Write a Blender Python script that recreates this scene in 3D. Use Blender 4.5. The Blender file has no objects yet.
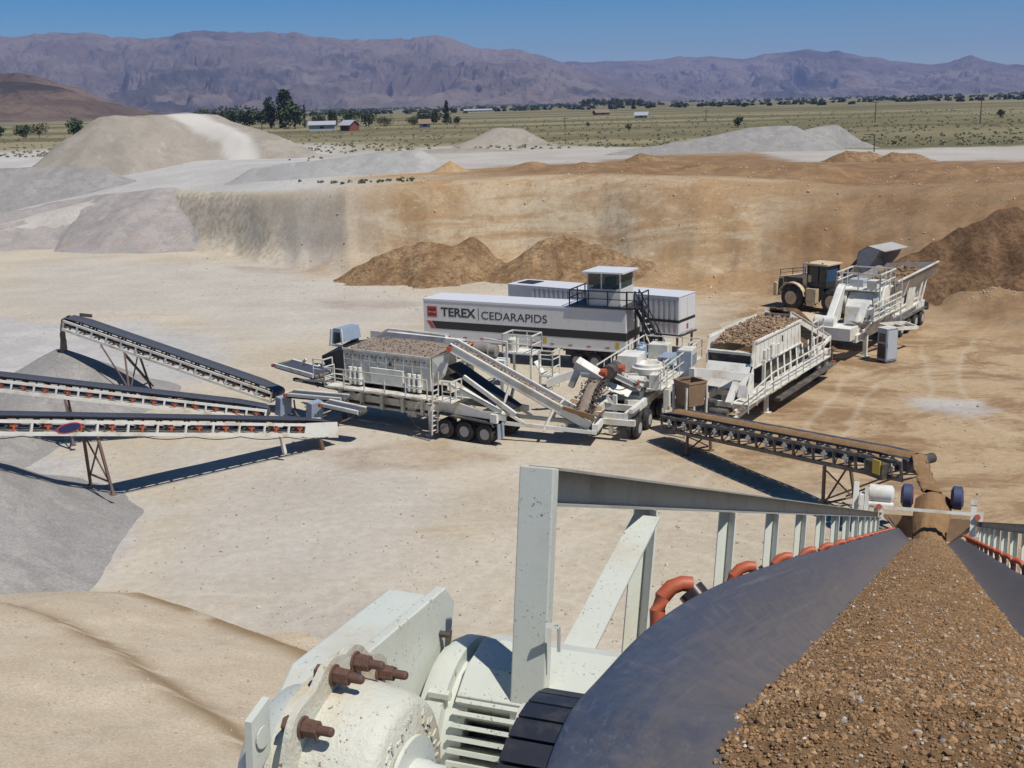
SUN_STR = 5.0
SKY_STR = 0.08
EXPO = -0.08
HAZE = 0.00007
HAZE_COL = (0.44, 0.56, 1.0, 1)
import bpy, math, random
import numpy as np
from mathutils import Vector, Matrix

random.seed(7)
RNG = np.random.default_rng(11)
S = bpy.context.scene
COL = S.collection
R = math.radians

# ------------------------------------------------------------------ survey of the site
# The camera stands 17 m above the pit floor (z = 0).  sight() gives the line of sight of the
# surveyed photo point, used only to work out where on the real ground a thing stands.
FOC = 1150.0
CAM_H = 17.0
PITCH = math.atan(280 / FOC)
ROLL = R(1.4)


def sight(x, y):
    a1, b1 = x - 512, 384 - y
    a = a1 * math.cos(ROLL) + b1 * math.sin(ROLL)
    b = -a1 * math.sin(ROLL) + b1 * math.cos(ROLL)
    return (a, FOC * math.cos(PITCH) + b * math.sin(PITCH), -FOC * math.sin(PITCH) + b * math.cos(PITCH))


def G(x, y, z=0.0):
    r = sight(x, y)
    t = (z - CAM_H) / r[2]
    return Vector((r[0] * t, r[1] * t, z))


def AT(x, y, Y):
    r = sight(x, y)
    t = Y / r[1]
    return Vector((r[0] * t, Y, CAM_H + r[2] * t))


# ------------------------------------------------------------------ noise
def _hash(ix, iy, seed):
    h = (ix.astype(np.int64) * 374761393 + iy.astype(np.int64) * 668265263 + seed * 974634777) & 0x7fffffff
    h = ((h ^ (h >> 13)) * 1274126177) & 0x7fffffff
    return ((h ^ (h >> 16)) & 0xffff) / 65535.0


def vnoise(x, y, seed=0):
    x = np.asarray(x, float); y = np.asarray(y, float)
    ix = np.floor(x); iy = np.floor(y)
    fx = x - ix; fy = y - iy
    fx = fx * fx * (3 - 2 * fx); fy = fy * fy * (3 - 2 * fy)
    a = _hash(ix, iy, seed); b = _hash(ix + 1, iy, seed)
    c = _hash(ix, iy + 1, seed); d = _hash(ix + 1, iy + 1, seed)
    return (a * (1 - fx) + b * fx) * (1 - fy) + (c * (1 - fx) + d * fx) * fy


def fbm(x, y, oct=4, seed=0, gain=0.5):
    s = 0; a = 1; n = 0
    for i in range(oct):
        s = s + a * vnoise(x * 2 ** i, y * 2 ** i, seed + i * 17)
        n += a; a *= gain
    return s / n


def sstep(a, b, x):
    t = np.clip((x - a) / (b - a), 0, 1)
    return t * t * (3 - 2 * t)


# ------------------------------------------------------------------ materials
def new_mat(name):
    m = bpy.data.materials.new(name)
    m.use_nodes = True
    nt = m.node_tree
    return m, nt, nt.nodes['Principled BSDF']


class NB:
    """small helper around a node tree"""
    def __init__(s, nt, coord='Object'):
        s.nt = nt
        tc = nt.nodes.new('ShaderNodeTexCoord')
        s.co = tc.outputs[coord]

    def map(s, scale=(1, 1, 1), rot=(0, 0, 0)):
        n = s.nt.nodes.new('ShaderNodeMapping')
        n.inputs['Scale'].default_value = scale
        n.inputs['Rotation'].default_value = rot
        s.nt.links.new(s.co, n.inputs['Vector'])
        return n.outputs[0]

    def noise(s, scale, detail=5, rough=0.6, vec=None, dist=0.0):
        n = s.nt.nodes.new('ShaderNodeTexNoise')
        n.inputs['Scale'].default_value = scale
        n.inputs['Detail'].default_value = detail
        n.inputs['Roughness'].default_value = rough
        n.inputs['Distortion'].default_value = dist
        s.nt.links.new(vec if vec is not None else s.co, n.inputs['Vector'])
        return n.outputs['Fac']

    def voro(s, scale, vec=None, out='Color', rand=1.0):
        n = s.nt.nodes.new('ShaderNodeTexVoronoi')
        n.inputs['Scale'].default_value = scale
        n.inputs['Randomness'].default_value = rand
        s.nt.links.new(vec if vec is not None else s.co, n.inputs['Vector'])
        return n.outputs[out]

    def ramp(s, fac, lo, hi, a=0.0, b=1.0):
        n = s.nt.nodes.new('ShaderNodeMapRange')
        n.inputs['From Min'].default_value = lo
        n.inputs['From Max'].default_value = hi
        n.inputs['To Min'].default_value = a
        n.inputs['To Max'].default_value = b
        n.interpolation_type = 'SMOOTHSTEP'
        s.nt.links.new(fac, n.inputs['Value'])
        return n.outputs[0]

    def mix(s, fac, a, b):
        n = s.nt.nodes.new('ShaderNodeMix')
        n.data_type = 'RGBA'
        for sock, v in ((n.inputs[0], fac), (n.inputs[6], a), (n.inputs[7], b)):
            if isinstance(v, (int, float)):
                sock.default_value = v
            elif isinstance(v, tuple):
                sock.default_value = (*v, 1) if len(v) == 3 else v
            else:
                s.nt.links.new(v, sock)
        return n.outputs[2]

    def math(s, op, a, b):
        n = s.nt.nodes.new('ShaderNodeMath')
        n.operation = op
        for sock, v in ((n.inputs[0], a), (n.inputs[1], b)):
            if isinstance(v, (int, float)):
                sock.default_value = v
            else:
                s.nt.links.new(v, sock)
        return n.outputs[0]

    def attr(s, name):
        n = s.nt.nodes.new('ShaderNodeAttribute')
        n.attribute_name = name
        sp = s.nt.nodes.new('ShaderNodeSeparateColor')
        s.nt.links.new(n.outputs['Color'], sp.inputs[0])
        return sp.outputs

    def bump(s, h, strength, dist, bsdf):
        n = s.nt.nodes.new('ShaderNodeBump')
        n.inputs['Strength'].default_value = strength
        n.inputs['Distance'].default_value = dist
        s.nt.links.new(h, n.inputs['Height'])
        s.nt.links.new(n.outputs[0], bsdf.inputs['Normal'])


def simple(name, base, rough=0.6, dirt=None, dirt_amt=0.5, dscale=1.5, metal=0.0, bump=0.0, bscale=30, chips=None, lo=0.45, hi=0.7):
    m, nt, b = new_mat(name)
    k = NB(nt)
    c = k.mix(k.noise(dscale * 4, 4), tuple(0.93 * v for v in base), tuple(min(1, 1.06 * v) for v in base))
    if dirt:
        f = k.math('MULTIPLY', k.ramp(k.noise(dscale, 7, 0.68), lo, hi), dirt_amt)
        c = k.mix(f, c, dirt)
    if chips:
        f = k.ramp(k.noise(dscale * 9, 5, 0.7), 0.66, 0.70)
        c = k.mix(f, c, chips)
        f = k.math('MULTIPLY', k.ramp(k.noise(dscale * 26, 4, 0.75), 0.605, 0.64), k.ramp(k.noise(dscale * 2.6, 4), 0.44, 0.60))
        c = k.mix(f, c, chips)
    nt.links.new(c, b.inputs['Base Color'])
    b.inputs['Roughness'].default_value = rough
    b.inputs['Metallic'].default_value = metal
    if bump:
        k.bump(k.noise(bscale, 5, 0.6), bump, 0.02, b)
    return m


DUST = (0.46, 0.37, 0.25)
M = {}
M['white'] = simple('white_plant_paint', (0.70, 0.70, 0.64), 0.55, DUST, 0.75, 1.1, chips=(0.30, 0.24, 0.17))
M['white_b'] = simple('pale_dusty_paint', (0.62, 0.61, 0.54), 0.6, (0.33, 0.26, 0.17), 0.85, 1.6)
M['fore'] = simple('pale_grey_green_paint', (0.56, 0.585, 0.52), 0.45, (0.46, 0.36, 0.23), 0.45, 2.2, chips=(0.13, 0.10, 0.075), bump=0.06, bscale=25, lo=0.5, hi=0.72)
M['fore_dusty'] = simple('dusty_cast_paint', (0.56, 0.56, 0.47), 0.6, (0.47, 0.37, 0.24), 0.8, 3.0, bump=0.35, bscale=60, lo=0.44, hi=0.66, chips=(0.2, 0.12, 0.07))
M['trailer'] = simple('trailer_white', (0.66, 0.65, 0.61), 0.4, (0.50, 0.46, 0.38), 0.25, 0.8)
M['trailer_roof'] = simple('trailer_roof_sheet', (0.64, 0.65, 0.67), 0.4)
M['ribbed'] = simple('ribbed_van_white', (0.66, 0.66, 0.65), 0.45, (0.5, 0.45, 0.36), 0.25, 0.7)
M['black'] = simple('black_paint', (0.022, 0.021, 0.022), 0.5)
M['letter'] = simple('lettering_black', (0.03, 0.03, 0.035), 0.5)
M['red'] = simple('red_marking', (0.45, 0.06, 0.05), 0.5)
M['orange'] = simple('orange_red_primer', (0.42, 0.085, 0.035), 0.55, (0.35, 0.2, 0.12), 0.4, 5)
M['rust'] = simple('rusty_steel', (0.115, 0.06, 0.042), 0.75, (0.20, 0.13, 0.09), 0.6, 4, bump=0.3, bscale=60)
M['rust_leg'] = simple('rust_brown_steel', (0.15, 0.095, 0.075), 0.75, (0.28, 0.22, 0.16), 0.5, 1.5)
M['steel'] = simple('dark_bare_steel', (0.07, 0.068, 0.068), 0.5, DUST, 0.4, 2)
M['dark'] = simple('dark_machinery', (0.045, 0.042, 0.040), 0.7, (0.26, 0.21, 0.15), 0.5, 1.2)
M['tyre'] = simple('tyre_rubber', (0.028, 0.028, 0.029), 0.8, (0.16, 0.14, 0.11), 0.6, 2.5)
M['rim'] = simple('dull_rim', (0.40, 0.40, 0.39), 0.5, DUST, 0.6, 4)
M['panel_blue'] = simple('blue_grey_sheet', (0.27, 0.33, 0.42), 0.4, (0.4, 0.38, 0.34), 0.3, 2)
M['bin'] = simple('brown_dusty_bin', (0.24, 0.155, 0.09), 0.7, (0.36, 0.27, 0.18), 0.5, 2)
M['loader'] = simple('dusty_tan_loader', (0.58, 0.47, 0.30), 0.65, (0.33, 0.26, 0.18), 0.8, 1.0)
M['loader_dark'] = simple('loader_black', (0.035, 0.033, 0.032), 0.6, (0.2, 0.16, 0.11), 0.4, 1.5)
M['bucket'] = simple('worn_bucket_steel', (0.46, 0.43, 0.40), 0.45, (0.35, 0.28, 0.20), 0.5, 1.5)
M['hopper_grey'] = simple('worn_hopper_plate', (0.27, 0.245, 0.21), 0.55, (0.12, 0.10, 0.08), 0.6, 1.3)
M['yellow'] = simple('yellow_paint', (0.55, 0.38, 0.04), 0.5)
M['blue_red'] = simple('faded_blue_tyre', (0.045, 0.06, 0.12), 0.6)
M['oval'] = simple('navy_plate', (0.02, 0.022, 0.09), 0.4)
M['timber'] = simple('weathered_pole', (0.10, 0.075, 0.055), 0.9)
M['bark'] = simple('bark', (0.11, 0.08, 0.06), 0.9)
M['barn_red'] = simple('barn_red_boards', (0.20, 0.06, 0.045), 0.8)
M['wall_white'] = simple('white_siding', (0.42, 0.42, 0.40), 0.7)
M['roof_metal'] = simple('pale_metal_roof', (0.36, 0.37, 0.40), 0.5)
M['roof_brown'] = simple('brown_roof', (0.22, 0.15, 0.11), 0.8)


def glass_mat():
    m, nt, b = new_mat('tinted_glass')
    b.inputs['Base Color'].default_value = (0.05, 0.10, 0.10, 1)
    b.inputs['Roughness'].default_value = 0.06
    b.inputs['Alpha'].default_value = 0.45
    b.inputs['Specular IOR Level'].default_value = 0.8
    return m


M['glass'] = glass_mat()


def belt_mat(name, base=(0.040, 0.051, 0.078), rough=0.42, along=(60, 1.2, 60), dusty=False):
    m, nt, b = new_mat(name)
    k = NB(nt)
    v = k.map(along)
    c = k.mix(k.ramp(k.noise(1.0, 6, 0.7, v), 0.35, 0.7), base, tuple(1.22 * q for q in base))
    c = k.mix(k.math('MULTIPLY', k.ramp(k.noise(9, 7, 0.75), 0.45, 0.75), 0.35), c, (0.17, 0.155, 0.14))
    if dusty:
        # film of fines left beside the load
        sx = nt.nodes.new('ShaderNodeSeparateXYZ'); nt.links.new(k.co, sx.inputs[0])
        off = k.math('ABSOLUTE', k.math('SUBTRACT', sx.outputs[0], 0.03), 0)
        wob = k.math('MULTIPLY', k.math('SUBTRACT', k.noise(1.0, 6, 0.7, k.map((30, 1.5, 30))), 0.5), 0.5)
        f = k.ramp(k.math('ADD', off, wob), 0.88, 0.56, 0.0, 1.0)
        f = k.math('MULTIPLY', f, k.ramp(k.noise(7, 8, 0.75), 0.25, 0.7, 0.25, 0.85))
        c = k.mix(f, c, (0.135, 0.115, 0.10))
        c = k.mix(k.math('MULTIPLY', k.ramp(k.noise(1.0, 5, 0.7, k.map((45, 0.5, 45))), 0.56, 0.66), 0.4), c, (0.13, 0.135, 0.15))
    nt.links.new(c, b.inputs['Base Color'])
    b.inputs['Roughness'].default_value = rough
    k.bump(k.noise(140, 3), 0.05, 0.005, b)
    return m


M['belt'] = belt_mat('conveyor_belt_rubber', dusty=True)
M['belt_far'] = belt_mat('worn_conveyor_belt', (0.05, 0.058, 0.078), 0.55, (1, 30, 30))
M['lag'] = simple('pulley_lagging', (0.022, 0.024, 0.032), 0.42, (0.10, 0.09, 0.08), 0.4, 8)


def earth(name, c1, c2, c3=None, s1=0.6, s2=4.0, grain=18, bump=0.5, bd=0.05, stretch=None, rot=(0, 0, 0), gc=0.2, streak=0.0):
    """loose soil or gravel: broad patches, streaks and grain"""
    m, nt, b = new_mat(name)
    k = NB(nt)
    v = k.map(stretch, rot) if stretch else None
    c = k.mix(k.ramp(k.noise(s1, 6, 0.65, v), 0.35, 0.68), c1, c2)
    if c3:
        c = k.mix(k.ramp(k.noise(s2, 6, 0.7, v), 0.5, 0.75), c, c3)
    if streak:
        sv = k.map((1, 1, 0.10))
        c = k.mix(k.math('MULTIPLY', k.ramp(k.noise(streak, 7, 0.7, sv), 0.45, 0.62), 0.6), c, tuple(0.80 * q for q in c1))
        c = k.mix(k.math('MULTIPLY', k.ramp(k.noise(streak * 1.7, 6, 0.7, sv), 0.55, 0.68), 0.5), c, tuple(1.18 * q for q in c2))
    g = k.noise(grain, 8, 0.75)
    dk = k.mix(k.ramp(g, 0.32, 0.68), (1 - gc, 1 - gc, 1 - gc), (1 + gc * .7, 1 + gc * .7, 1 + gc * .7))
    mu = nt.nodes.new('ShaderNodeMix'); mu.data_type = 'RGBA'; mu.blend_type = 'MULTIPLY'
    mu.inputs[0].default_value = 1
    nt.links.new(c, mu.inputs[6]); nt.links.new(dk, mu.inputs[7])
    nt.links.new(mu.outputs[2], b.inputs['Base Color'])
    b.inputs['Roughness'].default_value = 0.95
    b.inputs['Specular IOR Level'].default_value = 0.15
    k.bump(g, bump, bd, b)
    return m


M['gravel_grey'] = earth('grey_crushed_gravel', (0.265, 0.255, 0.24), (0.325, 0.31, 0.29), (0.23, 0.22, 0.21), 0.25, 1.2, 9, streak=0.5)
M['gravel_pale'] = earth('pale_grey_gravel', (0.335, 0.325, 0.31), (0.385, 0.375, 0.355), (0.30, 0.29, 0.28), 0.12, 0.6, 4, gc=.1, streak=0.25)
M['sand_tan'] = earth('tan_sand', (0.50, 0.415, 0.30), (0.56, 0.475, 0.355), (0.46, 0.375, 0.265), 0.3, 1.1, 14, 0.7, 0.05, gc=.22)
M['orange_soil'] = earth('orange_soil', (0.38, 0.24, 0.12), (0.44, 0.30, 0.165), (0.30, 0.18, 0.09), 0.3, 1.0, 3)
M['brown_soil'] = earth('brown_spoil', (0.25, 0.15, 0.075), (0.40, 0.27, 0.15), (0.15, 0.088, 0.045), 0.45, 1.1, 2.5, 1.0, 0.3, gc=.4)
M['dark_soil'] = earth('dark_brown_spoil', (0.14, 0.08, 0.042), (0.27, 0.165, 0.09), (0.085, 0.05, 0.03), 0.4, 1.2, 2.5, 1.0, 0.3, gc=.4)
M['load'] = earth('damp_brown_gravel', (0.265, 0.16, 0.078), (0.33, 0.205, 0.105), (0.19, 0.11, 0.055), 1.5, 7, 60, 0.9, 0.02, gc=.38)
M['load_grey'] = earth('grey_brown_screenings', (0.24, 0.19, 0.15), (0.31, 0.25, 0.20), (0.18, 0.14, 0.11), 1.5, 6, 30, 0.8, 0.03)


def stones_mat():
    m, nt, b = new_mat('mixed_pebbles')
    k = NB(nt)
    at = nt.nodes.new('ShaderNodeAttribute'); at.attribute_name = 'tint'
    c = k.mix(k.ramp(k.noise(40, 4), 0.3, 0.7), (0.78, 0.76, 0.74), (1.1, 1.1, 1.1))
    mu = nt.nodes.new('ShaderNodeMix'); mu.data_type = 'RGBA'; mu.blend_type = 'MULTIPLY'
    mu.inputs[0].default_value = 1
    nt.links.new(at.outputs['Color'], mu.inputs[6]); nt.links.new(c, mu.inputs[7])
    nt.links.new(mu.outputs[2], b.inputs['Base Color'])
    b.inputs['Roughness'].default_value = 0.85
    return m


M['stones'] = stones_mat()


def leaf_mat(name, c1, c2):
    m, nt, b = new_mat(name)
    k = NB(nt)
    c = k.mix(k.ramp(k.noise(0.55, 4), 0.35, 0.65), c1, c2)
    nt.links.new(c, b.inputs['Base Color'])
    b.inputs['Roughness'].default_value = 0.8
    return m


M['leaf_dark'] = leaf_mat('dark_foliage', (0.018, 0.034, 0.016), (0.04, 0.065, 0.026))
M['leaf_mid'] = leaf_mat('mid_foliage', (0.035, 0.06, 0.025), (0.075, 0.105, 0.045))
M['leaf_sage'] = leaf_mat('sage_foliage', (0.19, 0.18, 0.105), (0.27, 0.25, 0.15))
M['leaf_bright'] = leaf_mat('fresh_green_foliage', (0.06, 0.09, 0.035), (0.11, 0.14, 0.06))


# ------------------------------------------------------------------ mesh builder
class MB:
    def __init__(s):
        s.v = []; s.f = []

    def add(s, vs, fs):
        o = len(s.v)
        s.v += [tuple(p) for p in vs]
        s.f += [tuple(i + o for i in f) for f in fs]
        return s

    def box(s, x0, x1, y0, y1, z0, z1):
        return s.add([(x0, y0, z0), (x1, y0, z0), (x1, y1, z0), (x0, y1, z0), (x0, y0, z1), (x1, y0, z1), (x1, y1, z1), (x0, y1, z1)],
                     [(0, 3, 2, 1), (4, 5, 6, 7), (0, 1, 5, 4), (1, 2, 6, 5), (2, 3, 7, 6), (3, 0, 4, 7)])

    def beam(s, p, q, w, h=None, up=(0, 0, 1)):
        h = h or w
        p = Vector(p); q = Vector(q); d = (q - p).normalized(); up = Vector(up)
        if abs(d.dot(up)) > 0.98:
            up = Vector((0, 1, 0)) if abs(d.y) < 0.9 else Vector((1, 0, 0))
        a = d.cross(up).normalized() * (w / 2)
        b = a.cross(d).normalized() * (h / 2)
        vs = [p - a - b, p + a - b, p + a + b, p - a + b, q - a - b, q + a - b, q + a + b, q - a + b]
        return s.add(vs, [(0, 1, 2, 3), (7, 6, 5, 4), (0, 4, 5, 1), (1, 5, 6, 2), (2, 6, 7, 3), (3, 7, 4, 0)])

    def lathe(s, p, q, prof, n=16):
        """prof: list of (distance along p->q in metres, radius)"""
        p = Vector(p); q = Vector(q); d = (q - p).normalized()
        u = d.orthogonal().normalized(); w = d.cross(u)
        vs = []
        for t, r in prof:
            c = p + d * t
            for i in range(n):
                a = 2 * math.pi * i / n
                vs.append(c + (u * math.cos(a) + w * math.sin(a)) * r)
        fs = []
        for j in range(len(prof) - 1):
            for i in range(n):
                k = (i + 1) % n
                fs.append((j * n + i, j * n + k, (j + 1) * n + k, (j + 1) * n + i))
        fs.append(tuple(reversed(range(n))))
        fs.append(tuple((len(prof) - 1) * n + i for i in range(n)))
        return s.add(vs, fs)

    def tube(s, p, q, r, n=8, r2=None):
        L = (Vector(q) - Vector(p)).length
        return s.lathe(p, q, [(0, r), (L, r if r2 is None else r2)], n)

    def path(s, pts, r, n=7):
        pts = [Vector(p) for p in pts]
        vs = []; fs = []
        for i, p in enumerate(pts):
            d = (pts[min(i + 1, len(pts) - 1)] - pts[max(i - 1, 0)]).normalized()
            u = d.cross(Vector((0.13, 0.27, 0.95))).normalized(); w = d.cross(u)
            for k in range(n):
                a = 2 * math.pi * k / n
                vs.append(p + (u * math.cos(a) + w * math.sin(a)) * r)
        for j in range(len(pts) - 1):
            for i in range(n):
                k = (i + 1) % n
                fs.append((j * n + i, j * n + k, (j + 1) * n + k, (j + 1) * n + i))
        fs.append(tuple(reversed(range(n)))); fs.append(tuple((len(pts) - 1) * n + i for i in range(n)))
        return s.add(vs, fs)

    def prism(s, pts, vec):
        """polygon extruded by vec"""
        n = len(pts); v = Vector(vec)
        a = [Vector(p) for p in pts]; b = [p + v for p in a]
        fs = [tuple(reversed(range(n))), tuple(range(n, 2 * n))]
        for i in range(n):
            k = (i + 1) % n
            fs.append((i, k, n + k, n + i))
        return s.add(a + b, fs)

    def plate(s, a, b, c, d, t=0.03):
        a, b, c, d = map(Vector, (a, b, c, d))
        nrm = (b - a).cross(d - a).normalized() * t
        return s.prism([a, b, c, d], nrm)

    def rail(s, pts, h, step=1.4, r=0.028, mids=1, base=True):
        """hand rail with posts along pts"""
        pts = [Vector(p) for p in pts]
        up = Vector((0, 0, h))
        for a, b in zip(pts, pts[1:]):
            s.beam(a + up, b + up, r * 2)
            for m in range(mids):
                u2 = Vector((0, 0, h * (m + 1) / (mids + 1)))
                s.beam(a + u2, b + u2, r * 1.5)
            n = max(1, round((b - a).length / step))
            for i in range(n + 1):
                c = a.lerp(b, i / n)
                s.beam(c, c + up, r * 1.9)
        return s

    def build(s, name, mat, parent=None, smooth=False, bevel=0.0, label=None):
        me = bpy.data.meshes.new(name)
        me.from_pydata(s.v, [], s.f)
        me.materials.append(mat if not isinstance(mat, str) else M[mat])
        if smooth:
            me.polygons.foreach_set('use_smooth', [True] * len(me.polygons))
            me.set_sharp_from_angle(angle=R(40))
        o = bpy.data.objects.new(name, me)
        COL.objects.link(o)
        if parent:
            o.parent = parent
        if bevel:
            b = o.modifiers.new('bevel', 'BEVEL'); b.width = bevel; b.segments = 2; b.limit_method = 'ANGLE'
        if label:
            o['label'] = label
        return o


def tag(o, label, cat, group=None, kind=None):
    if label: o['label'] = label
    if cat: o['category'] = cat
    if group: o['group'] = group
    if kind: o['kind'] = kind
    return o


def thing(name, label, cat, loc=(0, 0, 0), rz=0.0, group=None):
    o = bpy.data.objects.new(name, None)
    o.empty_display_size = 0.5
    COL.objects.link(o)
    o.location = loc; o.rotation_euler = (0, 0, rz)
    return tag(o, label, cat, group)


def copy_part(src, parent, loc=None, rot=None):
    o = src.copy(); COL.objects.link(o); o.parent = parent
    if loc is not None: o.location = loc
    if rot is not None: o.rotation_euler = rot
    for c in src.children:
        d = c.copy(); COL.objects.link(d); d.parent = o
    return o


def np_mesh(name, verts, faces, mat, smooth=True, attrs=None):
    me = bpy.data.meshes.new(name)
    me.from_pydata(np.asarray(verts).tolist(), [], np.asarray(faces).tolist())
    me.materials.append(mat)
    if smooth:
        me.polygons.foreach_set('use_smooth', [True] * len(me.polygons))
    for an, val in (attrs or {}).items():
        a = me.color_attributes.new(an, 'FLOAT_COLOR', 'POINT')
        val = np.asarray(val, float)
        rgba = np.ones((len(verts), 4)); rgba[:, :val.shape[1]] = val
        a.data.foreach_set('color', rgba.ravel())
    o = bpy.data.objects.new(name, me)
    COL.objects.link(o)
    return o


ICO_V = []
ICO_F = []


def _ico():
    t = (1 + 5 ** .5) / 2
    v = np.array([(-1, t, 0), (1, t, 0), (-1, -t, 0), (1, -t, 0), (0, -1, t), (0, 1, t), (0, -1, -t), (0, 1, -t), (t, 0, -1), (t, 0, 1), (-t, 0, -1), (-t, 0, 1)], float)
    v /= np.linalg.norm(v[0])
    f = np.array([(0, 11, 5), (0, 5, 1), (0, 1, 7), (0, 7, 10), (0, 10, 11), (1, 5, 9), (5, 11, 4), (11, 10, 2), (10, 7, 6), (7, 1, 8), (3, 9, 4), (3, 4, 2), (3, 2, 6), (3, 6, 8), (3, 8, 9), (4, 9, 5), (2, 4, 11), (6, 2, 10), (8, 6, 7), (9, 8, 1)])
    return v, f


ICO_V, ICO_F = _ico()


def stones(name, pos, size, mat, tints, flat=0.75):
    """many loose stones as one mesh (uncountable stuff)"""
    n = len(pos)
    base = ICO_V[None] * RNG.uniform(0.65, 1.25, (n, 12, 1))
    sc = size[:, None, None] * RNG.uniform(0.65, 1.2, (n, 1, 3)) * np.array([1, 1, flat])
    v = base * sc
    a = RNG.uniform(0, 6.28, n); ca = np.cos(a)[:, None]; sa = np.sin(a)[:, None]
    x = v[:, :, 0] * ca - v[:, :, 1] * sa; y = v[:, :, 0] * sa + v[:, :, 1] * ca
    v = np.stack([x, y, v[:, :, 2]], 2) + pos[:, None, :]
    f = ICO_F[None] + (np.arange(n) * 12)[:, None, None]
    t = np.repeat(tints, 12, axis=0)
    return np_mesh(name, v.reshape(-1, 3), f.reshape(-1, 3), mat, False, {'tint': t})


def leafy(centres, sizes, per, leaf, flat=0.9):
    """clumps of small leaf faces around centres; returns verts, faces"""
    n = len(centres) * per
    c = np.repeat(centres, per, 0); s = np.repeat(sizes, per)
    d = RNG.normal(size=(n, 3)); d /= np.linalg.norm(d, axis=1)[:, None]
    r = RNG.uniform(0.25, 1.0, n) ** 0.5
    p = c + d * (r * s)[:, None] * np.array([1, 1, flat])
    u = RNG.normal(size=(n, 3)); u /= np.linalg.norm(u, axis=1)[:, None]
    w = np.cross(u, RNG.normal(size=(n, 3))); w /= np.linalg.norm(w, axis=1)[:, None]
    L = (leaf * RNG.uniform(0.6, 1.5, n))[:, None]
    v = np.stack([p - u * L, p + w * L * 0.8, p + u * L, p - w * L * 0.8], 1).reshape(-1, 3)
    f = np.arange(n * 4).reshape(-1, 4)
    return v, f
M['roller_steel'] = simple('polished_roller_steel', (0.05, 0.036, 0.034), 0.28, (0.12, 0.07, 0.05), 0.4, 6, metal=0.3)
M['panel_grey'] = simple('light_grey_sheet', (0.42, 0.45, 0.49), 0.45, (0.4, 0.36, 0.3), 0.3, 2)
M['tread_pale'] = simple('galvanised_tread', (0.42, 0.43, 0.45), 0.5)
M['emblem_dark'] = simple('emblem_dark_red', (0.16, 0.02, 0.025), 0.5)
M['cab_glass'] = simple('dark_cab_glass', (0.012, 0.016, 0.022), 0.08)
M['cab_blue'] = simple('sky_reflection_windshield', (0.03, 0.085, 0.17), 0.08)  # blue of the reflected sky is put into the glass colour
M['post'] = M['fore']
M['rail'] = simple('shaded_rail_paint', (0.36, 0.375, 0.335), 0.5, (0.16, 0.14, 0.115), 0.6, 2.0, chips=(0.13, 0.10, 0.075), bump=0.05)  # whole rail painted darker to carry the shade inside its channel
M['fin_gap_shade'] = simple('fin_gap_shade_paint', (0.05, 0.052, 0.05), 0.6)  # near-black colour stands in for shade in the gaps between motor fins
# ------------------------------------------------------------------ terrain
#  photo column, foot of the pit wall, crest of the pit wall (photo rows), run per metre of rise
WALL = [(-200, 262, 236, 1.8), (-80, 256, 230, 1.8), (0, 251, 226, 1.8), (60, 249, 210, 1.8), (120, 247, 195, 1.7), (170, 248, 189, 1.6), (220, 255, 191, 1.5),
        (262, 263, 191, 1.45), (300, 269, 190, 1.45), (350, 276, 186, 1.45), (430, 279, 181, 1.4), (520, 278, 176, 1.4),
        (600, 282, 174, 1.5), (700, 293, 176, 1.8), (780, 301, 180, 2.2), (850, 306, 186, 2.4), (930, 318, 186, 2.6),
        (1024, 335, 184, 3.0), (1120, 350, 186, 3.2), (1300, 400, 186, 3.4)]
_az = []; _dt = []; _dc = []; _rim = []
for px, ty, cy, run in WALL:
    t = G(px, ty)
    dt = math.hypot(t.x, t.y)
    c = G(px, cy)
    tc = CAM_H / math.hypot(c.x, c.y)
    rim = max(0.6, (CAM_H - tc * dt) / (1 + run * tc))
    _az.append(math.atan2(t.x, t.y)); _dt.append(dt); _dc.append(dt + run * rim); _rim.append(rim)
PLAIN = 8.8


def wall_pos(x, y):
    az = np.arctan2(x, y); d = np.hypot(x, y)
    dt = np.interp(az, _az, _dt); dc = np.interp(az, _az, _dc); rim = np.interp(az, _az, _rim)
    wob = (fbm((x + y * .6) / 21, (y - x * .6) / 21, 3, 5) - 0.5) * 5
    return az, d, dt + wob, dc + wob * 0.6, rim


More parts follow.
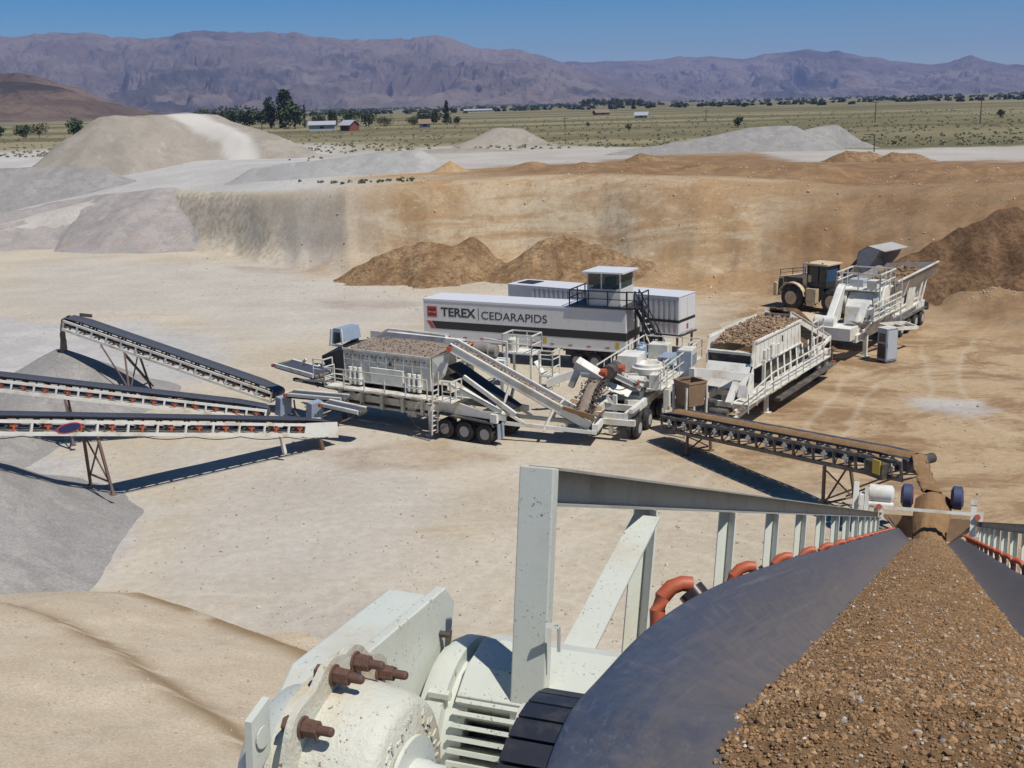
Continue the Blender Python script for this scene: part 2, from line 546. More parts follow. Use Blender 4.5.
def th(x, y):
    x = np.asarray(x, float); y = np.asarray(y, float)
    az, d, dt, dc, rim = wall_pos(x, y)
    t = np.clip((d - dt) / (dc - dt), 0, 1)
    prof = np.where(t < 0.45, 0.62 * t * t / 0.9 + 0.18 * t, np.where(t > 0.85, 0.955 - 0.96 * (1 - t) ** 2 * 2.0 + 0.045 * (t - .85) / .15, 0))
    lo = 0.62 * 0.45 ** 2 / 0.9 + 0.18 * 0.45; hi = 0.955 - 0.96 * 0.15 ** 2 * 2
    prof = np.where((t >= 0.45) & (t <= 0.85), lo + (hi - lo) * (t - 0.45) / 0.4, prof)
    prof = np.clip(prof, 0, 1)
    z = rim * prof
    z = z + (PLAIN - rim) * sstep(0, 45 + 60 * sstep(-0.20, -0.36, az), d - dc)
    onwall = np.clip(t * 6, 0, 1) * np.clip((1.02 - t) * 2.5, 0, 1) * (d < dc + 20)
    xr = x * 0.84 + y * 0.54; yr = y * 0.84 - x * 0.54
    z = z + onwall * (fbm(xr / 8.3, yr / 5.1, 4, 3, 0.45) - 0.5) * 0.7
    z = z + onwall * (fbm(xr / 2.6, yr / 2.6, 3, 12, 0.5) - 0.5) * 0.6
    # rills running down the face
    z = z + onwall * np.clip(t * (1 - t) * 4, 0, 1) * (fbm(az * 60 + d / 22, d / 14 - az * 25, 3, 8) - 0.5) * 0.5
    floor = 1 - np.clip((d - dt + 4) / 6, 0, 1)
    z = z + floor * (fbm(x / 9, y / 9, 4, 1) - 0.5) * 0.22
    far = sstep(5, 60, d - dc)
    z = z + far * (fbm(x / 40, y / 40, 4, 2) - 0.5) * 0.8 * (d < 3000)
    # windrows of orange soil along the right hand rim
    rimz = np.exp(-((d - dc - 9 - 6 * (fbm(az * 9, az * 0, 2, 4) - .5)) / 4.5) ** 2) * sstep(-0.06, 0.08, az)
    z = z + rimz * (0.2 + 3.4 * np.clip(fbm(xr / 7, yr / 5, 4, 9) - .3, 0, 1)) * 1.0
    return z


def th1(x, y):
    return float(th(np.array([x]), np.array([y]))[0])


def seg_d(x, y, pts):
    """distance to a polyline and the parameter 0..n-1 of the closest point"""
    best = np.full(np.shape(x), 1e9); par = np.zeros(np.shape(x))
    for i in range(len(pts) - 1):
        ax, ay = pts[i][0], pts[i][1]; bx, by = pts[i + 1][0], pts[i + 1][1]
        L = (bx - ax) ** 2 + (by - ay) ** 2
        t = np.clip(((x - ax) * (bx - ax) + (y - ay) * (by - ay)) / L, 0, 1)
        dd = np.hypot(x - ax - t * (bx - ax), y - ay - t * (by - ay))
        m = dd < best
        best = np.where(m, dd, best); par = np.where(m, i + t, par)
    return best, par


def inside(x, y, poly):
    c = np.zeros(np.shape(x), bool)
    n = len(poly)
    for i in range(n):
        ax, ay = poly[i][0], poly[i][1]; bx, by = poly[(i + 1) % n][0], poly[(i + 1) % n][1]
        cond = ((ay > y) != (by > y)) & (x < (bx - ax) * (y - ay) / (by - ay + 1e-12) + ax)
        c ^= cond
    return c


def zone(x, y, poly, soft):
    """1 inside the ground polygon, fading over soft metres with a ragged edge"""
    d, _ = seg_d(x, y, list(poly) + [poly[0]])
    s = np.where(inside(x, y, poly), d, -d)
    s = s + (fbm(x / (soft * 2), y / (soft * 2), 4, 31) - 0.5) * soft * 3
    return sstep(-soft, soft, s)


def make_terrain():
    front = np.radians(np.arange(-31.5, 32.5, 0.105))
    back = np.concatenate([np.radians(np.arange(-180, -31.5, 6.0)), front, np.radians(np.arange(33, 180, 6.0))])
    dep = np.radians(np.concatenate([np.arange(40, 10.6, -0.085), np.arange(10.6, 4.4, -0.042), np.arange(4.4, 1.0, -0.085)]))
    rad = np.concatenate([[2.0, 8.0], CAM_H / np.tan(dep), CAM_H / math.tan(R(1.0)) * 1.018 ** np.arange(1, 150)])
    rad = rad[rad < 15500]
    A, Rr = np.meshgrid(back, rad)
    X = Rr * np.sin(A); Y = Rr * np.cos(A)
    Z = th(X, Y)
    nr, na = X.shape
    v = np.stack([X, Y, Z], 2).reshape(-1, 3)
    i = np.arange(nr - 1)[:, None] * na; j = np.arange(na)[None]; j2 = (j + 1) % na
    f = np.stack([i + j, i + j2, i + na + j2, i + na + j], 2).reshape(-1, 4)
    # --- what the ground is made of
    az, d, dt, dc, rim = wall_pos(X, Y)
    t = (d - dt) / (dc - dt)
    pxl = lambda P: [(G(*p).x, G(*p).y) for p in P]
    grey = zone(X, Y, pxl([(-60, 318), (60, 322), (150, 320), (240, 345), (235, 372), (120, 400), (60, 440), (150, 505), (40, 600), (-160, 640)]), 2.2)
    grey = np.maximum(grey, 0.45 * zone(X, Y, pxl([(180, 455), (330, 440), (420, 470), (470, 560), (300, 640), (120, 580)]), 4))
    grey = np.maximum(grey, 0.5 * zone(X, Y, pxl([(300, 262), (420, 290), (420, 330), (300, 330), (0, 300), (0, 262)]), 5))
    grey = np.maximum(grey, 0.8 * zone(X, Y, pxl([(915, 400), (985, 400), (985, 415), (920, 412)]), 0.8))
    az_g = np.interp(az + (fbm(X / 7, Y / 7, 4, 93) - .5) * 0.07, [math.atan2(G(p, 240).x, G(p, 240).y) for p in (150, 185)], [1, 0])
    wallm = sstep(-0.02, 0.08, t) * sstep(1.12, 1.0, t)
    grey = np.maximum(grey, az_g * wallm * 0.95)
    grey = np.maximum(grey, sstep(0.55, 0.75, fbm(X / 7, Y / 7, 3, 77)) * 0 + 0)
    azv = az + (fbm(X / 9, Y / 9, 4, 92) - .5) * 0.09
    leftrim = np.interp(azv, [math.atan2(G(p, 190).x, G(p, 190).y) for p in (300, 420)], [1, 0])
    pale = leftrim * sstep(0.98, 1.06, t) * sstep(180, 120, d - dc)
    # bare pale strips on the plain beyond the pit
    pale = np.maximum(pale, 0.8 * zone(X, Y, [(G(p, q, PLAIN).x, G(p, q, PLAIN).y) for p, q in [(760, 152), (1100, 143), (1100, 160), (780, 163)]], 3))
    pale = np.maximum(pale, 0.8 * zone(X, Y, [(G(p, q, PLAIN).x, G(p, q, PLAIN).y) for p, q in [(200, 158), (470, 146), (650, 148), (640, 160), (430, 172), (210, 172)]], 4))
    orange = sstep(-0.25, 0.15, t) * (1 - leftrim * 0.85) * sstep(75, 52, d - dc)
    brownband = sstep(0.90, 1.08, t) * sstep(-0.10, 0.03, az) * sstep(70, 50, d - dc)
    brownband = np.maximum(brownband, 0.9 * sstep(0.19, 0.30, az + (fbm(X / 9, Y / 9, 4, 94) - .5) * .12) * sstep(-0.15, 0.25, t) * sstep(60, 40, d - dc))
    azw = az + (fbm(X / 8, Y / 8, 4, 91) - .5) * 0.10 + 0.05 * (t - .5)
    stony = np.interp(azw, [math.atan2(G(p, 240).x, G(p, 240).y) for p in (160, 185, 262, 300)], [0, 1, 1, 0]) * sstep(0, 0.1, t) * sstep(1.1, 1.0, t)
    orange = np.maximum(orange, 0) * (1 - stony * 0.8)
    warm = zone(X, Y, pxl([(690, 292), (1100, 300), (1250, 560), (900, 640), (770, 500), (640, 455), (660, 400), (700, 360)]), 5)
    warm = np.maximum(warm, 0.9 * zone(X, Y, pxl([(310, 452), (440, 442), (500, 455), (440, 470), (340, 470)]), 1.0))
    warm = np.maximum(warm, 0.8 * zone(X, Y, pxl([(318, 300), (420, 302), (420, 306), (330, 308)]), 0.8))
    warm = np.maximum(warm, 0.7 * zone(X, Y, pxl([(230, 266), (330, 270), (330, 275), (240, 272)]), 1.0))
    ruts = np.zeros(X.shape)
    near = (d < 120) & (np.abs(az) < 0.6)
    for line in ([(180, 520), (330, 498), (480, 496), (600, 520), (760, 560)], [(150, 500), (300, 480), (470, 478), (640, 470)], [(330, 250), (330, 285), (200, 300), (0, 318)], [(360, 330), (300, 310), (400, 292), (560, 292), (740, 296)],
                 [(1024, 380), (930, 365), (860, 380), (820, 440), (900, 520)], [(1024, 430), (950, 400), (940, 350), (990, 320)], [(230, 640), (420, 560), (640, 600)], [(430, 640), (520, 560), (640, 500), (690, 470)], [(120, 290), (260, 300), (420, 315)]):
        pl = [(G(*q).x, G(*q).y) for q in line]
        dd_, _ = seg_d(X[near], Y[near], pl)
        dd_ = np.abs(dd_ + (fbm(X[near] / 6, Y[near] / 6, 3, 15) - .5) * 1.6)
        tr_ = np.exp(-((dd_ - 1.05) / 0.20) ** 2) * sstep(.3, .55, fbm(X[near] / 5, Y[near] / 5, 3, 16) + .12)
        ruts[near] = np.maximum(ruts[near], tr_)
    veg = sstep(48, 85, d - dc) * (1 - pale)
    z1 = np.stack([grey, orange, veg], 2).reshape(-1, 3)
    z2 = np.stack([pale, np.maximum(warm, brownband), stony], 2).reshape(-1, 3)
    # direction of the slope for the streaks: distance along and across the face
    z3 = np.stack([az * 110, np.clip(t, -1, 3), np.maximum(0, brownband)], 2).reshape(-1, 3)
    m, nt, b = new_mat('pit_ground')
    k = NB(nt)
    a1 = k.attr('zone_a'); a2 = k.attr('zone_b'); a3 = k.attr('zone_c')
    base = k.mix(k.ramp(k.noise(0.09, 7, 0.62), 0.36, 0.64), (0.445, 0.385, 0.29), (0.515, 0.455, 0.36))
    trk = k.noise(0.16, 6, 0.7, k.map((0.25, 1.3, 1), (0, 0, 0.35)), 1.2)
    base = k.mix(k.math('MULTIPLY', k.ramp(trk, 0.52, 0.68), 0.5), base, (0.56, 0.51, 0.42))
    base = k.mix(k.math('MULTIPLY', k.ramp(k.noise(0.22, 7, 0.72, k.map((0.5, 1.6, 1))), 0.56, 0.70), 0.6), base, (0.43, 0.325, 0.205))
    br = k.math('MULTIPLY', k.ramp(k.noise(0.22, 9, 0.78, k.map((0.8, 1.15, 1), (0, 0, 0.6)), 0.5), 0.42, 0.60), 1.0)
    warmc = k.mix(br, (0.42, 0.31, 0.188), (0.25, 0.155, 0.082))
    base = k.mix(k.math('MULTIPLY', a2[1], 0.96), base, warmc)
    a4 = k.attr('zone_d')
    base = k.mix(k.math('MULTIPLY', a4[0], 0.22), base, (0.62, 0.56, 0.45))
    greyc = k.mix(k.ramp(k.noise(0.25, 6, 0.65), 0.35, 0.7), (0.40, 0.385, 0.365), (0.49, 0.47, 0.44))
    base = k.mix(a1[0], base, greyc)
    # pit face: orange clay with pale streaks that run down the slope
    cx = nt.nodes.new('ShaderNodeCombineXYZ')
    nt.links.new(a3[0], cx.inputs[0]); nt.links.new(a3[1], cx.inputs[1])
    mp = nt.nodes.new('ShaderNodeMapping'); mp.inputs['Scale'].default_value = (0.55, 3.2, 1); mp.inputs['Rotation'].default_value = (0, 0, 0.25)
    nt.links.new(cx.outputs[0], mp.inputs[0])
    str1 = k.noise(1.0, 8, 0.68, k.map((0.055, 0.12, 0.34), (0, 0.55, 0)), 0.9)
    mp2 = nt.nodes.new('ShaderNodeMapping'); mp2.inputs['Scale'].default_value = (0.14, 6, 1)
    nt.links.new(cx.outputs[0], mp2.inputs[0])
    lay = k.noise(1.0, 8, 0.72, k.map((0.10, 0.25, 0.9), (0, 0.5, 0)), 0.8)
    face = k.mix(k.ramp(str1, 0.38, 0.62), (0.355, 0.225, 0.11), (0.49, 0.40, 0.27))
    face = k.mix(k.math('MULTIPLY', k.ramp(lay, 0.5, 0.68), 0.55), face, (0.31, 0.18, 0.085))
    rub = k.noise(0.7, 8, 0.8)
    face = k.mix(k.math('MULTIPLY', k.ramp(rub, 0.50, 0.64), 0.6), face, (0.27, 0.165, 0.085))
    face = k.mix(k.math('MULTIPLY', k.ramp(k.noise(1.6, 6, 0.8), 0.58, 0.66), 0.6), face, (0.60, 0.50, 0.36))
    dark = k.mix(k.ramp(k.noise(0.35, 7, 0.7), 0.4, 0.65), (0.175, 0.098, 0.048), (0.285, 0.175, 0.09))
    face = k.mix(k.math('MULTIPLY', a3[2], 0.9), face, dark)
    base = k.mix(k.math('MULTIPLY', a1[1], 0.92), base, face)
    stc = k.mix(k.ramp(k.voro(1.6), 0.2, 0.8), (0.42, 0.355, 0.255), (0.56, 0.50, 0.40))
    base = k.mix(k.math('MULTIPLY', a2[2], 0.8), base, stc)
    palec = k.mix(k.ramp(k.noise(0.1, 6, 0.6), 0.35, 0.7), (0.41, 0.395, 0.365), (0.49, 0.475, 0.445))
    base = k.mix(a2[0], base, palec)
    sage = k.mix(k.ramp(k.noise(0.012, 8, 0.7, k.map((0.5, 1.6, 1))), 0.38, 0.62), (0.20, 0.178, 0.098), (0.285, 0.245, 0.15))
    sage = k.mix(k.ramp(k.noise(0.004, 6, 0.6, k.map((0.4, 2.2, 1))), 0.44, 0.56), sage, (0.136, 0.124, 0.066))
    sage = k.mix(k.math('MULTIPLY', k.ramp(k.noise(0.11, 6, 0.75), 0.5, 0.62), 0.5), sage, (0.12, 0.115, 0.06))
    base = k.mix(a1[2], base, sage)
    g = k.noise(2.2, 9, 0.78)
    dk = k.mix(k.ramp(g, 0.3, 0.7), (0.86, 0.86, 0.86), (1.09, 1.09, 1.09))
    mu = nt.nodes.new('ShaderNodeMix'); mu.data_type = 'RGBA'; mu.blend_type = 'MULTIPLY'; mu.inputs[0].default_value = 1
    nt.links.new(base, mu.inputs[6]); nt.links.new(dk, mu.inputs[7])
    nt.links.new(mu.outputs[2], b.inputs['Base Color'])
    b.inputs['Roughness'].default_value = 1.0
    b.inputs['Specular IOR Level'].default_value = 0.1
    k.bump(k.noise(1.3, 9, 0.75), 0.55, 0.12, b)
    o = np_mesh('ground', v, f, m, True, {'zone_a': z1, 'zone_b': z2, 'zone_c': z3, 'zone_d': np.repeat(ruts.reshape(-1, 1), 3, 1)})
    o['kind'] = 'structure'


make_terrain()


# ------------------------------------------------------------------ stockpiles
def heap(name, label, ridges, slope, mat, cat='gravel pile', group=None, res=0.7, rough=0.5, flat=0.0, path=None, seed=0, toe=0.5):
    """ridges: list of [(x, y, z), ...] crest lines; the slopes fall away at the angle of repose"""
    pts = [p for r_ in ridges for p in r_]
    zmin = min(th1(p[0], p[1]) for p in pts)
    rmax = max((p[2] - min(zmin, 0)) / slope for p in pts) + flat + 3
    x0 = min(p[0] for p in pts) - rmax; x1 = max(p[0] for p in pts) + rmax
    y0 = min(p[1] for p in pts) - rmax; y1 = max(p[1] for p in pts) + rmax
    nx = max(8, int((x1 - x0) / res)); ny = max(8, int((y1 - y0) / res))
    X, Y = np.meshgrid(np.linspace(x0, x1, nx), np.linspace(y0, y1, ny))
    Z = np.full(X.shape, -1e3)
    wob = (fbm(X / 6 + seed, Y / 6, 4, 21 + seed) - 0.5)
    for r_ in ridges:
        if len(r_) == 1:
            d = np.hypot(X - r_[0][0], Y - r_[0][1]); zc = r_[0][2]
        else:
            d, par = seg_d(X, Y, r_)
            zc = np.interp(par, range(len(r_)), [p[2] for p in r_])
        z = zc - slope * np.maximum(0, d * (1 + 0.16 * wob) - flat)
        k = 1.2
        Z = np.where(np.abs(Z - z) < k, np.maximum(Z, z) + (k - np.abs(Z - z)) ** 2 / (4 * k), np.maximum(Z, z))
    Z = Z + (fbm(X / 3 + seed, Y / 3, 5, 40 + seed) - 0.5) * rough
    # rounded tip and a spread-out toe
    T = th(X, Y)
    rel = Z - T
    rel = np.where(np.abs(rel) < toe, (rel + toe) ** 2 / (4 * toe), np.maximum(rel, -0.3)) - 0.07
    Z = T + rel
    keep = rel > -0.068
    idx = -np.ones(X.shape, int)
    fk = keep[:-1, :-1] | keep[1:, :-1] | keep[:-1, 1:] | keep[1:, 1:]
    use = np.zeros(X.shape, bool)
    use[:-1, :-1] |= fk; use[1:, :-1] |= fk; use[:-1, 1:] |= fk; use[1:, 1:] |= fk
    idx[use] = np.arange(use.sum())
    f = np.stack([idx[:-1, :-1], idx[:-1, 1:], idx[1:, 1:], idx[1:, :-1]], 2)[fk]
    cxm, cym = (x0 + x1) / 2, (y0 + y1) / 2
    zb = th1(cxm, cym)
    v = np.stack([X[use] - cxm, Y[use] - cym, np.maximum(Z[use], T[use] - 0.6) - zb], 1)
    at = None
    if path is not None:
        pd, _ = seg_d(X[use], Y[use], path[0])
        pd = pd + (fbm(X[use] / 4, Y[use] / 4, 3, 66) - .5) * path[1]
        at = {'path': np.repeat(sstep(path[1], path[1] * 0.45, pd)[:, None], 3, 1)}
    o = np_mesh(name, v, f, mat, True, at)
    o.location = (cxm, cym, zb)
    return tag(o, label, cat, group)


def with_path(mat, col):
    m = mat.copy()
    nt = m.node_tree
    b = nt.nodes['Principled BSDF']
    src = b.inputs['Base Color'].links[0].from_socket
    k = NB(nt)
    a = k.attr('path')
    nt.links.new(k.mix(a[0], src, col), b.inputs['Base Color'])
    return m


def P(x, y, Y):
    return tuple(AT(x, y, Y))


M['hill_soil'] = earth('grey_tan_stockpile', (0.30, 0.27, 0.225), (0.37, 0.33, 0.275), (0.275, 0.24, 0.195), 0.08, 0.3, 3, 0.6, 0.15, gc=.08, streak=0.18)
M['gravel_bank'] = earth('grey_brown_bank', (0.31, 0.285, 0.27), (0.37, 0.335, 0.31), (0.33, 0.245, 0.19), 0.2, 0.6, 4, gc=.14, streak=0.3)
hm = with_path(M['hill_soil'], (0.50, 0.475, 0.43))
road = [P(150, 119, 218)[:2], P(200, 121, 216)[:2], P(230, 128, 211)[:2], P(244, 142, 204)[:2], P(240, 158, 197)[:2], P(218, 174, 190)[:2], P(150, 184, 186)[:2]]
heap('stockpile', 'huge flat topped grey tan stockpile with a pale haul road up it',
     [[P(122, 116, 212), P(160, 115, 218), P(196, 115, 222)], [P(196, 115, 222), P(250, 131, 214), P(312, 158, 205)]],
     0.66, hm, 'stockpile', res=0.8, rough=0.9, flat=4.0, path=(road, 3.6), seed=1)
heap('gravel_pile', 'low grey gravel mound at the left edge before the huge stockpile',
     [[P(-30, 168, 182), P(60, 165, 182), P(105, 168, 180)]], 0.5, M['gravel_grey'], res=0.8, seed=2)
heap('gravel_pile', 'long pale grey gravel windrow on the rim left of the orange cone',
     [[P(258, 167, 160), P(330, 158, 156), P(385, 152, 154), P(414, 149, 153)]], 0.62, M['gravel_pale'], res=0.7, rough=0.4, flat=1.0, seed=3)
heap('gravel_pile', 'grey brown gravel bank below the haul road on the left pit edge',
     [[P(-50, 216, 158), P(20, 210, 160), P(60, 202, 162), P(95, 195, 163), P(165, 188, 158)]], 0.5, M['gravel_bank'], res=0.6, rough=0.7, flat=1.2, seed=23)
heap('gravel_pile', 'grey tan cone pile rising behind the orange cone, left of the middle of the plain',
     [[P(470, 141, 232), P(497, 127, 236), P(520, 128, 238), P(545, 142, 234)]], 0.5, M['hill_soil'], res=1.0, flat=1.0, seed=4)
heap('gravel_pile', 'low flat grey pile between the pale windrow and the grey tan cone',
     [[P(395, 151, 215), P(470, 148, 210), P(540, 153, 205)]], 0.4, M['hill_soil'], res=1.0, flat=3.0, seed=14)
heap('gravel_pile', 'wide grey two humped gravel pile on the plain behind the orange rim',
     [[P(615, 152, 184), P(690, 140, 186), P(745, 128, 188), P(790, 125, 188)], [P(805, 129, 192), P(836, 124, 194), P(862, 142, 190)]], 0.5, M['gravel_grey'], res=0.8, rough=0.4, flat=0.6, seed=5)
heap('soil_pile', 'small orange soil cone standing on the pit rim',
     [[P(450, 159.5, 146)]], 0.62, M['orange_soil'], 'soil pile', res=0.5, seed=6)
for px, py, Y, lab, ms in [(846, 149, 150, 'orange soil hump on the rim, left of two side by side', 0.55), (892, 150, 148, 'orange soil hump on the rim nearest the right edge', 0.5), (640, 154, 160, 'low orange soil hump on the rim, below the left foot of the wide grey pile', 0.4)]:
    p = P(px, py, Y); q = P(px + 24, py + 2, Y)
    heap('soil_pile', lab, [[p, q]], ms, M['brown_soil'], 'soil pile', res=0.5, rough=0.9, seed=px)
heap('spoil_pile', 'brown spoil heap against the pit wall, left of two, behind the lettered trailer',
     [[P(372, 262, 116), P(405, 245, 117), P(430, 238, 117), P(452, 244, 117), P(472, 239, 117), P(498, 258, 116), P(520, 264, 116)]], 0.5, M['brown_soil'], 'spoil pile', res=0.35, rough=2.0, seed=7)
heap('spoil_pile', 'brown spoil heap against the pit wall, right of two, behind the control cab',
     [[P(528, 252, 115), P(548, 240, 116), P(567, 235, 116), P(590, 246, 115), P(612, 252, 114)], [P(640, 260, 112), P(665, 268, 112)]], 0.5, M['brown_soil'], 'spoil pile', res=0.35, rough=1.9, seed=8)
heap('spoil_pile', 'dark brown spoil bank on the right slope above the jaw crusher',
     [[P(912, 250, 97), P(962, 225, 98), P(1018, 208, 99), P(1090, 200, 100)]], 0.68, M['dark_soil'], 'spoil pile', res=0.4, rough=2.4, seed=9)
heap('soil_mound', 'flat tan soil mound the wheel loader stands behind',
     [[P(752, 316, 87), P(800, 311, 86.5), P(828, 318, 86)]], 0.45, M['sand_tan'], 'soil mound', res=0.4, rough=0.5, flat=0.6, seed=10)
# piles under the stackers
heap('gravel_pile', 'grey gravel cone under the head of the rearmost stacking conveyor',
     [[P(57, 347, 68.6), P(63, 347, 68.4)]], 0.52, M['gravel_grey'], group=None, res=0.35, rough=0.25, seed=11)
heap('gravel_pile', 'grey gravel heap under the middle stacking conveyor at the left edge',
     [[(-31.5, 57.0, 4.2)]], 0.55, M['gravel_grey'], res=0.35, rough=0.25, seed=12)
heap('gravel_pile', 'large grey gravel cone at the left edge under the nearest stacking conveyor',
     [[(-28.6, 41.6, 7.3)]], 0.56, M['gravel_grey'], res=0.3, rough=0.22, seed=13)


def tan_pile():
    toe = [(-60, 34), (-42, 40.5), (-26, 39.5), (-18.5, 38.6), (-13.0, 38.0), (-9.8, 36.0), (-6.4, 33.3), (-2.0, 29), (5, 22), (12, 10), (14, -6), (4, -18), (-40, -10), (-70, 10)]
    X, Y = np.meshgrid(np.linspace(-40, 16, 420), np.linspace(-5, 42, 360))
    d, _ = seg_d(X, Y, toe + [toe[0]])
    s = np.where(inside(X, Y, toe), d, -d)
    s = s + (fbm(X / 7, Y / 7, 4, 51) - 0.5) * 0.9
    z = 0.36 * np.maximum(s, 0) + 0.08 * np.minimum(s, 0)
    # an eroded step a little above the toe
    band = (fbm(X / 15, Y / 15, 2, 52) - 0.5) * 2.0
    z = z + 0.45 * sstep(-0.3, 0.9, s + band * 0.2) + 0.25 * sstep(6.5, 7.3, s + band)
    z = np.minimum(z, 8.5 + (z - 8.5) * 0.05)
    z = z + (fbm(X / 2.5, Y / 2.5, 5, 53) - 0.5) * 0.28
    dark_band = np.exp(-((s + band * 0.2 - 0.9) / 0.75) ** 2) * sstep(-15.0, -12.4, X) * sstep(0.3, .55, fbm(X / 1.3, Y / .7, 4, 54) + .1)  # mask of darker brown along the two steps
    dark_band = np.maximum(dark_band, 0.9 * np.exp(-((s + band - 6.9) / 0.55) ** 2) * sstep(0.36, .6, fbm(X / 1.1, Y / .3, 4, 55) + .12))
    keep = s > -2.0
    fk = keep[:-1, :-1] | keep[1:, 1:]
    idx = np.arange(X.size).reshape(X.shape)
    f = np.stack([idx[:-1, :-1], idx[:-1, 1:], idx[1:, 1:], idx[1:, :-1]], 2)[fk]
    used = np.unique(f); re = -np.ones(X.size, int); re[used] = np.arange(len(used))
    v = np.stack([X.ravel(), Y.ravel(), z.ravel() + th(X, Y).ravel()], 1)[used]
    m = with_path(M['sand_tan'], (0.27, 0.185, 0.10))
    o = np_mesh('sand_pile', v, re[f], m, True, {'path': np.repeat(np.clip(dark_band, 0, 1).ravel()[used][:, None] * 1.0, 3, 1)})
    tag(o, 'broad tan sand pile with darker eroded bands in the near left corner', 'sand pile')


tan_pile()


# ------------------------------------------------------------------ mountains
def ridge(name, prof, y_crest, r_base, seed, mat, rough, nx=1300, nr=190, back=1.25, base_z=9.0):
    azs = []; els = []
    for px, py in prof:
        r_ = sight(px, py)
        azs.append(math.atan2(r_[0], r_[1])); els.append(r_[2] / math.hypot(r_[0], r_[1]))
    A = np.linspace(azs[0], azs[-1], nx)
    tt = np.concatenate([np.linspace(0, 1, nr), np.linspace(1.01, back, 12)])
    AA, T = np.meshgrid(A, tt)
    rc = y_crest
    crest = np.interp(AA, azs, els) * rc + CAM_H
    crest = crest + (fbm(AA * 70, AA * 0 + T * 3, 5, seed) - 0.5) * rough * 0.20
    RR = r_base + (rc - r_base) * T + (fbm(AA * 9, AA * 0 + 3, 3, seed + 3) - .5) * (rc - r_base) * 0.25 * np.clip(1 - T, 0, 1)
    X = RR * np.sin(AA); Y = RR * np.cos(AA)
    up = np.clip(T, 0, 1)
    shape = up ** 1.15
    sc = rough
    wx = X + (fbm(X / 900, Y / 900, 3, seed + 7) - .5) * 900
    wy = Y + (fbm(X / 900, Y / 900, 3, seed + 8) - .5) * 900
    rid = 1 - np.abs(2 * fbm(wx / 430, wy / 1100, 5, seed + 1, 0.55) - 1)
    fine = 1 - np.abs(2 * fbm(wx / 120, wy / 330, 4, seed + 2, 0.55) - 1)
    dep = np.clip(up * (1 - up) * 4, 0, 1)
    Z = base_z + (crest - base_z) * shape
    Z = Z - dep * (crest - base_z) * (0.72 * (1 - rid) + 0.30 * (1 - fine))
    Z = np.where(T > 1, crest - (T - 1) * rc * 0.25, Z)
    Z = np.maximum(Z, base_z - 12)
    Z[0] = base_z - 15
    idx = np.arange(X.size).reshape(X.shape)
    f = np.stack([idx[:-1, :-1], idx[:-1, 1:], idx[1:, 1:], idx[1:, :-1]], 2).reshape(-1, 4)
    o = np_mesh(name, np.stack([X, Y, Z], 2).reshape(-1, 3), f, mat, True)
    o['kind'] = 'structure'
    return o


def mountain_mat(name, c1, c2, forest, scale):
    m, nt, b = new_mat(name)
    k = NB(nt)
    c = k.mix(k.ramp(k.noise(0.0011 * scale, 8, 0.65), 0.38, 0.62), c1, c2)
    f = k.ramp(k.noise(0.0007 * scale, 9, 0.7, k.map((1, 0.6, 1.6))), 0.54, 0.60)
    c = k.mix(k.math('MULTIPLY', f, 0.7), c, forest)
    c = k.mix(k.math('MULTIPLY', k.ramp(k.noise(0.012 * scale, 8, 0.8), 0.5, 0.64), 0.55), c, forest)
    c = k.mix(k.math('MULTIPLY', k.ramp(k.noise(0.0025 * scale, 8, 0.75), 0.62, 0.7), 0.5), c, tuple(1.35 * v for v in c2))
    nt.links.new(c, b.inputs['Base Color'])
    b.inputs['Roughness'].default_value = 1
    b.inputs['Specular IOR Level'].default_value = 0.05
    k.bump(k.noise(0.006 * scale, 8, 0.75), 1.0, 60 / scale, b)
    return m


mm = mountain_mat('mountain_rock_and_brush', (0.165, 0.13, 0.11), (0.27, 0.215, 0.18), (0.042, 0.05, 0.04), 1.0)
ridge('mountains', [(-260, 44), (-120, 40), (0, 38), (30, 35), (60, 33), (85, 34), (110, 36), (135, 36), (150, 39), (175, 35), (200, 32), (218, 30), (245, 32), (270, 31), (300, 33), (315, 36), (330, 38), (355, 40), (380, 38.5), (410, 40),
                    (428, 37), (440, 35), (455, 40), (470, 46), (500, 51), (520, 50), (540, 56), (565, 62), (600, 74), (660, 88), (700, 100)],
      9000, 5200, 101, mm, 260)
ridge('mountains', [(440, 78), (500, 60), (535, 54), (560, 62), (590, 61), (620, 61), (650, 60), (690, 56), (712, 57), (740, 59), (765, 55), (790, 51), (806, 48.5), (820, 51), (840, 51), (870, 57), (900, 60), (930, 65), (955, 60), (972, 57), (1000, 63), (1024, 64), (1100, 60), (1200, 66), (1300, 62)],
      11800, 7800, 131, mm, 240)
fm = mountain_mat('foothill_scrub', (0.15, 0.105, 0.075), (0.25, 0.18, 0.125), (0.03, 0.03, 0.022), 4.0)
ridge('foothill', [(-260, 66), (-100, 70), (-40, 70), (0, 72), (20, 74), (45, 80), (70, 86), (100, 97), (125, 105), (150, 112), (190, 118)], 2700, 1750, 161, fm, 60, nx=300, nr=80, base_z=8.0)
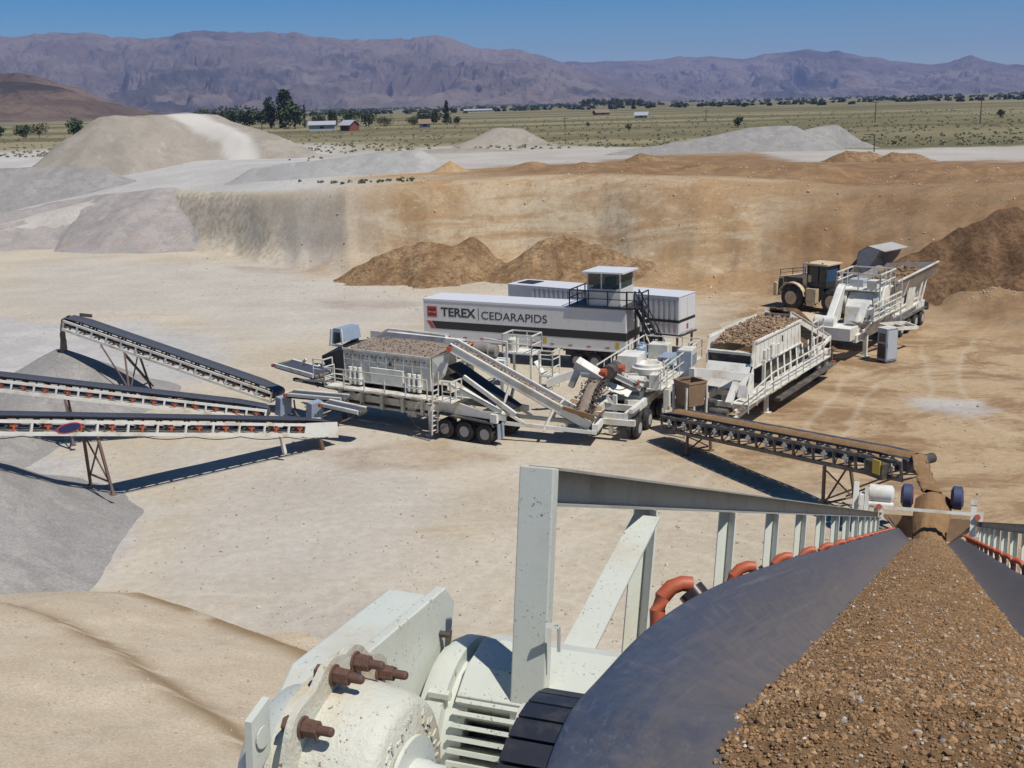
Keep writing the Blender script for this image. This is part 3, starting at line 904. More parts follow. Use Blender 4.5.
# ------------------------------------------------------------------ trees, brush, far buildings
def tree(name, label, pos, h, w, kind='round', leaf='leaf_dark', group=None, n=None, seed=0):
    rg = np.random.default_rng(int(seed * 7 + h * 100) % 99991)
    t = thing(name, label, 'tree', pos, 0, group)
    lean = rg.uniform(-.03, .03, 2) * h
    tr = MB()
    top = Vector((lean[0], lean[1], h * (0.8 if kind != 'conifer' else 0.9)))
    r0 = max(0.12, h * 0.022)
    tr.tube((0, 0, -0.4), top * 0.5, r0, 8, r0 * 0.7); tr.tube(top * 0.5, top, r0 * 0.7, 8, r0 * 0.2)
    for i in range(5):
        a = rg.uniform(0, 6.28); z = h * rg.uniform(0.3, 0.6)
        q = (math.cos(a) * w * 0.35, math.sin(a) * w * 0.35, z + h * 0.18)
        tr.tube((0, 0, z), q, r0 * 0.4, 6, r0 * 0.12)
    tr.build('trunk', 'bark', t)
    n = n or 26
    if kind == 'conifer':
        zz = rg.uniform(0.06, 1, n * 2) ** 0.9
        rr = (1 - zz) * 0.9 + 0.10
        a = rg.uniform(0, 6.28, n * 2); q = rg.uniform(0.2, 1, n * 2)
        c = np.stack([np.cos(a) * rr * q * w * 0.42, np.sin(a) * rr * q * w * 0.42, zz * h * 0.97], 1)
        s = np.maximum(0.25, w * 0.17 * rr + 0.2)
    elif kind == 'poplar':
        zz = rg.uniform(0.08, 1, n * 2)
        rr = np.sin(np.pi * np.clip(zz, 0.05, .97)) ** 0.5
        a = rg.uniform(0, 6.28, n * 2); q = rg.uniform(0.1, 1, n * 2)
        c = np.stack([np.cos(a) * rr * q * w * 0.38, np.sin(a) * rr * q * w * 0.38, zz * h * 0.96], 1)
        s = np.full(n * 2, w * 0.2)
    else:
        d = rg.normal(size=(n, 3)); d /= np.linalg.norm(d, axis=1)[:, None]
        q = rg.uniform(0.35, 1, n)[:, None]
        c = d * q * np.array([w * 0.40, w * 0.40, h * 0.34]) + np.array([lean[0] * .6, lean[1] * .6, h * 0.58])
        s = w * rg.uniform(0.13, 0.24, n)
    v, f = leafy(c, s, 34, max(0.16, min(w, h) * 0.05))
    cr = np_mesh('crown', v, f, M[leaf], False)
    cr.parent = t
    return t


def gz(x, y):
    return Vector((x, y, th1(x, y)))


def ground_hit(px, py):
    """where the line of sight meets the rolling plain"""
    z = PLAIN
    for _ in range(3):
        p = G(px, py, z); z = th1(p.x, p.y)
    return Vector((p.x, p.y, z))


def hits(px, py, z0=8.8, it=4):
    """the same for many points at once"""
    px = np.asarray(px, float); py = np.asarray(py, float)
    a1 = px - 512; b1 = 384 - py
    a = a1 * math.cos(ROLL) + b1 * math.sin(ROLL); b = -a1 * math.sin(ROLL) + b1 * math.cos(ROLL)
    ry = FOC * math.cos(PITCH) + b * math.sin(PITCH); rz = -FOC * math.sin(PITCH) + b * math.cos(PITCH)
    z = np.full(px.shape, z0)
    for _ in range(it):
        t = (z - CAM_H) / rz
        x = a * t; y = ry * t
        z = 0.5 * z + 0.5 * th(x, y) if it > 5 else th(x, y)
    return x, y, z


# farmstead trees left of the barn
base = ground_hit(285, 128)
YF = base.y
farm = [(203, 121, 14, 12, 'round', 'leaf_mid', 'small round green tree at the left end of the farm tree belt'),
        (222, 124, 16, 15, 'round', 'leaf_dark', 'low dark bushy tree second from the left of the farm tree belt'),
        (236, 125, 16, 15, 'round', 'leaf_dark', 'dark bushy tree third from the left of the farm tree belt'),
        (250, 126, 18, 15, 'round', 'leaf_dark', 'dark broad tree left of the pair of tall dark poplars'),
        (262, 127, 16, 12, 'round', 'leaf_mid', 'short green tree just left of the pair of tall dark poplars'),
        (271, 128, 27, 8, 'poplar', 'leaf_dark', 'tall dark pointed poplar, left one of the farm pair'),
        (286, 128, 31, 12, 'poplar', 'leaf_dark', 'tallest dark tree of the farm belt, right one of the pair'),
        (295, 130, 22, 15, 'round', 'leaf_mid', 'broad green tree in front of the tallest dark farm tree'),
        (305, 128, 20, 4, 'conifer', 'leaf_dark', 'slim dark conifer right of the farm tree belt'),
        (319, 127, 12, 11, 'round', 'leaf_mid', 'round green tree behind the long white shed'),
        (331, 129, 15, 4, 'poplar', 'leaf_dark', 'thin dark poplar left of the barn'),
        (335, 129, 13, 4, 'poplar', 'leaf_dark', 'short thin dark poplar beside the barn'),
        (351, 126, 15, 13, 'round', 'leaf_mid', 'round green tree behind the white barn roof'),
        (366, 128, 13, 16, 'round', 'leaf_dark', 'dark bushy tree right of the barn'),
        (384, 127, 8, 14, 'round', 'leaf_dark', 'low dark thicket tree well right of the barn')]
SC = (math.hypot(YF, base.x)) / FOC
for i, (px, py, hp, wp, kd, lf, lab) in enumerate(farm):
    q = ground_hit(px, 127.5 + (px - 285) * -0.01 + (py - 127) * .5)
    s = math.hypot(q.x, q.y) / FOC
    tree({'round': 'tree', 'poplar': 'poplar_tree', 'conifer': 'conifer_tree'}[kd], lab, q, hp * s * 1.12, wp * s * 1.75, kd, lf, 'trees around the farm', seed=i)
right_farm = [(413, 127, 8, 9, 'round', 'leaf_mid', 'small green tree left of the lone tall conifer'),
              (422, 126, 11, 10, 'round', 'leaf_dark', 'dark round tree at the left side of the lone tall conifer'),
              (434, 126, 12, 10, 'round', 'leaf_dark', 'bushy dark tree touching the lone tall conifer'),
              (447, 126, 21, 7, 'conifer', 'leaf_dark', 'lone tall dark conifer right of the farm'),
              (457, 126, 8, 5, 'round', 'leaf_mid', 'small green tree right of the lone tall conifer')]
for i, (px, py, hp, wp, kd, lf, lab) in enumerate(right_farm):
    q = ground_hit(px, py - 1)
    s = math.hypot(q.x, q.y) / FOC
    tree({'round': 'tree', 'poplar': 'poplar_tree', 'conifer': 'conifer_tree'}[kd], lab, q, hp * s * 1.12, wp * s * 1.7, kd, lf, 'trees beside the lone conifer', seed=i + 40)
for i, (px, py, hp, wp, lf, lab) in enumerate([
        (-2, 139, 11, 11, 'leaf_mid', 'green roadside tree cut by the left edge'),
        (24, 139, 12, 13, 'leaf_mid', 'round green roadside tree, second from the left edge'),
        (40, 138, 12, 13, 'leaf_sage', 'paler green roadside tree, third from the left edge'),
        (74, 139, 17, 15, 'leaf_mid', 'largest dark green roadside tree left of the huge stockpile')]):
    q = ground_hit(px, py); s = math.hypot(q.x, q.y) / FOC
    tree('tree', lab, q, hp * s * 1.15, wp * s * 1.4, 'round', lf, 'roadside trees at the left', seed=i + 60)
for i, (px, py, hp, wp, lf, lab) in enumerate([
        (738, 128, 12, 12, 'leaf_mid', 'lone green bush right above the wide grey gravel pile'),
        (629, 132, 9, 7, 'leaf_sage', 'small lone bush left of the wide grey gravel pile'),
        (588, 127, 5, 4, 'leaf_sage', 'tiny lone bush on the sagebrush plain, farthest left of the lone bushes'),
        (1000, 118, 8, 9, 'leaf_mid', 'lone bush on the plain near the right edge')]):
    q = ground_hit(px, py); s = math.hypot(q.x, q.y) / FOC
    tree('bush', lab, q, hp * s, wp * s, 'round', lf, None, n=16, seed=i + 80)
# the cottonwood row far across the valley
gr = ground_hit(600, 108); Ygr = math.hypot(gr.x, gr.y)
for i in range(15):
    px = 560 + i * 5.6 + random.uniform(-1.5, 1.5)
    q = ground_hit(px, 108 - (px - 600) * 0.024); q = q * (Ygr * random.uniform(0.98, 1.02) / math.hypot(q.x, q.y)); q.z = th1(q.x, q.y)
    s = Ygr / FOC
    hp = (5.5 if i < 4 else 9.5) * random.uniform(0.8, 1.15)
    tree('cottonwood_tree', 'dark green tree in the long row far across the valley', q, hp * s, 9 * s, 'round', 'leaf_dark', 'trees in the far cottonwood row', n=14, seed=i + 100)


def far_woods():
    c = []; s = []
    for i in range(900):
        px = random.uniform(300, 1060)
        base_py = 113 - (px - 300) * 0.0235
        py = base_py + random.choice([-4.6, -3.6, -2.6, -1.2, 0.6, 2.8]) + random.gauss(0, 0.5)
        if py < 104.6 - (px - 512) * 0.0244:
            continue
        q = G(px, py, PLAIN)
        d = math.hypot(q.x, q.y)
        if d < 900 or d > 5500: continue
        for _ in range(random.choice([1, 1, 2, 4])):
            k = d / FOC
            w = random.uniform(0.8, 2.4) * k
            x = q.x + random.gauss(0, 5) * k; y = q.y + random.gauss(0, 2) * k
            c.append((x, y, PLAIN + w * 0.5)); s.append(w)
    v, f = leafy(np.array(c), np.array(s), 14, 2.2, 0.55)
    o = np_mesh('woods', v, f, M['leaf_dark'], False)
    o['kind'] = 'stuff'; o['label'] = 'far hedgerows and tree lines across the valley floor'


far_woods()


def sagebrush():
    px = RNG.uniform(-40, 1070, 2600)
    py = 118 + 38 * RNG.random(2600) ** 1.3 - (px - 512) * 0.02
    x, y, z = hits(px, py)
    az, d, dt, dc, rim = wall_pos(x, y)
    ok = (d - dc > 85) & (d < 1000)
    s = RNG.uniform(0.2, 0.55, ok.sum())
    c = np.stack([x[ok], y[ok], z[ok] + s * 0.3], 1)
    v, f = leafy(np.array(c), np.array(s), 16, 0.17, 0.6)
    o = np_mesh('sagebrush', v, f, M['leaf_sage'], False)
    o['kind'] = 'stuff'; o['label'] = 'low grey green sagebrush dotting the plain beyond the pit'
    c = []; s = []
    px = np.concatenate([RNG.uniform(165, 290, 90), RNG.uniform(235, 420, 60), [84, 88, 92, 98, 58, 100, 110, 121]])
    py = np.concatenate([RNG.normal(196, 5, 90), 187.5 - (px[90:150] - 235) * 0.04 + RNG.normal(0, .8, 60), [190, 191, 191, 195, 196, 197, 215, 214]])
    x, y, z = hits(px, py)
    s = RNG.uniform(0.1, 0.38, len(px)); c = np.stack([x, y, z + s * .4], 1)
    v, f = leafy(np.array(c), np.array(s), 22, 0.11, 0.7)
    o = np_mesh('weeds', v, f, M['leaf_bright'], False)
    o['kind'] = 'stuff'; o['label'] = 'green weeds along the left rim of the pit'


sagebrush()


def wall_rocks():
    n = 2600
    px = RNG.uniform(150, 1040, n); py = RNG.uniform(195, 300, n)
    x, y, z = hits(px, py, 3.0, 9)
    size = RNG.uniform(0.03, 0.085, n) * RNG.choice([1, 1, 1, 1, 2.0], n) * np.where(px < 300, 0.8, 1)
    pos = np.stack([x, y, th(x, y) + size * 0.2], 1)
    tint = RNG.uniform(0.4, 0.6, n)[:, None] * np.array([1, .8, .58])
    o = stones('rubble', np.array(pos), np.array(size), M['stones'], np.array(tint))
    o['kind'] = 'stuff'; o['label'] = 'loose stones scattered over the pit wall and its foot'


wall_rocks()


def floor_stones():
    n = 4200
    px = RNG.uniform(-20, 1040, n); py = 285 + 420 * RNG.random(n) ** 1.2
    x, y, z = hits(px, py, 0.0, 3)
    ok = (z < 0.4)
    size = RNG.uniform(0.015, 0.045, n) * RNG.choice([1, 1, 1, 1, 1.8], n)
    pos = np.stack([x, y, z + size * .3], 1)[ok]
    tint = (RNG.uniform(0.32, 0.55, n)[:, None] * np.array([1, .87, .70]))[ok]
    o = stones('floor_stones', pos, size[ok], M['stones'], tint)
    o['kind'] = 'stuff'; o['label'] = 'loose stones strewn over the pit floor'
    # clods and pebbles on the near sand pile
    dg = bpy.context.evaluated_depsgraph_get(); sp = bpy.data.objects['sand_pile']
    from mathutils.bvhtree import BVHTree
    bv = BVHTree.FromObject(sp, dg)
    pos = []; size = []; tint = []
    for i in range(3200):
        X_, Y_ = random.uniform(-26, -3), random.uniform(14, 37)
        h = bv.ray_cast(Vector((X_, Y_, 60)), Vector((0, 0, -1)))
        if h[0] is None: continue
        s_ = random.choice([.008, .012, .016, .022, .035]) * random.uniform(.7, 1.3)
        pos.append((X_, Y_, h[0].z + s_ * .3)); size.append(s_)
        b_ = random.uniform(.3, .55); tint.append((b_, b_ * .84, b_ * .64))
    o = stones('sand_clods', np.array(pos), np.array(size), M['stones'], np.array(tint))
    o['kind'] = 'stuff'; o['label'] = 'small clods and pebbles on the tan sand pile'


floor_stones()

# --- farm and valley buildings
def building(name, label, cat, px, py, w, dp, h, rz, wall, roof, rh, doors=True):
    q = ground_hit(px, py)
    t = thing(name, label, cat, q, rz)
    MB().box(-w / 2, w / 2, 0, dp, -0.5, h).prism([(-w / 2, 0.01, h), (-w / 2, dp - .01, h), (-w / 2, dp / 2, h + rh - .05)], (w, 0, 0)).build('wall', wall, t)
    e = 0.5
    m = MB()
    for sgn in (0, 1):
        y0, y1 = (-e, dp / 2) if sgn == 0 else (dp + e, dp / 2)
        z0 = h - rh * e / (dp / 2)
        m.plate((-w / 2 - e, y0, z0), (w / 2 + e, y0, z0), (w / 2 + e, y1, h + rh), (-w / 2 - e, y1, h + rh), 0.18 if sgn == 0 else -0.18)
    m.build('roof', roof, t)
    if doors:
        n = max(1, int(w / 5))
        win = None
        for i in range(n):
            x = -w / 2 + w * (i + 0.5) / n
            if win is None:
                win = MB().box(-0.7, 0.7, -0.06, 0.02, h * 0.4, h * 0.75).build('window', 'black', t); win.location.x = x
            else:
                copy_part(win, t, (x, 0, 0))
    return t


building('shed', 'long low white shed among the farm trees', 'shed', 322, 131, 9.5, 5, 2.3, 0.05, 'wall_white', 'roof_metal', 1.2)
building('barn', 'red barn with a shiny white metal roof right of the long white shed', 'barn', 345, 131, 4.2, 6, 2.2, -0.5, 'barn_red', 'roof_metal', 1.6)
building('farmhouse', 'small white house among the trees left of the lone conifer', 'house', 425, 128, 4, 4, 1.8, 0.1, 'wall_white', 'roof_brown', 1.4)
building('greenhouse', 'long pale building on the valley floor right of the lone conifer', 'building', 478, 112, 32, 10, 1.8, 0.05, 'wall_white', 'roof_metal', 1.5)
building('house', 'far house with a brown roof left of the cottonwood row', 'house', 603, 115, 9, 8, 1.5, 0.2, 'roof_brown', 'roof_brown', 1.6)
building('house', 'far pale house on the open plain, right of the brown roofed house', 'house', 641, 118, 6, 6, 1.3, -0.2, 'wall_white', 'roof_metal', 1.4)
for px, py, hp, lab in [(875, 122, 20, 'wooden power pole on the plain, tallest one at the right'), (980, 124, 23, 'wooden power pole on the plain near the right edge'), (706, 122, 12, 'short wooden power pole left of the lone green bush'), (565, 128, 11, 'short wooden power pole far left on the plain')]:
    q = ground_hit(px, py); s = math.hypot(q.x, q.y) / FOC
    t = thing('power_pole', lab, 'power pole', q, 0.2, 'power poles on the plain')
    MB().tube((0, 0, -0.3), (0, 0, hp * s), 0.16, 8, 0.11).build('pole', 'timber', t)
    MB().beam((-1.1, 0, hp * s - 0.7), (1.1, 0, hp * s - 0.7), 0.12, 0.15).build('crossarm', 'timber', t)
t = thing('post', 'dark post with a bent arm standing on the orange rim at the right', 'post', ground_hit(874, 152))
MB().tube((0, 0, -0.3), (0, 0, 2.6), 0.09, 8).build('pole', 'timber', t)
MB().beam((0, 0, 2.5), (-1.6, 0, 2.65), 0.12, 0.12).build('arm', 'timber', t)

# ------------------------------------------------------------------ sky, sun, air, camera
W = bpy.data.worlds.new('World'); S.world = W; W.use_nodes = True
nt = W.node_tree
sky = nt.nodes.new('ShaderNodeTexSky'); sky.sky_type = 'NISHITA'; sky.sun_disc = False
SUN = Vector((0.43, -0.37, 1.0)).normalized()
sky.sun_elevation = math.asin(SUN.z)
sky.sun_rotation = math.atan2(SUN.x, SUN.y)
sky.altitude = 1500; sky.air_density = 1.0; sky.dust_density = 0.0; sky.ozone_density = 6.0
bg = nt.nodes['Background']
hs = nt.nodes.new('ShaderNodeHueSaturation'); hs.inputs['Saturation'].default_value = 1.6
nt.links.new(sky.outputs[0], hs.inputs['Color']); nt.links.new(hs.outputs[0], bg.inputs[0]); bg.inputs[1].default_value = SKY_STR
sl = bpy.data.lights.new('sun', 'SUN'); sl.energy = SUN_STR; sl.angle = R(0.53); sl.color = (1.0, 0.95, 0.87)
so = bpy.data.objects.new('sun', sl); COL.objects.link(so)
so.rotation_euler = (-SUN).to_track_quat('-Z', 'Y').to_euler()
so.location = (40, -20, 80)

if HAZE:
    hz = MB().box(-15900, 15900, -15900, 15900, -30, 720)
    m = bpy.data.materials.new('valley_air'); m.use_nodes = True
    hn = m.node_tree
    for n_ in list(hn.nodes):
        if n_.type == 'BSDF_PRINCIPLED': hn.nodes.remove(n_)
    pv = hn.nodes.new('ShaderNodeVolumePrincipled')
    pv.inputs['Color'].default_value = HAZE_COL
    pv.inputs['Density'].default_value = HAZE
    pv.inputs['Anisotropy'].default_value = 0.0
    hn.links.new(pv.outputs[0], hn.nodes['Material Output'].inputs['Volume'])
    o = hz.build('haze', m)
    o['kind'] = 'stuff'; o['label'] = 'thin blue valley haze'

cam = bpy.data.cameras.new('camera'); cam.sensor_width = 36; cam.lens = FOC / 1024 * 36
cam.clip_start = 0.05; cam.clip_end = 60000
co = bpy.data.objects.new('camera', cam); COL.objects.link(co)
co.matrix_world = Matrix.Translation((0, 0, CAM_H)) @ Matrix.Rotation(math.pi / 2 - PITCH, 4, 'X') @ Matrix.Rotation(-ROLL, 4, 'Z')
S.camera = co
S.view_settings.view_transform = 'Standard'; S.view_settings.look = 'None'
S.view_settings.exposure = EXPO; S.view_settings.gamma = 1
S.cycles.volume_bounces = 0
S.cycles.max_bounces = 6
S.cycles.use_denoising = True
S.cycles.volume_step_rate = 1
# ------------------------------------------------------------------ stacking conveyors
def conveyor(name, label, tail, head, width=1.15, depth=0.8, panels=14, chord='white', upright='white', roller='orange', group=None,
             legs=(), tail_plate=0.0, guard=True, belt='belt_far', brace=False, leg_mat='rust_leg'):
    tail = Vector(tail); head = Vector(head)
    hd = Vector((head.x - tail.x, head.y - tail.y, 0)); run = hd.length
    t = thing(name, label, 'conveyor', (tail.x, tail.y, 0), math.atan2(hd.y, hd.x), group)
    rise = head.z - tail.z
    L = math.hypot(run, rise); ca, sa = run / L, rise / L

    def Q(s, y, n):
        return Vector((s * ca - n * sa, y, tail.z + s * sa + n * ca))
    up = (-sa, 0, ca)
    hw = width / 2 + 0.14
    for sg in (1, -1):
        m = MB()
        y = sg * hw
        m.beam(Q(0, y, -0.06), Q(L, y, -0.06), 0.09, 0.13, up)
        m.beam(Q(0, y, -depth), Q(L, y, -depth), 0.09, 0.16, up)
        for i in range(panels + 1):
            s = min(max(L * i / panels, 0.05), L - 0.05)
            m.beam(Q(s, y, -depth + 0.08), Q(s, y, -0.125), 0.085, 0.10, (ca, 0, sa))
            if brace and i < panels:
                m.beam(Q(L * i / panels + 0.1, y * 0.99, -depth + 0.1), Q(L * (i + 1) / panels - .1, y * 0.99, -0.14), 0.05, 0.05, up)
        if tail_plate:
            m.prism([Q(-0.3, y, -depth - .12), Q(tail_plate, y, -depth - 0.12), Q(tail_plate, y, 0.03), Q(-0.1, y, 0.12)], (0, sg * 0.05, 0))
        m.build('side_frame', chord, t)
    # belt: troughed carrying run, flat return, wrapped round both drums
    m = MB()
    prof = [(-width / 2, 0.20), (-width * 0.24, 0.02), (width * 0.24, 0.02), (width / 2, 0.20)]
    N = 24; vs = []; r = 0.24
    for i in range(N + 1):
        s = L * i / N
        e = min(1, s / (L * 0.08), (L - s) / (L * 0.08)) if 0 < i < N else 0
        for y, n in prof:
            vs.append(Q(s, y, 0.08 + (n - 0.09) * e))
    for k in range(1, 9):
        a = math.pi * k / 9
        for y, n in prof:
            vs.append(Q(L + r * math.sin(a), y, 0.08 - r + r * math.cos(a)))
    for i in range(N + 1):
        s = L * (1 - i / N)
        for y, n in prof:
            vs.append(Q(s, y, 0.08 - 2 * r))
    for k in range(1, 8):
        a = math.pi * k / 8
        for y, n in prof:
            vs.append(Q(-r * math.sin(a), y, 0.08 - r - r * math.cos(a)))
    rows = len(vs) // 4
    fs = []
    for i in range(rows):
        j = (i + 1) % rows
        for q in range(3):
            fs.append((i * 4 + q, j * 4 + q, j * 4 + q + 1, i * 4 + q + 1))
    m.add(vs, fs)
    bl = m.build('belt', belt, t, True)
    so_ = bl.modifiers.new('thick', 'SOLIDIFY'); so_.thickness = 0.018; so_.offset = -1
    for s, nm in ((0, 'tail_pulley'), (L, 'head_pulley')):
        MB().lathe(Q(s, -width / 2 + .01, 0.08 - r), Q(s, width / 2 - .01, 0.08 - r), [(0, 0.07), (0.001, r - 0.03), (width - .02, r - 0.03), (width - .019, 0.07)], 18).build(nm, 'steel', t, True)
    # troughing idlers: a bracket and three rollers, one set per panel
    first = None
    for i in range(panels):
        s = L * (i + 0.5) / panels
        if first is None:
            m = MB()
            for sg in (1, -1):
                m.beam(Vector((0, sg * hw * 0.93, -depth * .80)), Vector((0, sg * (hw * .93), -0.10)), 0.10, 0.08)
                m.tube(Vector((0, sg * width * .25, -0.14)), Vector((0, sg * (width / 2), -0.02)), 0.055, 8)
                m.beam(Vector((-.16, sg * hw * 0.93, -depth * 0.42)), Vector((0.16, sg * hw * 0.93, -depth * .42)), 0.07, 0.09)
            m.beam((0, -hw * 0.95, -0.24), (0, hw * 0.95, -0.24), 0.08, 0.07)
            first = m.build('idler', roller, t)
            MB().tube((0.14, -width / 2, -depth * 0.62), (0.14, width / 2, -depth * 0.62), 0.06, 8).build('return_roller', 'steel', first)
            o = first
        else:
            o = copy_part(first, t)
        o.location = Q(s, 0, 0); o.rotation_euler = (0, -math.atan2(rise, run), 0)
    m = MB()
    for i in range(panels + 1):
        s = L * i / panels
        m.beam(Q(s, -hw, -depth), Q(s, hw, -depth), 0.06, 0.06, up)
        if i < panels:
            m.beam(Q(s, -hw * (-1) ** i, -depth), Q(L * (i + 1) / panels, hw * (-1) ** i, -depth), 0.04, 0.04, up)
    m.build('cross_bracing', chord, t)
    for s, spread, foot, lean in legs:
        for sg in (1, -1):
            a = Q(s, sg * hw, -depth - 0.1)
            f = Vector((a.x + lean, sg * (hw + spread), foot))
            m = MB().beam(a, f, 0.11, 0.11)
            m.beam(f + Vector((-.12, 0, 0)), f + Vector((.12, 0, 0)), 0.3, 0.05)
            m.build('support_leg', leg_mat, t)
        a = Q(s, -hw, -depth); b = Q(s, hw, -depth)
        fz = foot
        m = MB()
        m.beam((a.x + lean * .1, -hw - spread * .1, a.z - (a.z - fz) * .1), (a.x + lean * .85, hw + spread * .85, fz + (a.z - fz) * .15), 0.06)
        m.beam((a.x + lean * .1, hw + spread * .1, a.z - (a.z - fz) * .1), (a.x + lean * .85, -hw - spread * .85, fz + (a.z - fz) * .15), 0.06)
        m.beam((a.x + lean * .8, -hw - spread * .8, fz + (a.z - fz) * .2), (a.x + lean * .8, hw + spread * .8, fz + (a.z - fz) * .2), 0.07)
        m.build('leg_brace', leg_mat, t)
    t_q[name] = (t, Q, L, hw, depth)
    return t, Q, L


t_q = {}
# rearmost stacker, grey cone under its head
A_t = G(278, 390, 1.2); A_h = AT(70, 318, 68.2)
ca_t, ca_Q, ca_L = conveyor('stacking_conveyor', 'rear stacking conveyor whose head drops grey gravel onto a cone', A_t, A_h, 1.05, 0.58, 14, 'white_b', 'white_b', 'rust', 'stacking conveyors at the left',
                            legs=[(9.6, 0.5, 0.5, -0.4)], guard=True)
m = MB()
hw = t_q['stacking_conveyor'][3]
for sg in (1, -1):
    MB().beam(ca_Q(11.2, sg * hw, -.7), (ca_Q(9.2, 0, 0).x, sg * (hw + .45), 0.8), 0.07).build('stay_rod', 'rust_leg', ca_t)
MB().beam(ca_Q(ca_L - .2, -hw, .15), ca_Q(ca_L - 1.0, -hw, .33), .1, .2).build('head_guard', 'rust_leg', ca_t)
# middle stacker
B_t = G(266, 407, 1.1); B_l = G(0, 377, 4.0)
B_h = B_t + (B_l - B_t) * 1.35
conveyor('stacking_conveyor', 'middle stacking conveyor at the left, cut by the left edge above the near one', B_t, B_h, 1.05, 0.55, 17, 'white', 'white', 'orange', 'stacking conveyors at the left',
         legs=[(10.3, 0.35, 0.3, -0.2)])
# near stacker
C_t = G(327, 422, 1.15); C_l = G(0, 417, 5.0)
C_h = C_t + (C_l - C_t) * 1.28
cc_t, cc_Q, cc_L = conveyor('stacking_conveyor', 'nearest stacking conveyor with white frame, orange rollers and an oval navy plate', C_t, C_h, 1.05, 0.58, 15, 'white', 'white', 'orange', 'stacking conveyors at the left',
                            legs=[(13.0, 0.35, 0.8, -0.25)], tail_plate=1.9)
# small supports near the tail
hw = t_q['stacking_conveyor'][3]
m = MB(); m.beam(cc_Q(.9, hw, -.70), (cc_Q(.9, 0, 0).x, hw, 0), 0.17, 0.17); m.build('tail_leg', 'rust_leg', cc_t)
m = MB(); m.beam(cc_Q(3.3, hw, -.66), (cc_Q(3.3, 0, 0).x, hw, 0.35), 0.14, 0.2); m.build('tail_leg', 'white', cc_t)
m = MB()
oc = cc_Q(14.35, hw + 0.06, -0.30)
pts = [oc + Vector((math.cos(a) * .50, 0, math.sin(a) * .17)) for a in [i * math.pi / 12 for i in range(24)]]
m.prism(pts, (0, 0.03, 0)); nm = m.build('name_plate', 'oval', cc_t)
pts2 = [oc + Vector((math.cos(a) * .56, -0.015, math.sin(a) * .21)) for a in [i * math.pi / 12 for i in range(24)]]
MB().prism(pts2, (0, 0.03, 0)).build('plate_border', 'red', nm)
m = MB()
pl = []
for i in range(60):
    s = 0.4 + (cc_L - .8) * i / 59
    pl.append(cc_Q(s, hw + 0.09, -0.66 - 0.13 * abs(math.sin(i * 0.42))))
m.path(pl, 0.022, 5); m.build('power_cable', 'black', cc_t)

# discharge stream of the rear stacker
def stream(name, label, pts, radii, mat, n=14):
    vs = []; fs = []
    M_ = 22
    for i in range(M_):
        u = i / (M_ - 1) * (len(pts) - 1); k = min(int(u), len(pts) - 2); f = u - k
        c = Vector(pts[k]).lerp(Vector(pts[k + 1]), f)
        rx = radii[k][0] * (1 - f) + radii[k + 1][0] * f; ry = radii[k][1] * (1 - f) + radii[k + 1][1] * f
        for j in range(n):
            a = 2 * math.pi * j / n
            w = 1 + random.uniform(-.16, .16)
            vs.append((c.x + math.cos(a) * rx * w, c.y + math.sin(a) * ry * w, c.z + random.uniform(-.03, .03)))
    for i in range(M_ - 1):
        for j in range(n):
            fs.append((i * n + j, i * n + (j + 1) % n, (i + 1) * n + (j + 1) % n, (i + 1) * n + j))
    o = np_mesh(name, np.array(vs), np.array(fs), mat, True)
    o['kind'] = 'stuff'; o['label'] = label
    return o


hA = A_h
dA = (A_h - A_t); dA.z = 0; dA.normalize()
stream('falling_gravel', 'thin stream of grey gravel falling off the rear stacking conveyor',
       [hA + dA * 0.1 + Vector((0, 0, .12)), hA + dA * 0.45 - Vector((0, 0, .15)), hA + dA * 0.62 - Vector((0, 0, .9)), hA + dA * 0.72 - Vector((0, 0, 2.2))],
       [(.10, .32), (.10, .32), (.13, .3), (.2, .3)], M['load_grey'])

# feed conveyor to the big stacker
D_t = G(672, 413, 1.5); D_h = AT(915, 459, 42.4)
cd_t, cd_Q, cd_L = conveyor('feed_conveyor', 'long dark truss conveyor feeding brown gravel to the hopper of the big stacker', D_t, D_h, 1.1, 0.72, 13, 'steel', 'steel', 'white_b', None,
                            legs=[(11.8, 0.25, 0.0, 0.25), (2.2, 0.05, 0.0, 0)], belt='belt_far')
hw = t_q['feed_conveyor'][3]
for sg in (1, -1):
    MB().beam(cd_Q(cd_L - 0.9, sg * hw, -.75), (cd_Q(11.6, 0, 0).x, sg * (hw + .2), 0.3), 0.07).build('stay_rod', 'rust_leg', cd_t)
m = MB(); m.lathe(cd_Q(cd_L - .3, hw + .05, -.2), cd_Q(cd_L - .3, hw + .6, -.2), [(0, .2), (.55, .2)], 12)
m.build('drive_motor', 'dark', cd_t)
m = MB()
m.box(*[f for f in (cd_Q(cd_L - 1.5, 0, 0).x, cd_Q(cd_L - .55, 0, 0).x, -hw - .45, -hw - .08, cd_Q(cd_L - 1, 0, -.72).z, cd_Q(cd_L - 1, 0, -.1).z)])
m.build('drive_box', 'dark', cd_t)
q0 = cd_Q(cd_L - .75, -hw - .5, -.1)
MB().box(q0.x - .28, q0.x + .1, q0.y, q0.y + .06, q0.z - .45, q0.z + .12).build('guard_plate', 'yellow', cd_t)
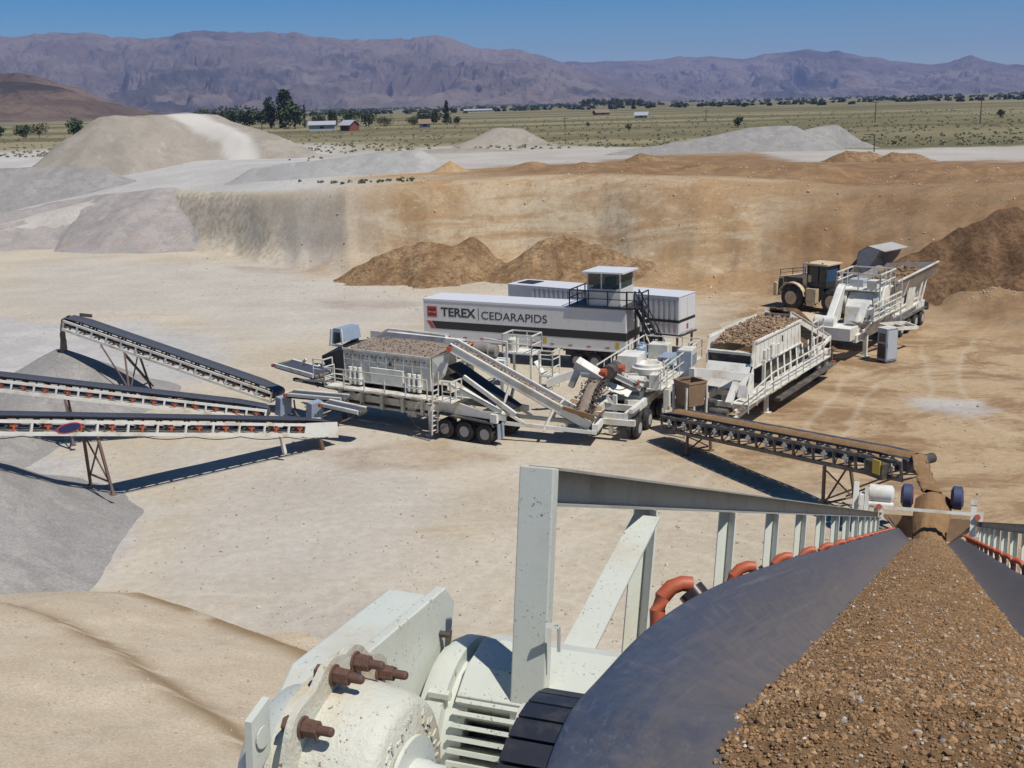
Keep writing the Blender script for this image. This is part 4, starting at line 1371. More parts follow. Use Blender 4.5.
# load on it
vs = []; fs = []
N = 60
for i in range(N + 1):
    s = 0.5 + (cd_L - 0.4) * i / N
    for j in range(7):
        y = -0.36 + 0.72 * j / 6
        n = 0.10 + 0.16 * (1 - (2 * j / 6 - 1) ** 2) + random.uniform(-.025, .025)
        p = cd_Q(s, y, n); vs.append(cd_t.matrix_basis @ p)
for i in range(N):
    for j in range(6):
        fs.append((i * 7 + j, (i + 1) * 7 + j, (i + 1) * 7 + j + 1, i * 7 + j + 1))
o = np_mesh('gravel', np.array(vs), np.array(fs), M['load'], True); o['kind'] = 'stuff'; o['label'] = 'brown gravel riding on the feed conveyor'
dD = (D_h - D_t); dD.z = 0; dD.normalize()


def flow_to(a, b, name, label, r0, r1, mat):
    a = Vector(a); b = Vector(b)
    pts = []
    for i in range(6):
        f = i / 5
        p = a.lerp(b, f); p.z = a.z + (b.z - a.z) * f ** 1.8
        q = Vector((a.x + (b.x - a.x) * f ** 0.75, a.y + (b.y - a.y) * f ** .75, p.z))
        pts.append(q)
    return stream(name, label, pts, [(r0 + (r1 - r0) * i / 5,) * 2 for i in range(6)], mat)
# ------------------------------------------------------------------ running gear shared by the plants
_wc = {}


def wheel(parent, x, y, z, r=0.53, w=0.3, face=-1, rot=None, name='wheel', rim='rim'):
    """tyre with a dished rim; face = which way along local y the dish looks"""
    key = (r, w, rim)
    if key not in _wc:
        m = MB().lathe((0, -w / 2, 0), (0, 1, 0), [(0, r * .58), (.001, r * .62), (w * .08, r * .90), (w * .2, r), (w * .8, r), (w * .92, r * .90), (w, r * .62), (w * 1.001, r * .58)], 28)
        o = m.build(name, 'tyre', parent, True)
        m = MB().lathe((0, -w / 2 - .004, 0), (0, 1, 0), [(0, r * .54), (.001, r * .50), (w * .34, r * .40), (w * .36, r * .24), (w * .10, r * .20), (w * .08, .02)], 24)
        m.build('rim', rim, o, True)
        _wc[key] = o
        o.location = (x, y, z)
    else:
        o = copy_part(_wc[key], parent, (x, y, z))
    o.rotation_euler = (0, 0, 0 if face < 0 else math.pi)
    return o


def axle_set(parent, xs, y_near, y_far, r=0.53):
    for x in xs:
        wheel(parent, x, y_near, r, r, face=-1)
        wheel(parent, x, y_near + .34, r, r, face=-1)
        wheel(parent, x, y_far, r, r, face=1)
        wheel(parent, x, y_far - .34, r, r, face=1)
        MB().tube((x, y_near, r), (x, y_far, r), 0.09, 8).build('axle', 'dark', parent)


def frame_pt(o, a):
    """local point -> world helper and inverse for a plant frame"""
    a = R(a); ex = Vector((math.cos(a), math.sin(a), 0)); ey = Vector((-ex.y, ex.x, 0))

    def inv(p):
        d = Vector((p[0] - o[0], p[1] - o[1], 0))
        return Vector((d.dot(ex), d.dot(ey), p[2]))

    def fwd(x, y, z):
        return Vector((o[0], o[1], 0)) + ex * x + ey * y + Vector((0, 0, z))
    return inv, fwd


def mini_belt(parent, a, b, w, name='discharge_conveyor', skirt=0.25, mat='white', belt='belt_far', thick=0.22, motor=True):
    """short belt conveyor: two deep side channels, belt, end drums as sub-parts"""
    a = Vector(a); b = Vector(b); d = (b - a).normalized()
    side = d.cross(Vector((0, 0, 1))).normalized(); up = side.cross(d)
    m = MB()
    for s in (-1, 1):
        m.beam(a + side * s * w / 2, b + side * s * w / 2, 0.07, thick, up)
        m.beam(a + side * s * (w / 2 + .04) + up * thick * .5, b + side * s * (w / 2 + .04) + up * thick * .5, 0.12, 0.04, up)
    for i in range(5):
        c = a.lerp(b, (i + .5) / 5) - up * thick * .45
        m.beam(c - side * w / 2, c + side * w / 2, .06, .06)
    o = m.build(name, mat, parent)
    m = MB()
    hw = w / 2 - .05
    m.add([a - side * hw + up * .06, a + up * .0, a + side * hw + up * .06, b - side * hw + up * .06, b + up * .0, b + side * hw + up * .06], [(0, 1, 4, 3), (1, 2, 5, 4)])
    m.add([a - side * hw - up * .2, a + side * hw - up * .2, b + side * hw - up * .2, b - side * hw - up * .2], [(0, 1, 2, 3)])
    m.build('belt', belt, o)
    for q, nm in ((a, 'tail_drum'), (b, 'head_drum')):
        MB().tube(q - side * hw - up * .07, q + side * hw - up * .07, 0.13, 14).build(nm, 'steel', o, True)
    m = MB()
    for s in (-1, 1):
        m.box(*[v for pr in zip(b + side * s * (w / 2 + .08) - Vector((.11, .11, .13)), b + side * s * (w / 2 + .08) + Vector((.11, .11, .10))) for v in pr])
    if motor:
        for k, s in enumerate((-1, 1)):
            c = b + side * s * (w / 2 + .08)
            MB().box(c.x - .08, c.x + .08, c.y - .07, c.y + .07, c.z - .1, c.z + .06).build('bearing', 'orange', o)
    return o


def rubble_on(name, label, fwd, x0, x1, y0, y1, zf, n, smin, smax, tint, bed_mat, lump=.12, seed=0):
    """bed of material plus loose rocks on a deck (uncountable stuff)"""
    nx, ny = 40, 20
    X, Y = np.meshgrid(np.linspace(x0, x1, nx), np.linspace(y0, y1, ny))
    Z = zf(X, Y) + (fbm(X * 1.6 + seed, Y * 1.6, 4, 90 + seed) - .5) * lump
    o0 = fwd(0, 0, 0); exx = fwd(1, 0, 0) - o0; eyy = fwd(0, 1, 0) - o0
    Wp = np.stack([o0.x + exx.x * X + eyy.x * Y, o0.y + exx.y * X + eyy.y * Y, Z], 2)
    idx = np.arange(X.size).reshape(X.shape)
    f = np.stack([idx[:-1, :-1], idx[:-1, 1:], idx[1:, 1:], idx[1:, :-1]], 2).reshape(-1, 4)
    o = np_mesh(name, Wp.reshape(-1, 3), f, bed_mat, True)
    o['kind'] = 'stuff'; o['label'] = label
    if n:
        i = RNG.integers(0, ny - 1, n); j = RNG.integers(0, nx - 1, n)
        p = Wp[i, j] + np.stack([RNG.uniform(-.08, .08, n), RNG.uniform(-.08, .08, n), RNG.uniform(0, .08, n)], 1)
        s = RNG.uniform(smin, smax, n)
        tt = np.array(tint) * RNG.uniform(.5, 1.4, (n, 1))
        q = stones('rocks', p, s, M['stones'], tt)
        q['kind'] = 'stuff'; q['label'] = 'loose rocks ' + label.split(' ', 1)[1] if False else 'loose rocks lying in the ' + label
    return o


# ================================================================== screening plant (left)
P1o = G(468, 441); P1a = -32
inv1, fwd1 = frame_pt(P1o, P1a)
p1 = thing('screening_plant', 'pale wheeled screening plant with ribbed side panels standing left of the lettered trailer', 'screening plant', P1o, R(P1a))
axle_set(p1, (-1.36, -0.12, 1.14), 0.0, 2.5)
m = MB()
for y in (0.28, 2.2):
    m.box(-8.8, 1.9, y - .09, y + .09, 1.28, 1.66)
    m.box(-8.7, -2.0, y - .08, y + .08, 0.98, 1.10)
for x in (-8.6, -7.2, -5.8, -4.4, -3.0, -1.9, 0.6, 1.8):
    m.box(x - .07, x + .07, .40, 2.08, 1.33, 1.58)
m.build('chassis', 'white_b', p1)
for x in (-8.5, -7.0, -5.6, -4.2, -2.9):
    MB().box(x - .09, x + .09, -.02, .14, 1.02, 2.05).build('frame_post', 'white_b', p1)
m = MB()
for x in (-8.2, -6.3, -4.9, -3.4):
    m.beam((x, .3, 1.7), (x + .9, .3, 2.3), .1, .12)
    m.box(x + .2, x + .8, .6, 2.0, 1.7, 2.25)
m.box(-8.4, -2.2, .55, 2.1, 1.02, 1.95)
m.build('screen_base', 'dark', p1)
# screen box: ribbed side sheets
m = MB()
for y in (.20, 2.62):
    m.box(-8.2, -2.35, y - .03, y + .03, 2.36, 4.17)
m.box(-8.23, -8.17, .24, 2.58, 2.4, 4.0)
sb = m.build('screen_box', 'white_b', p1)
m = MB()
for x in np.arange(-8.15, -2.3, .58):
    m.box(x - .03, x + .03, .115, .168, 2.40, 4.10)
m.box(-8.25, -2.3, .10, .169, 4.10, 4.20); m.box(-8.2, -2.35, .12, .166, 3.58, 3.66)
m.build('stiffeners', 'white_b', sb)
m = MB()
for x in np.arange(-7.95, -2.5, .29):
    m.lathe((x, .169, 3.86), (x, -1, 3.86), [(0, .045), (.05, .045)], 8)
m.build('bolt_heads', 'steel', sb)
MB().box(-6.25, -4.05, -.02, .10, 2.46, 3.32).build('drive_guard', 'white', p1, bevel=.02)
MB().box(-5.02, -4.9, .05, .16, 3.5, 3.66).build('gauge', 'black', p1)
spring = None
for x in (-7.62, -7.30, -6.98, -3.62, -3.30, -2.98):
    if spring is None:
        m = MB().lathe((0, 0, 0), (0, 0, 1), [(0, .05), (0, .12), (.30, .12), (.30, .16), (.36, .16), (.36, .115), (.95, .115), (.95, .05)], 14)
        spring = m.build('spring_mount', 'white', p1, True); spring.location = (x, -.02, 2.28)
    else:
        copy_part(spring, p1, (x, -.02, 2.28))
# top rims and the far wall of the screen
m = MB()
m.box(-8.2, -2.3, 2.58, 2.68, 4.17, 4.72); m.beam((-8.2, 2.6, 4.2), (-6.9, 2.6, 4.9), .10, .12); m.beam((-6.9, 2.6, 4.9), (-3.0, 2.6, 4.85), .10, .12)
m.box(-6.6, -3.4, 2.70, 3.35, 4.62, 4.70); m.box(-6.6, -3.4, 3.36, 3.42, 4.55, 4.80)
m.box(-3.55, -2.2, 2.72, 3.3, 4.55, 4.62)
m.build('far_rim', 'white', p1)
rubble_on('screen_gravel', 'layer of grey brown gravel on the left screening plant', fwd1, -8.15, -2.4, .24, 2.57, lambda X, Y: 4.06 + .30 * (Y - .2) / 2.4 + .12 * np.sin((X + 8) / 5.8 * np.pi), 350, .03, .06, (.30, .25, .20), M['load_grey'], .10, 1)
# discharge hood and black rubber chute at the left end
m = MB()
m.prism([(-9.9, 1.05, 4.05), (-9.75, 1.05, 4.95), (-9.55, 1.05, 5.02), (-9.0, 1.05, 5.0), (-8.85, 1.05, 4.3), (-9.0, 1.05, 4.25), (-9.1, 1.05, 4.8), (-9.6, 1.05, 4.8), (-9.75, 1.05, 4.05)], (0, 1.5, 0))
m.box(-9.62, -9.05, 2.50, 2.57, 4.0, 4.82)
m.build('hood', 'panel_blue', p1)
MB().box(-9.9, -9.0, 1.02, 1.08, 3.98, 4.1).beam((-9.85, 1.0, 4.0), (-9.7, 1.0, 5.0), .1).beam((-8.95, 1.0, 4.2), (-9.0, 1.0, 5.0), .1).build('hood_frame', 'white', p1)
m = MB()
m.plate((-9.95, .35, 3.5), (-8.3, .25, 4.1), (-8.3, 2.4, 4.2), (-9.6, 2.4, 4.0), .04)
m.plate((-9.95, .35, 3.5), (-9.6, .5, 2.6), (-8.3, .26, 2.7), (-8.3, .25, 4.1), .04)
m.build('rubber_chute', 'black', p1)
# working platform and hand rails along the near side
m = MB()
m.box(-8.9, -1.95, -.78, .08, 2.10, 2.16)
for x in np.arange(-8.8, -1.9, 1.15): m.beam((x, -.7, 2.08), (x, .2, 1.72), .07)
m.build('walkway', 'white_b', p1)
MB().rail([(-8.9, .1, 2.16), (-8.9, -.76, 2.16), (-1.95, -.76, 2.16)], 1.05, 1.4).build('hand_rail', 'white', p1)
m = MB().rail([(-9.7, -.7, 2.5), (-9.0, -.7, 2.5), (-9.0, .1, 2.5)], 1.1, .7)
m.box(-9.75, -8.95, -.75, .2, 2.44, 2.50)
m.build('end_platform', 'white', p1)
# platform with ladder at the right end
m = MB().box(-1.75, -.45, -.75, .35, 2.12, 2.18)
m.build('ladder_platform', 'white', p1)
m = MB()
for y in (-.92, -.42):
    m.beam((-1.62, y, .35), (-1.42, y, 3.65), .06, .06)
for i in range(9):
    z = .55 + i * .27; m.beam((-1.62 + (z - .35) * .06, -.92, z), (-1.62 + (z - .35) * .06, -.42, z), .05)
m.build('ladder', 'white', p1)
MB().rail([(-1.0, -.72, 2.18), (-.5, -.72, 2.18), (-.5, .3, 2.18)], 1.05, .6).build('platform_rail', 'white', p1)
m = MB().box(-2.42, -2.22, -.1, .12, .06, 1.62).box(-2.55, -2.1, -.25, .27, 0, .08)
m.build('landing_leg', 'white', p1)
MB().box(-2.41, -2.23, 2.1, 2.28, .06, 1.62).box(-2.55, -2.1, 1.95, 2.45, 0, .08).build('landing_leg', 'white', p1)
MB().box(-8.6, -8.4, .2, .4, 0, 1.3).build('landing_leg', 'rust_leg', p1)
# end of the chassis over the wheels
m = MB()
m.prism([(-2.2, .05, 2.05), (-1.0, .05, 2.05), (1.0, .05, 1.70), (2.3, .05, 1.62), (2.3, .05, 1.34), (-2.2, .05, 1.34)], (0, .12, 0))
m.prism([(-2.2, 2.3, 2.05), (-1.0, 2.3, 2.05), (1.0, 2.3, 1.70), (2.3, 2.3, 1.62), (2.3, 2.3, 1.34), (-2.2, 2.3, 1.34)], (0, .12, 0))
m.box(1.5, 1.9, -.15, .04, 1.2, 1.66)
m.build('gooseneck', 'white', p1)
MB().box(1.92, 1.97, -.15, .45, .35, 1.15).build('mud_flap', 'panel_blue', p1)
m = MB()
m.prism([(-1.9, -.25, 1.25), (-1.7, -.25, 1.38), (1.6, -.25, 1.2), (1.75, -.25, 1.0), (1.6, -.25, 1.14), (-1.7, -.25, 1.3)], (0, .6, 0))
m.build('fender', 'dark', p1)
m = MB()
m.plate((-.6, .3, 2.6), (1.8, .3, 1.55), (1.8, 1.1, 1.55), (-.6, 1.1, 2.6), .05)
m.beam((-1.2, .15, 2.9), (2.0, .15, 1.75), .12, .16); m.beam((-.2, .1, 3.4), (2.9, .1, 1.75), .14, .22)
m.build('return_chute', 'white', p1)
m = MB()
m.plate((-2.3, .3, 4.1), (-1.2, .5, 4.6), (-1.2, 2.4, 4.6), (-2.3, 2.5, 4.1), .04)
m.plate((-2.3, .26, 4.1), (-2.3, .26, 2.6), (-1.5, .3, 3.3), (-1.2, .5, 4.5), .04)
m.build('feed_chute', 'white_b', p1)
m = MB().beam((-1.6, 1.3, 3.7), (2.2, 1.3, 1.75), 1.1, .10).beam((-1.6, 1.3, 3.2), (1.6, 1.3, 1.6), 1.1, .06)
m.build('return_belt', 'black', p1)
# side discharge belts feeding the three stackers
c1 = mini_belt(p1, inv1(AT(322, 374, 62.2)), inv1(AT(283, 363, 64.5)), 1.25)
c2 = mini_belt(p1, inv1(AT(345, 398, 60.2)), inv1(AT(290, 393, 61.8)), 0.75, thick=.18)
c3 = mini_belt(p1, inv1(AT(362, 411, 57.6)), inv1(AT(325, 403, 58.6)), 0.75, thick=.2)
for (px, py, Y) in ((282, 405, 61.9), (313, 411, 58.8)):
    q = inv1(AT(px, py, Y))
    m = MB().prism([q + Vector((-.25, -.35, -.5)), q + Vector((.25, -.45, -.5)), q + Vector((.35, -.45, .5)), q + Vector((-.1, -.35, .55))], (0.1, .8, 0))
    m.build('rubber_skirt', 'panel_blue', p1)
m = MB()
for z0, z1, y in ((2.45, 2.15, .3), (1.75, 1.6, .2)):
    m.beam((-8.2, y, z0), (-12.2, y + .2, z1 + .35), .22, .16); m.beam((-8.2, y + 1.6, z0), (-12.0, y + 1.7, z1 + .35), .22, .16)
m.build('discharge_arms', 'dark', p1)
m = MB()
for a, b in (((-12.0, .4, 2.5), (-11.2, .4, 3.2)), ((-11.4, .4, 2.6), (-10.4, .4, 1.7)), ((-11.4, 1.6, 2.6), (-10.4, 1.6, 1.7)), ((-10.6, .4, 2.4), (-9.6, .4, 1.7)), ((-12, .3, 1.9), (-9, .3, 2.2))):
    m.beam(a, b, .1, .14)
m.build('arm_struts', 'white', p1)
first = True
for pts in ([(-6.8, -.1, 1.3), (-7.3, -.6, .5), (-8.6, -1.1, .08), (-10.0, -1.3, .05), (-11.2, -1.0, .2), (-11.9, -.7, .8)], [(-8.4, -.1, 1.3), (-8.8, -.5, .6), (-9.8, -.9, .1), (-10.9, -.9, .2), (-11.5, -.5, 1.0)]):
    pp = [Vector(p) for p in pts]; fine = []
    for i in range(len(pp) - 1):
        for k in range(6):
            t_ = k / 6; a, b, c, d = pp[max(i - 1, 0)], pp[i], pp[i + 1], pp[min(i + 2, len(pp) - 1)]
            fine.append(0.5 * ((2 * b) + (c - a) * t_ + (2 * a - 5 * b + 4 * c - d) * t_ ** 2 + (3 * b - a - 3 * c + d) * t_ ** 3))
    MB().path(fine + [pp[-1]], .05, 7).build('hose', 'rust_leg', p1, True)
MB().path([Vector((-3.6, -.2, 1.0)) + Vector((i * .25, -.25 * math.sin(i * .3), -.75 * math.sin(i * .29))) for i in range(11)], .035, 6).build('hose', 'rust_leg', p1, True)
MB().box(-4.1, -3.5, .3, .9, .75, 1.25).build('control_box', 'white_b', p1)

# ================================================================== transfer belt between the crusher and the left screen
ta = G(592, 424, .95); tb = AT(454, 346, 58.9)
tv = Vector((tb.x - ta.x, tb.y - ta.y, 0))
tr = thing('transfer_conveyor', 'steep white sided transfer belt carrying brown gravel up to the left screening plant', 'conveyor', (ta.x, ta.y, 0), math.atan2(tv.y, tv.x))
inv2, fwd2 = frame_pt(ta, math.degrees(math.atan2(tv.y, tv.x)))
TL = tv.length; tz0, tz1 = ta.z, tb.z
TW = 1.05
m = MB()
for s in (-1, 1):
    m.beam((0, s * TW / 2, tz0), (TL, s * TW / 2, tz1), .09, .44); m.beam((-.05, s * (TW / 2 + .03), tz0 + .24), (TL, s * (TW / 2 + .03), tz1 + .24), .16, .05)
    m.build('side_beam', 'white', tr); m = MB()
m = MB()
N = 16
for i in range(N + 1):
    f_ = i / N
    for y, n in ((-.48, .22), (-.25, .06), (.25, .06), (.48, .22)):
        m.v.append((TL * f_, y, tz0 + (tz1 - tz0) * f_ + n))
for i in range(N):
    for j in range(3): m.f.append((i * 4 + j, (i + 1) * 4 + j, (i + 1) * 4 + j + 1, i * 4 + j + 1))
m.build('belt', 'belt_far', tr, True)
MB().beam((.1, 0, tz0 - .28), (TL, 0, tz1 - .28), .9, .02).build('return_belt', 'black', tr)
for nm, x, z in (('tail_pulley', 0, tz0), ('head_pulley', TL, tz1)):
    MB().tube((x, -.5, z - .05), (x, .5, z - .05), .22, 16).build(nm, 'steel', tr, True)
MB().box(TL - .08, TL + .16, -.78, -.62, tz1 - .14, tz1 + .10).build('bearing', 'orange', tr)
MB().box(TL - .08, TL + .16, .62, .78, tz1 - .14, tz1 + .10).build('bearing', 'orange', tr)
MB().beam((1.55, -TW / 2 - .05, tz0 + 1.12), (1.55, TW / 2 + .05, tz0 + 1.12), .08).beam((1.55, TW / 2 + .02, tz0 + 1.15), (1.55, TW / 2 + .02, tz0 + .7), .08).beam((1.55, -TW / 2 - .02, tz0 + 1.15), (1.55, -TW / 2 - .02, tz0 + .7), .08).build('skirt_bow', 'white', tr)
m = MB()
for x in (1.9, 4.2):
    z = tz0 + (tz1 - tz0) * x / TL
    for s in (-1, 1): m.beam((x, s * .52, z - .2), (x + .45, s * .8, max(1.4, z - 1.7) if x > 3 else .75), .12, .12)
m.build('support_strut', 'white', tr)
m = MB()
for s in (-1, 1):
    m.beam((-.4, s * .75, .72), (4.6, s * .75, .98), .12, .20); m.beam((3.4, s * .76, 1.0), (4.9, s * .76, 1.85), .1, .14)
m.beam((-.35, -.75, .72), (-.35, .75, .72), .12)
m.build('under_frame', 'white', tr)
m = MB()
m.plate((-.25, -.55, tz0 + .30), (1.4, -.55, tz0 + .85), (1.3, -.95, tz0 + 1.05), (-.35, -.95, tz0 + .65), .03)
m.plate((-.25, .55, tz0 + .30), (1.4, .55, tz0 + .85), (1.3, .95, tz0 + 1.15), (-.35, .95, tz0 + .75), -.03)
m.plate((-.25, -.55, tz0 + .28), (-.25, .55, tz0 + .28), (-.6, .8, tz0 + .85), (-.6, -.8, tz0 + .7), -.03)
m.build('hopper', 'bin', tr)
m = MB().beam((-.32, -.78, tz0 + .02), (-.32, .78, tz0 + .02), .3, .36)
m.build('tail_guard', 'white', tr)
rubble_on('belt_gravel', 'strip of brown gravel on the steep transfer belt', fwd2, .2, TL - .05, -.33, .33, lambda X, Y: tz0 + (tz1 - tz0) * X / TL + .20 - Y * Y * .5, 220, .03, .06, (.26, .19, .14), M['load_grey'], .05, 2)

# ================================================================== cone crusher plant (middle)
CNo = G(637.4, 437.4); CNa = 66
inv3, fwd3 = frame_pt(CNo, CNa)
cn = thing('cone_crusher_plant', 'pale wheeled cone crusher plant, cluttered with belts and rails, in front of the control cab', 'crusher plant', CNo, R(CNa))
axle_set(cn, (0.0, 1.75, 4.2), 0.0, 2.5, .53)
m = MB()
for y in (.35, 2.15):
    m.box(-.9, 11.5, y - .1, y + .1, 1.08, 1.5)
for x in (-.8, .9, 3.0, 5.2, 7.4, 9.4, 11.3): m.box(x - .08, x + .08, .45, 2.05, 1.12, 1.45)
m.build('chassis', 'white', cn)
MB().box(-1.0, -.75, -.15, 2.65, .85, 1.15).box(-.9, 1.1, -.05, .18, 1.52, 1.72).build('bumper', 'white', cn)
m = MB()
m.lathe((6.0, 1.25, 1.3), (6.0, 1.25, 9), [(0, .8), (.2, .9), (.7, .75), (.8, .95), (1.1, .95), (1.15, .8), (1.3, .78), (1.32, .62), (1.1, .5)], 28)
m.build('cone_crusher', 'white', cn, True)
m = MB().lathe((3.3, .6, 2.05), (3.3, 2.2, 2.05), [(0, .1), (.01, .42), (1.3, .42), (1.45, .3), (1.5, .1)], 20)
m.build('electric_motor', 'white', cn, True)
MB().box(3.0, 6.0, .1, .3, 1.7, 2.5).build('belt_guard', 'white', cn, bevel=.05)
m = MB().box(2.4, 11.0, -.55, .28, 1.95, 2.02).box(2.4, 11.0, 2.25, 3.1, 1.95, 2.02).box(7.6, 11.0, .3, 2.2, 1.95, 2.02)
m.build('deck', 'white_b', cn)
MB().rail([(2.4, -.52, 2.02), (11.0, -.52, 2.02), (11.0, 3.08, 2.02)], 1.1, 1.2).build('hand_rail', 'white', cn)
MB().rail([(2.4, 3.08, 2.02), (11.0, 3.08, 2.02)], 1.1, 1.3).build('hand_rail', 'white', cn)
m = MB().box(5.6, 7.2, 1.8, 3.0, 2.05, 3.0)
m.build('power_pack', 'white', cn, bevel=.03)
for x, z in ((8.4, 3.1), (8.9, 3.1)):
    MB().lathe((x, 2.5, 2.02), (x, 2.5, 9), [(0, .25), (.9, .25), (1.0, .15), (1.1, .15)], 14).build('oil_tank', 'panel_blue', cn, True)
for i, (x0, y0, x1, y1, z0, z1) in enumerate(((2.6, -.4, 3.3, .2, 2.03, 2.75), (7.9, .5, 9.4, 1.3, 2.03, 2.55), (9.6, 1.2, 10.6, 2.4, 2.03, 2.9), (7.6, 2.4, 8.2, 3.0, 2.03, 2.8))):
    MB().box(x0, x1, y0, y1, z0, z1).build('equipment_box', ('white', 'panel_blue', 'white_b', 'white')[i], cn, bevel=.03)
m = MB()
for q in range(5):
    m.path([Vector((2.8 + q * .5, -.1 + q * .12, 2.1)), Vector((3.6 + q * .5, .1, 2.45 + .1 * (q % 2))), Vector((4.6 + q * .6, .2 + q * .2, 2.2)), Vector((5.6 + q * .8, .1 + q * .3, 2.5))], .045, 6)
m.build('hose_bundle', 'black', cn)
for x in (4.6, 7.4, 9.8):
    MB().box(x - .05, x + .05, -.1, 0, 1.5, 3.1).beam((x, -.05, 3.0), (x + 1.0, -.05, 3.0), .07).build('pipe_post', 'white', cn)
# discharge belt rising to the left, its rubber apron and drop chute
dA_ = inv3(AT(690, 392, 63.0)); dB_ = inv3(AT(604, 371, 60.5))
mini_belt(cn, inv3(AT(668, 388, 61.5)), inv3(AT(632, 381, 60.4)), 1.0, 'under_belt', thick=.34)
m = MB()
q0, q1 = inv3(AT(548, 384, 62.5)), inv3(AT(640, 372, 63.5))
m.beam(inv3(AT(546, 384, 62.8)), inv3(AT(583, 370, 62.8)), .22, .42)
m.build('boom', 'white', cn)
MB().beam(inv3(AT(614, 376, 62.8)), inv3(AT(652, 377, 62.8)), .2, .36).build('boom', 'white', cn)
mini_belt(cn, inv3(AT(640, 386, 60.6)), inv3(AT(607, 370, 60.6)), 1.1, 'discharge_belt', belt='belt_far', thick=.3)
c = inv3(AT(590, 371, 60.0))
m = MB().beam(c + Vector((-.1, .75, .42)), c + Vector((.0, -.75, -.40)), .62, .52, (1, 0, .5))
m.build('drive_box', 'white', cn, bevel=.03)
c = inv3(AT(611, 371, 60.2))
m = MB().lathe(c + Vector((-.55, 0, 0)), c + Vector((.55, 0, 0)), [(0, .1), (0, .40), (1.1, .40), (1.1, .1)], 22)
m.build('head_drum', 'dark', cn, True)
m = MB().prism([c + Vector((.2, -.35, .2)), c + Vector((.2, .05, .42)), c + Vector((.2, .40, .2)), c + Vector((.2, .5, -1.0)), c + Vector((.2, -.3, -1.0))], (.7, 0, 0))
m.build('rubber_apron', 'dark', cn)
for k in (-1, 1):
    cc = inv3(AT(601 if k < 0 else 619, 368 if k > 0 else 372, 59.6)); MB().lathe(cc, cc + Vector((0, -1, 0)), [(0, .2), (.3, .2), (.31, .05)], 12).build('bearing', 'orange', cn)
c = inv3(AT(577, 378, 60.2))
m = MB().beam(c + Vector((0, .35, -.5)), c + Vector((0, -.1, .5)), .35, .3).lathe(c + Vector((0, -.3, .35)), c + Vector((0, -1, .35)), [(0, .28), (.5, .28), (.55, .1)], 14)
m.build('gear_motor', 'white', cn, True)
m = MB()
m.plate(inv3(AT(598, 386, 59.7)), inv3(AT(604, 379, 60.0)), inv3(AT(632, 391, 60.0)), inv3(AT(628, 397, 59.7)), .05)
m.build('side_plate', 'white', cn)
MB().path([inv3(AT(606 + i * 2.2, 383 + 5 * math.sin(i * .3) + i * .35, 59.55)) for i in range(11)], .035, 6).build('hose', 'black', cn)
m = MB()
m.beam(inv3(AT(615, 416, 58.9)), inv3(AT(615, 395, 58.9)), .2, .2); m.beam(inv3(AT(607, 397, 58.9)), inv3(AT(613, 404, 58.9)), .14, .14)
m.build('stand', 'white', cn)
m = MB().beam(inv3(AT(617, 424, 58.3)), inv3(AT(636, 410, 59.6)), .24, .34)
m.box(-1.5, -.9, 2.1, 2.6, .4, 1.1)
m.build('drawbar', 'white', cn)
c = inv3(AT(611, 428, 58.0)); m = MB().beam(c + Vector((0, 0, .55)), c + Vector((0, 0, -.3)), .16, .2).beam(c + Vector((.25, .3, -.1)), c + Vector((-.2, -.5, -.12)), .12, .1)
m.build('jack', 'white_b', cn)
m = MB().beam(inv3(AT(667, 409, 60.4)), inv3(AT(667, 389, 60.4)), .34, .30).beam(inv3(AT(667, 390, 60.4)), inv3(AT(675, 383, 61.2)), .26, .3)
m.build('chute_post', 'white', cn)
m = MB().beam(inv3(AT(626, 404, 59.6)), inv3(AT(648, 404, 60.6)), .3, .42).beam(inv3(AT(642, 403, 60.4)), inv3(AT(642, 388, 60.4)), .22, .22)
m.build('cross_frame', 'white_b', cn)
# electrical cabinet
c = inv3(AT(687, 384, 64.0))
m = MB().box(c.x - .55, c.x + .55, c.y - .4, c.y + .4, c.z - .02, c.z + 2.1)
cb = m.build('electrical_cabinet', 'white', cn, bevel=.02)
MB().box(c.x - .58, c.x - .552, c.y - .36, c.y + .36, c.z + .05, c.z + 2.0).box(c.x - .57, c.x + .58, c.y + .405, c.y + .43, c.z + .0, c.z + 2.12).build('cabinet_door', 'panel_blue', cb)
first = None
for z in (.35, 1.2):
    o = MB().box(c.x - .42, c.x + .42, c.y - .425, c.y - .402, c.z + z, c.z + z + .62).build('louvre_panel', 'panel_blue', cb)
MB().box(c.x - .4, c.x + .4, c.y - .3, c.y + .3, 1.5, c.z - .02).build('cabinet_stand', 'white_b', cn)
# dark gravel dropping from the discharge drum into the transfer belt hopper
f0 = AT(598, 379, 59.7); f1 = fwd2(.55, 0, tz0 + .45)
flow_to(f0, f1, 'falling_gravel', 'dark gravel tumbling from the cone crusher plant into the transfer belt', .22, .30, M['load_grey'])
pts = []
for i in range(2600):
    f_ = random.random(); p = f0.lerp(f1, f_); pts.append((p.x + random.gauss(0, .26), p.y + random.gauss(0, .26), f0.z + (f1.z - f0.z) * f_))
o = stones('falling_rocks', np.array(pts), RNG.uniform(.025, .07, 2600), M['stones'], np.array([.09, .075, .065]) * RNG.uniform(.6, 1.6, (2600, 1)))
o['kind'] = 'stuff'; o['label'] = 'loose rocks falling into the transfer belt'
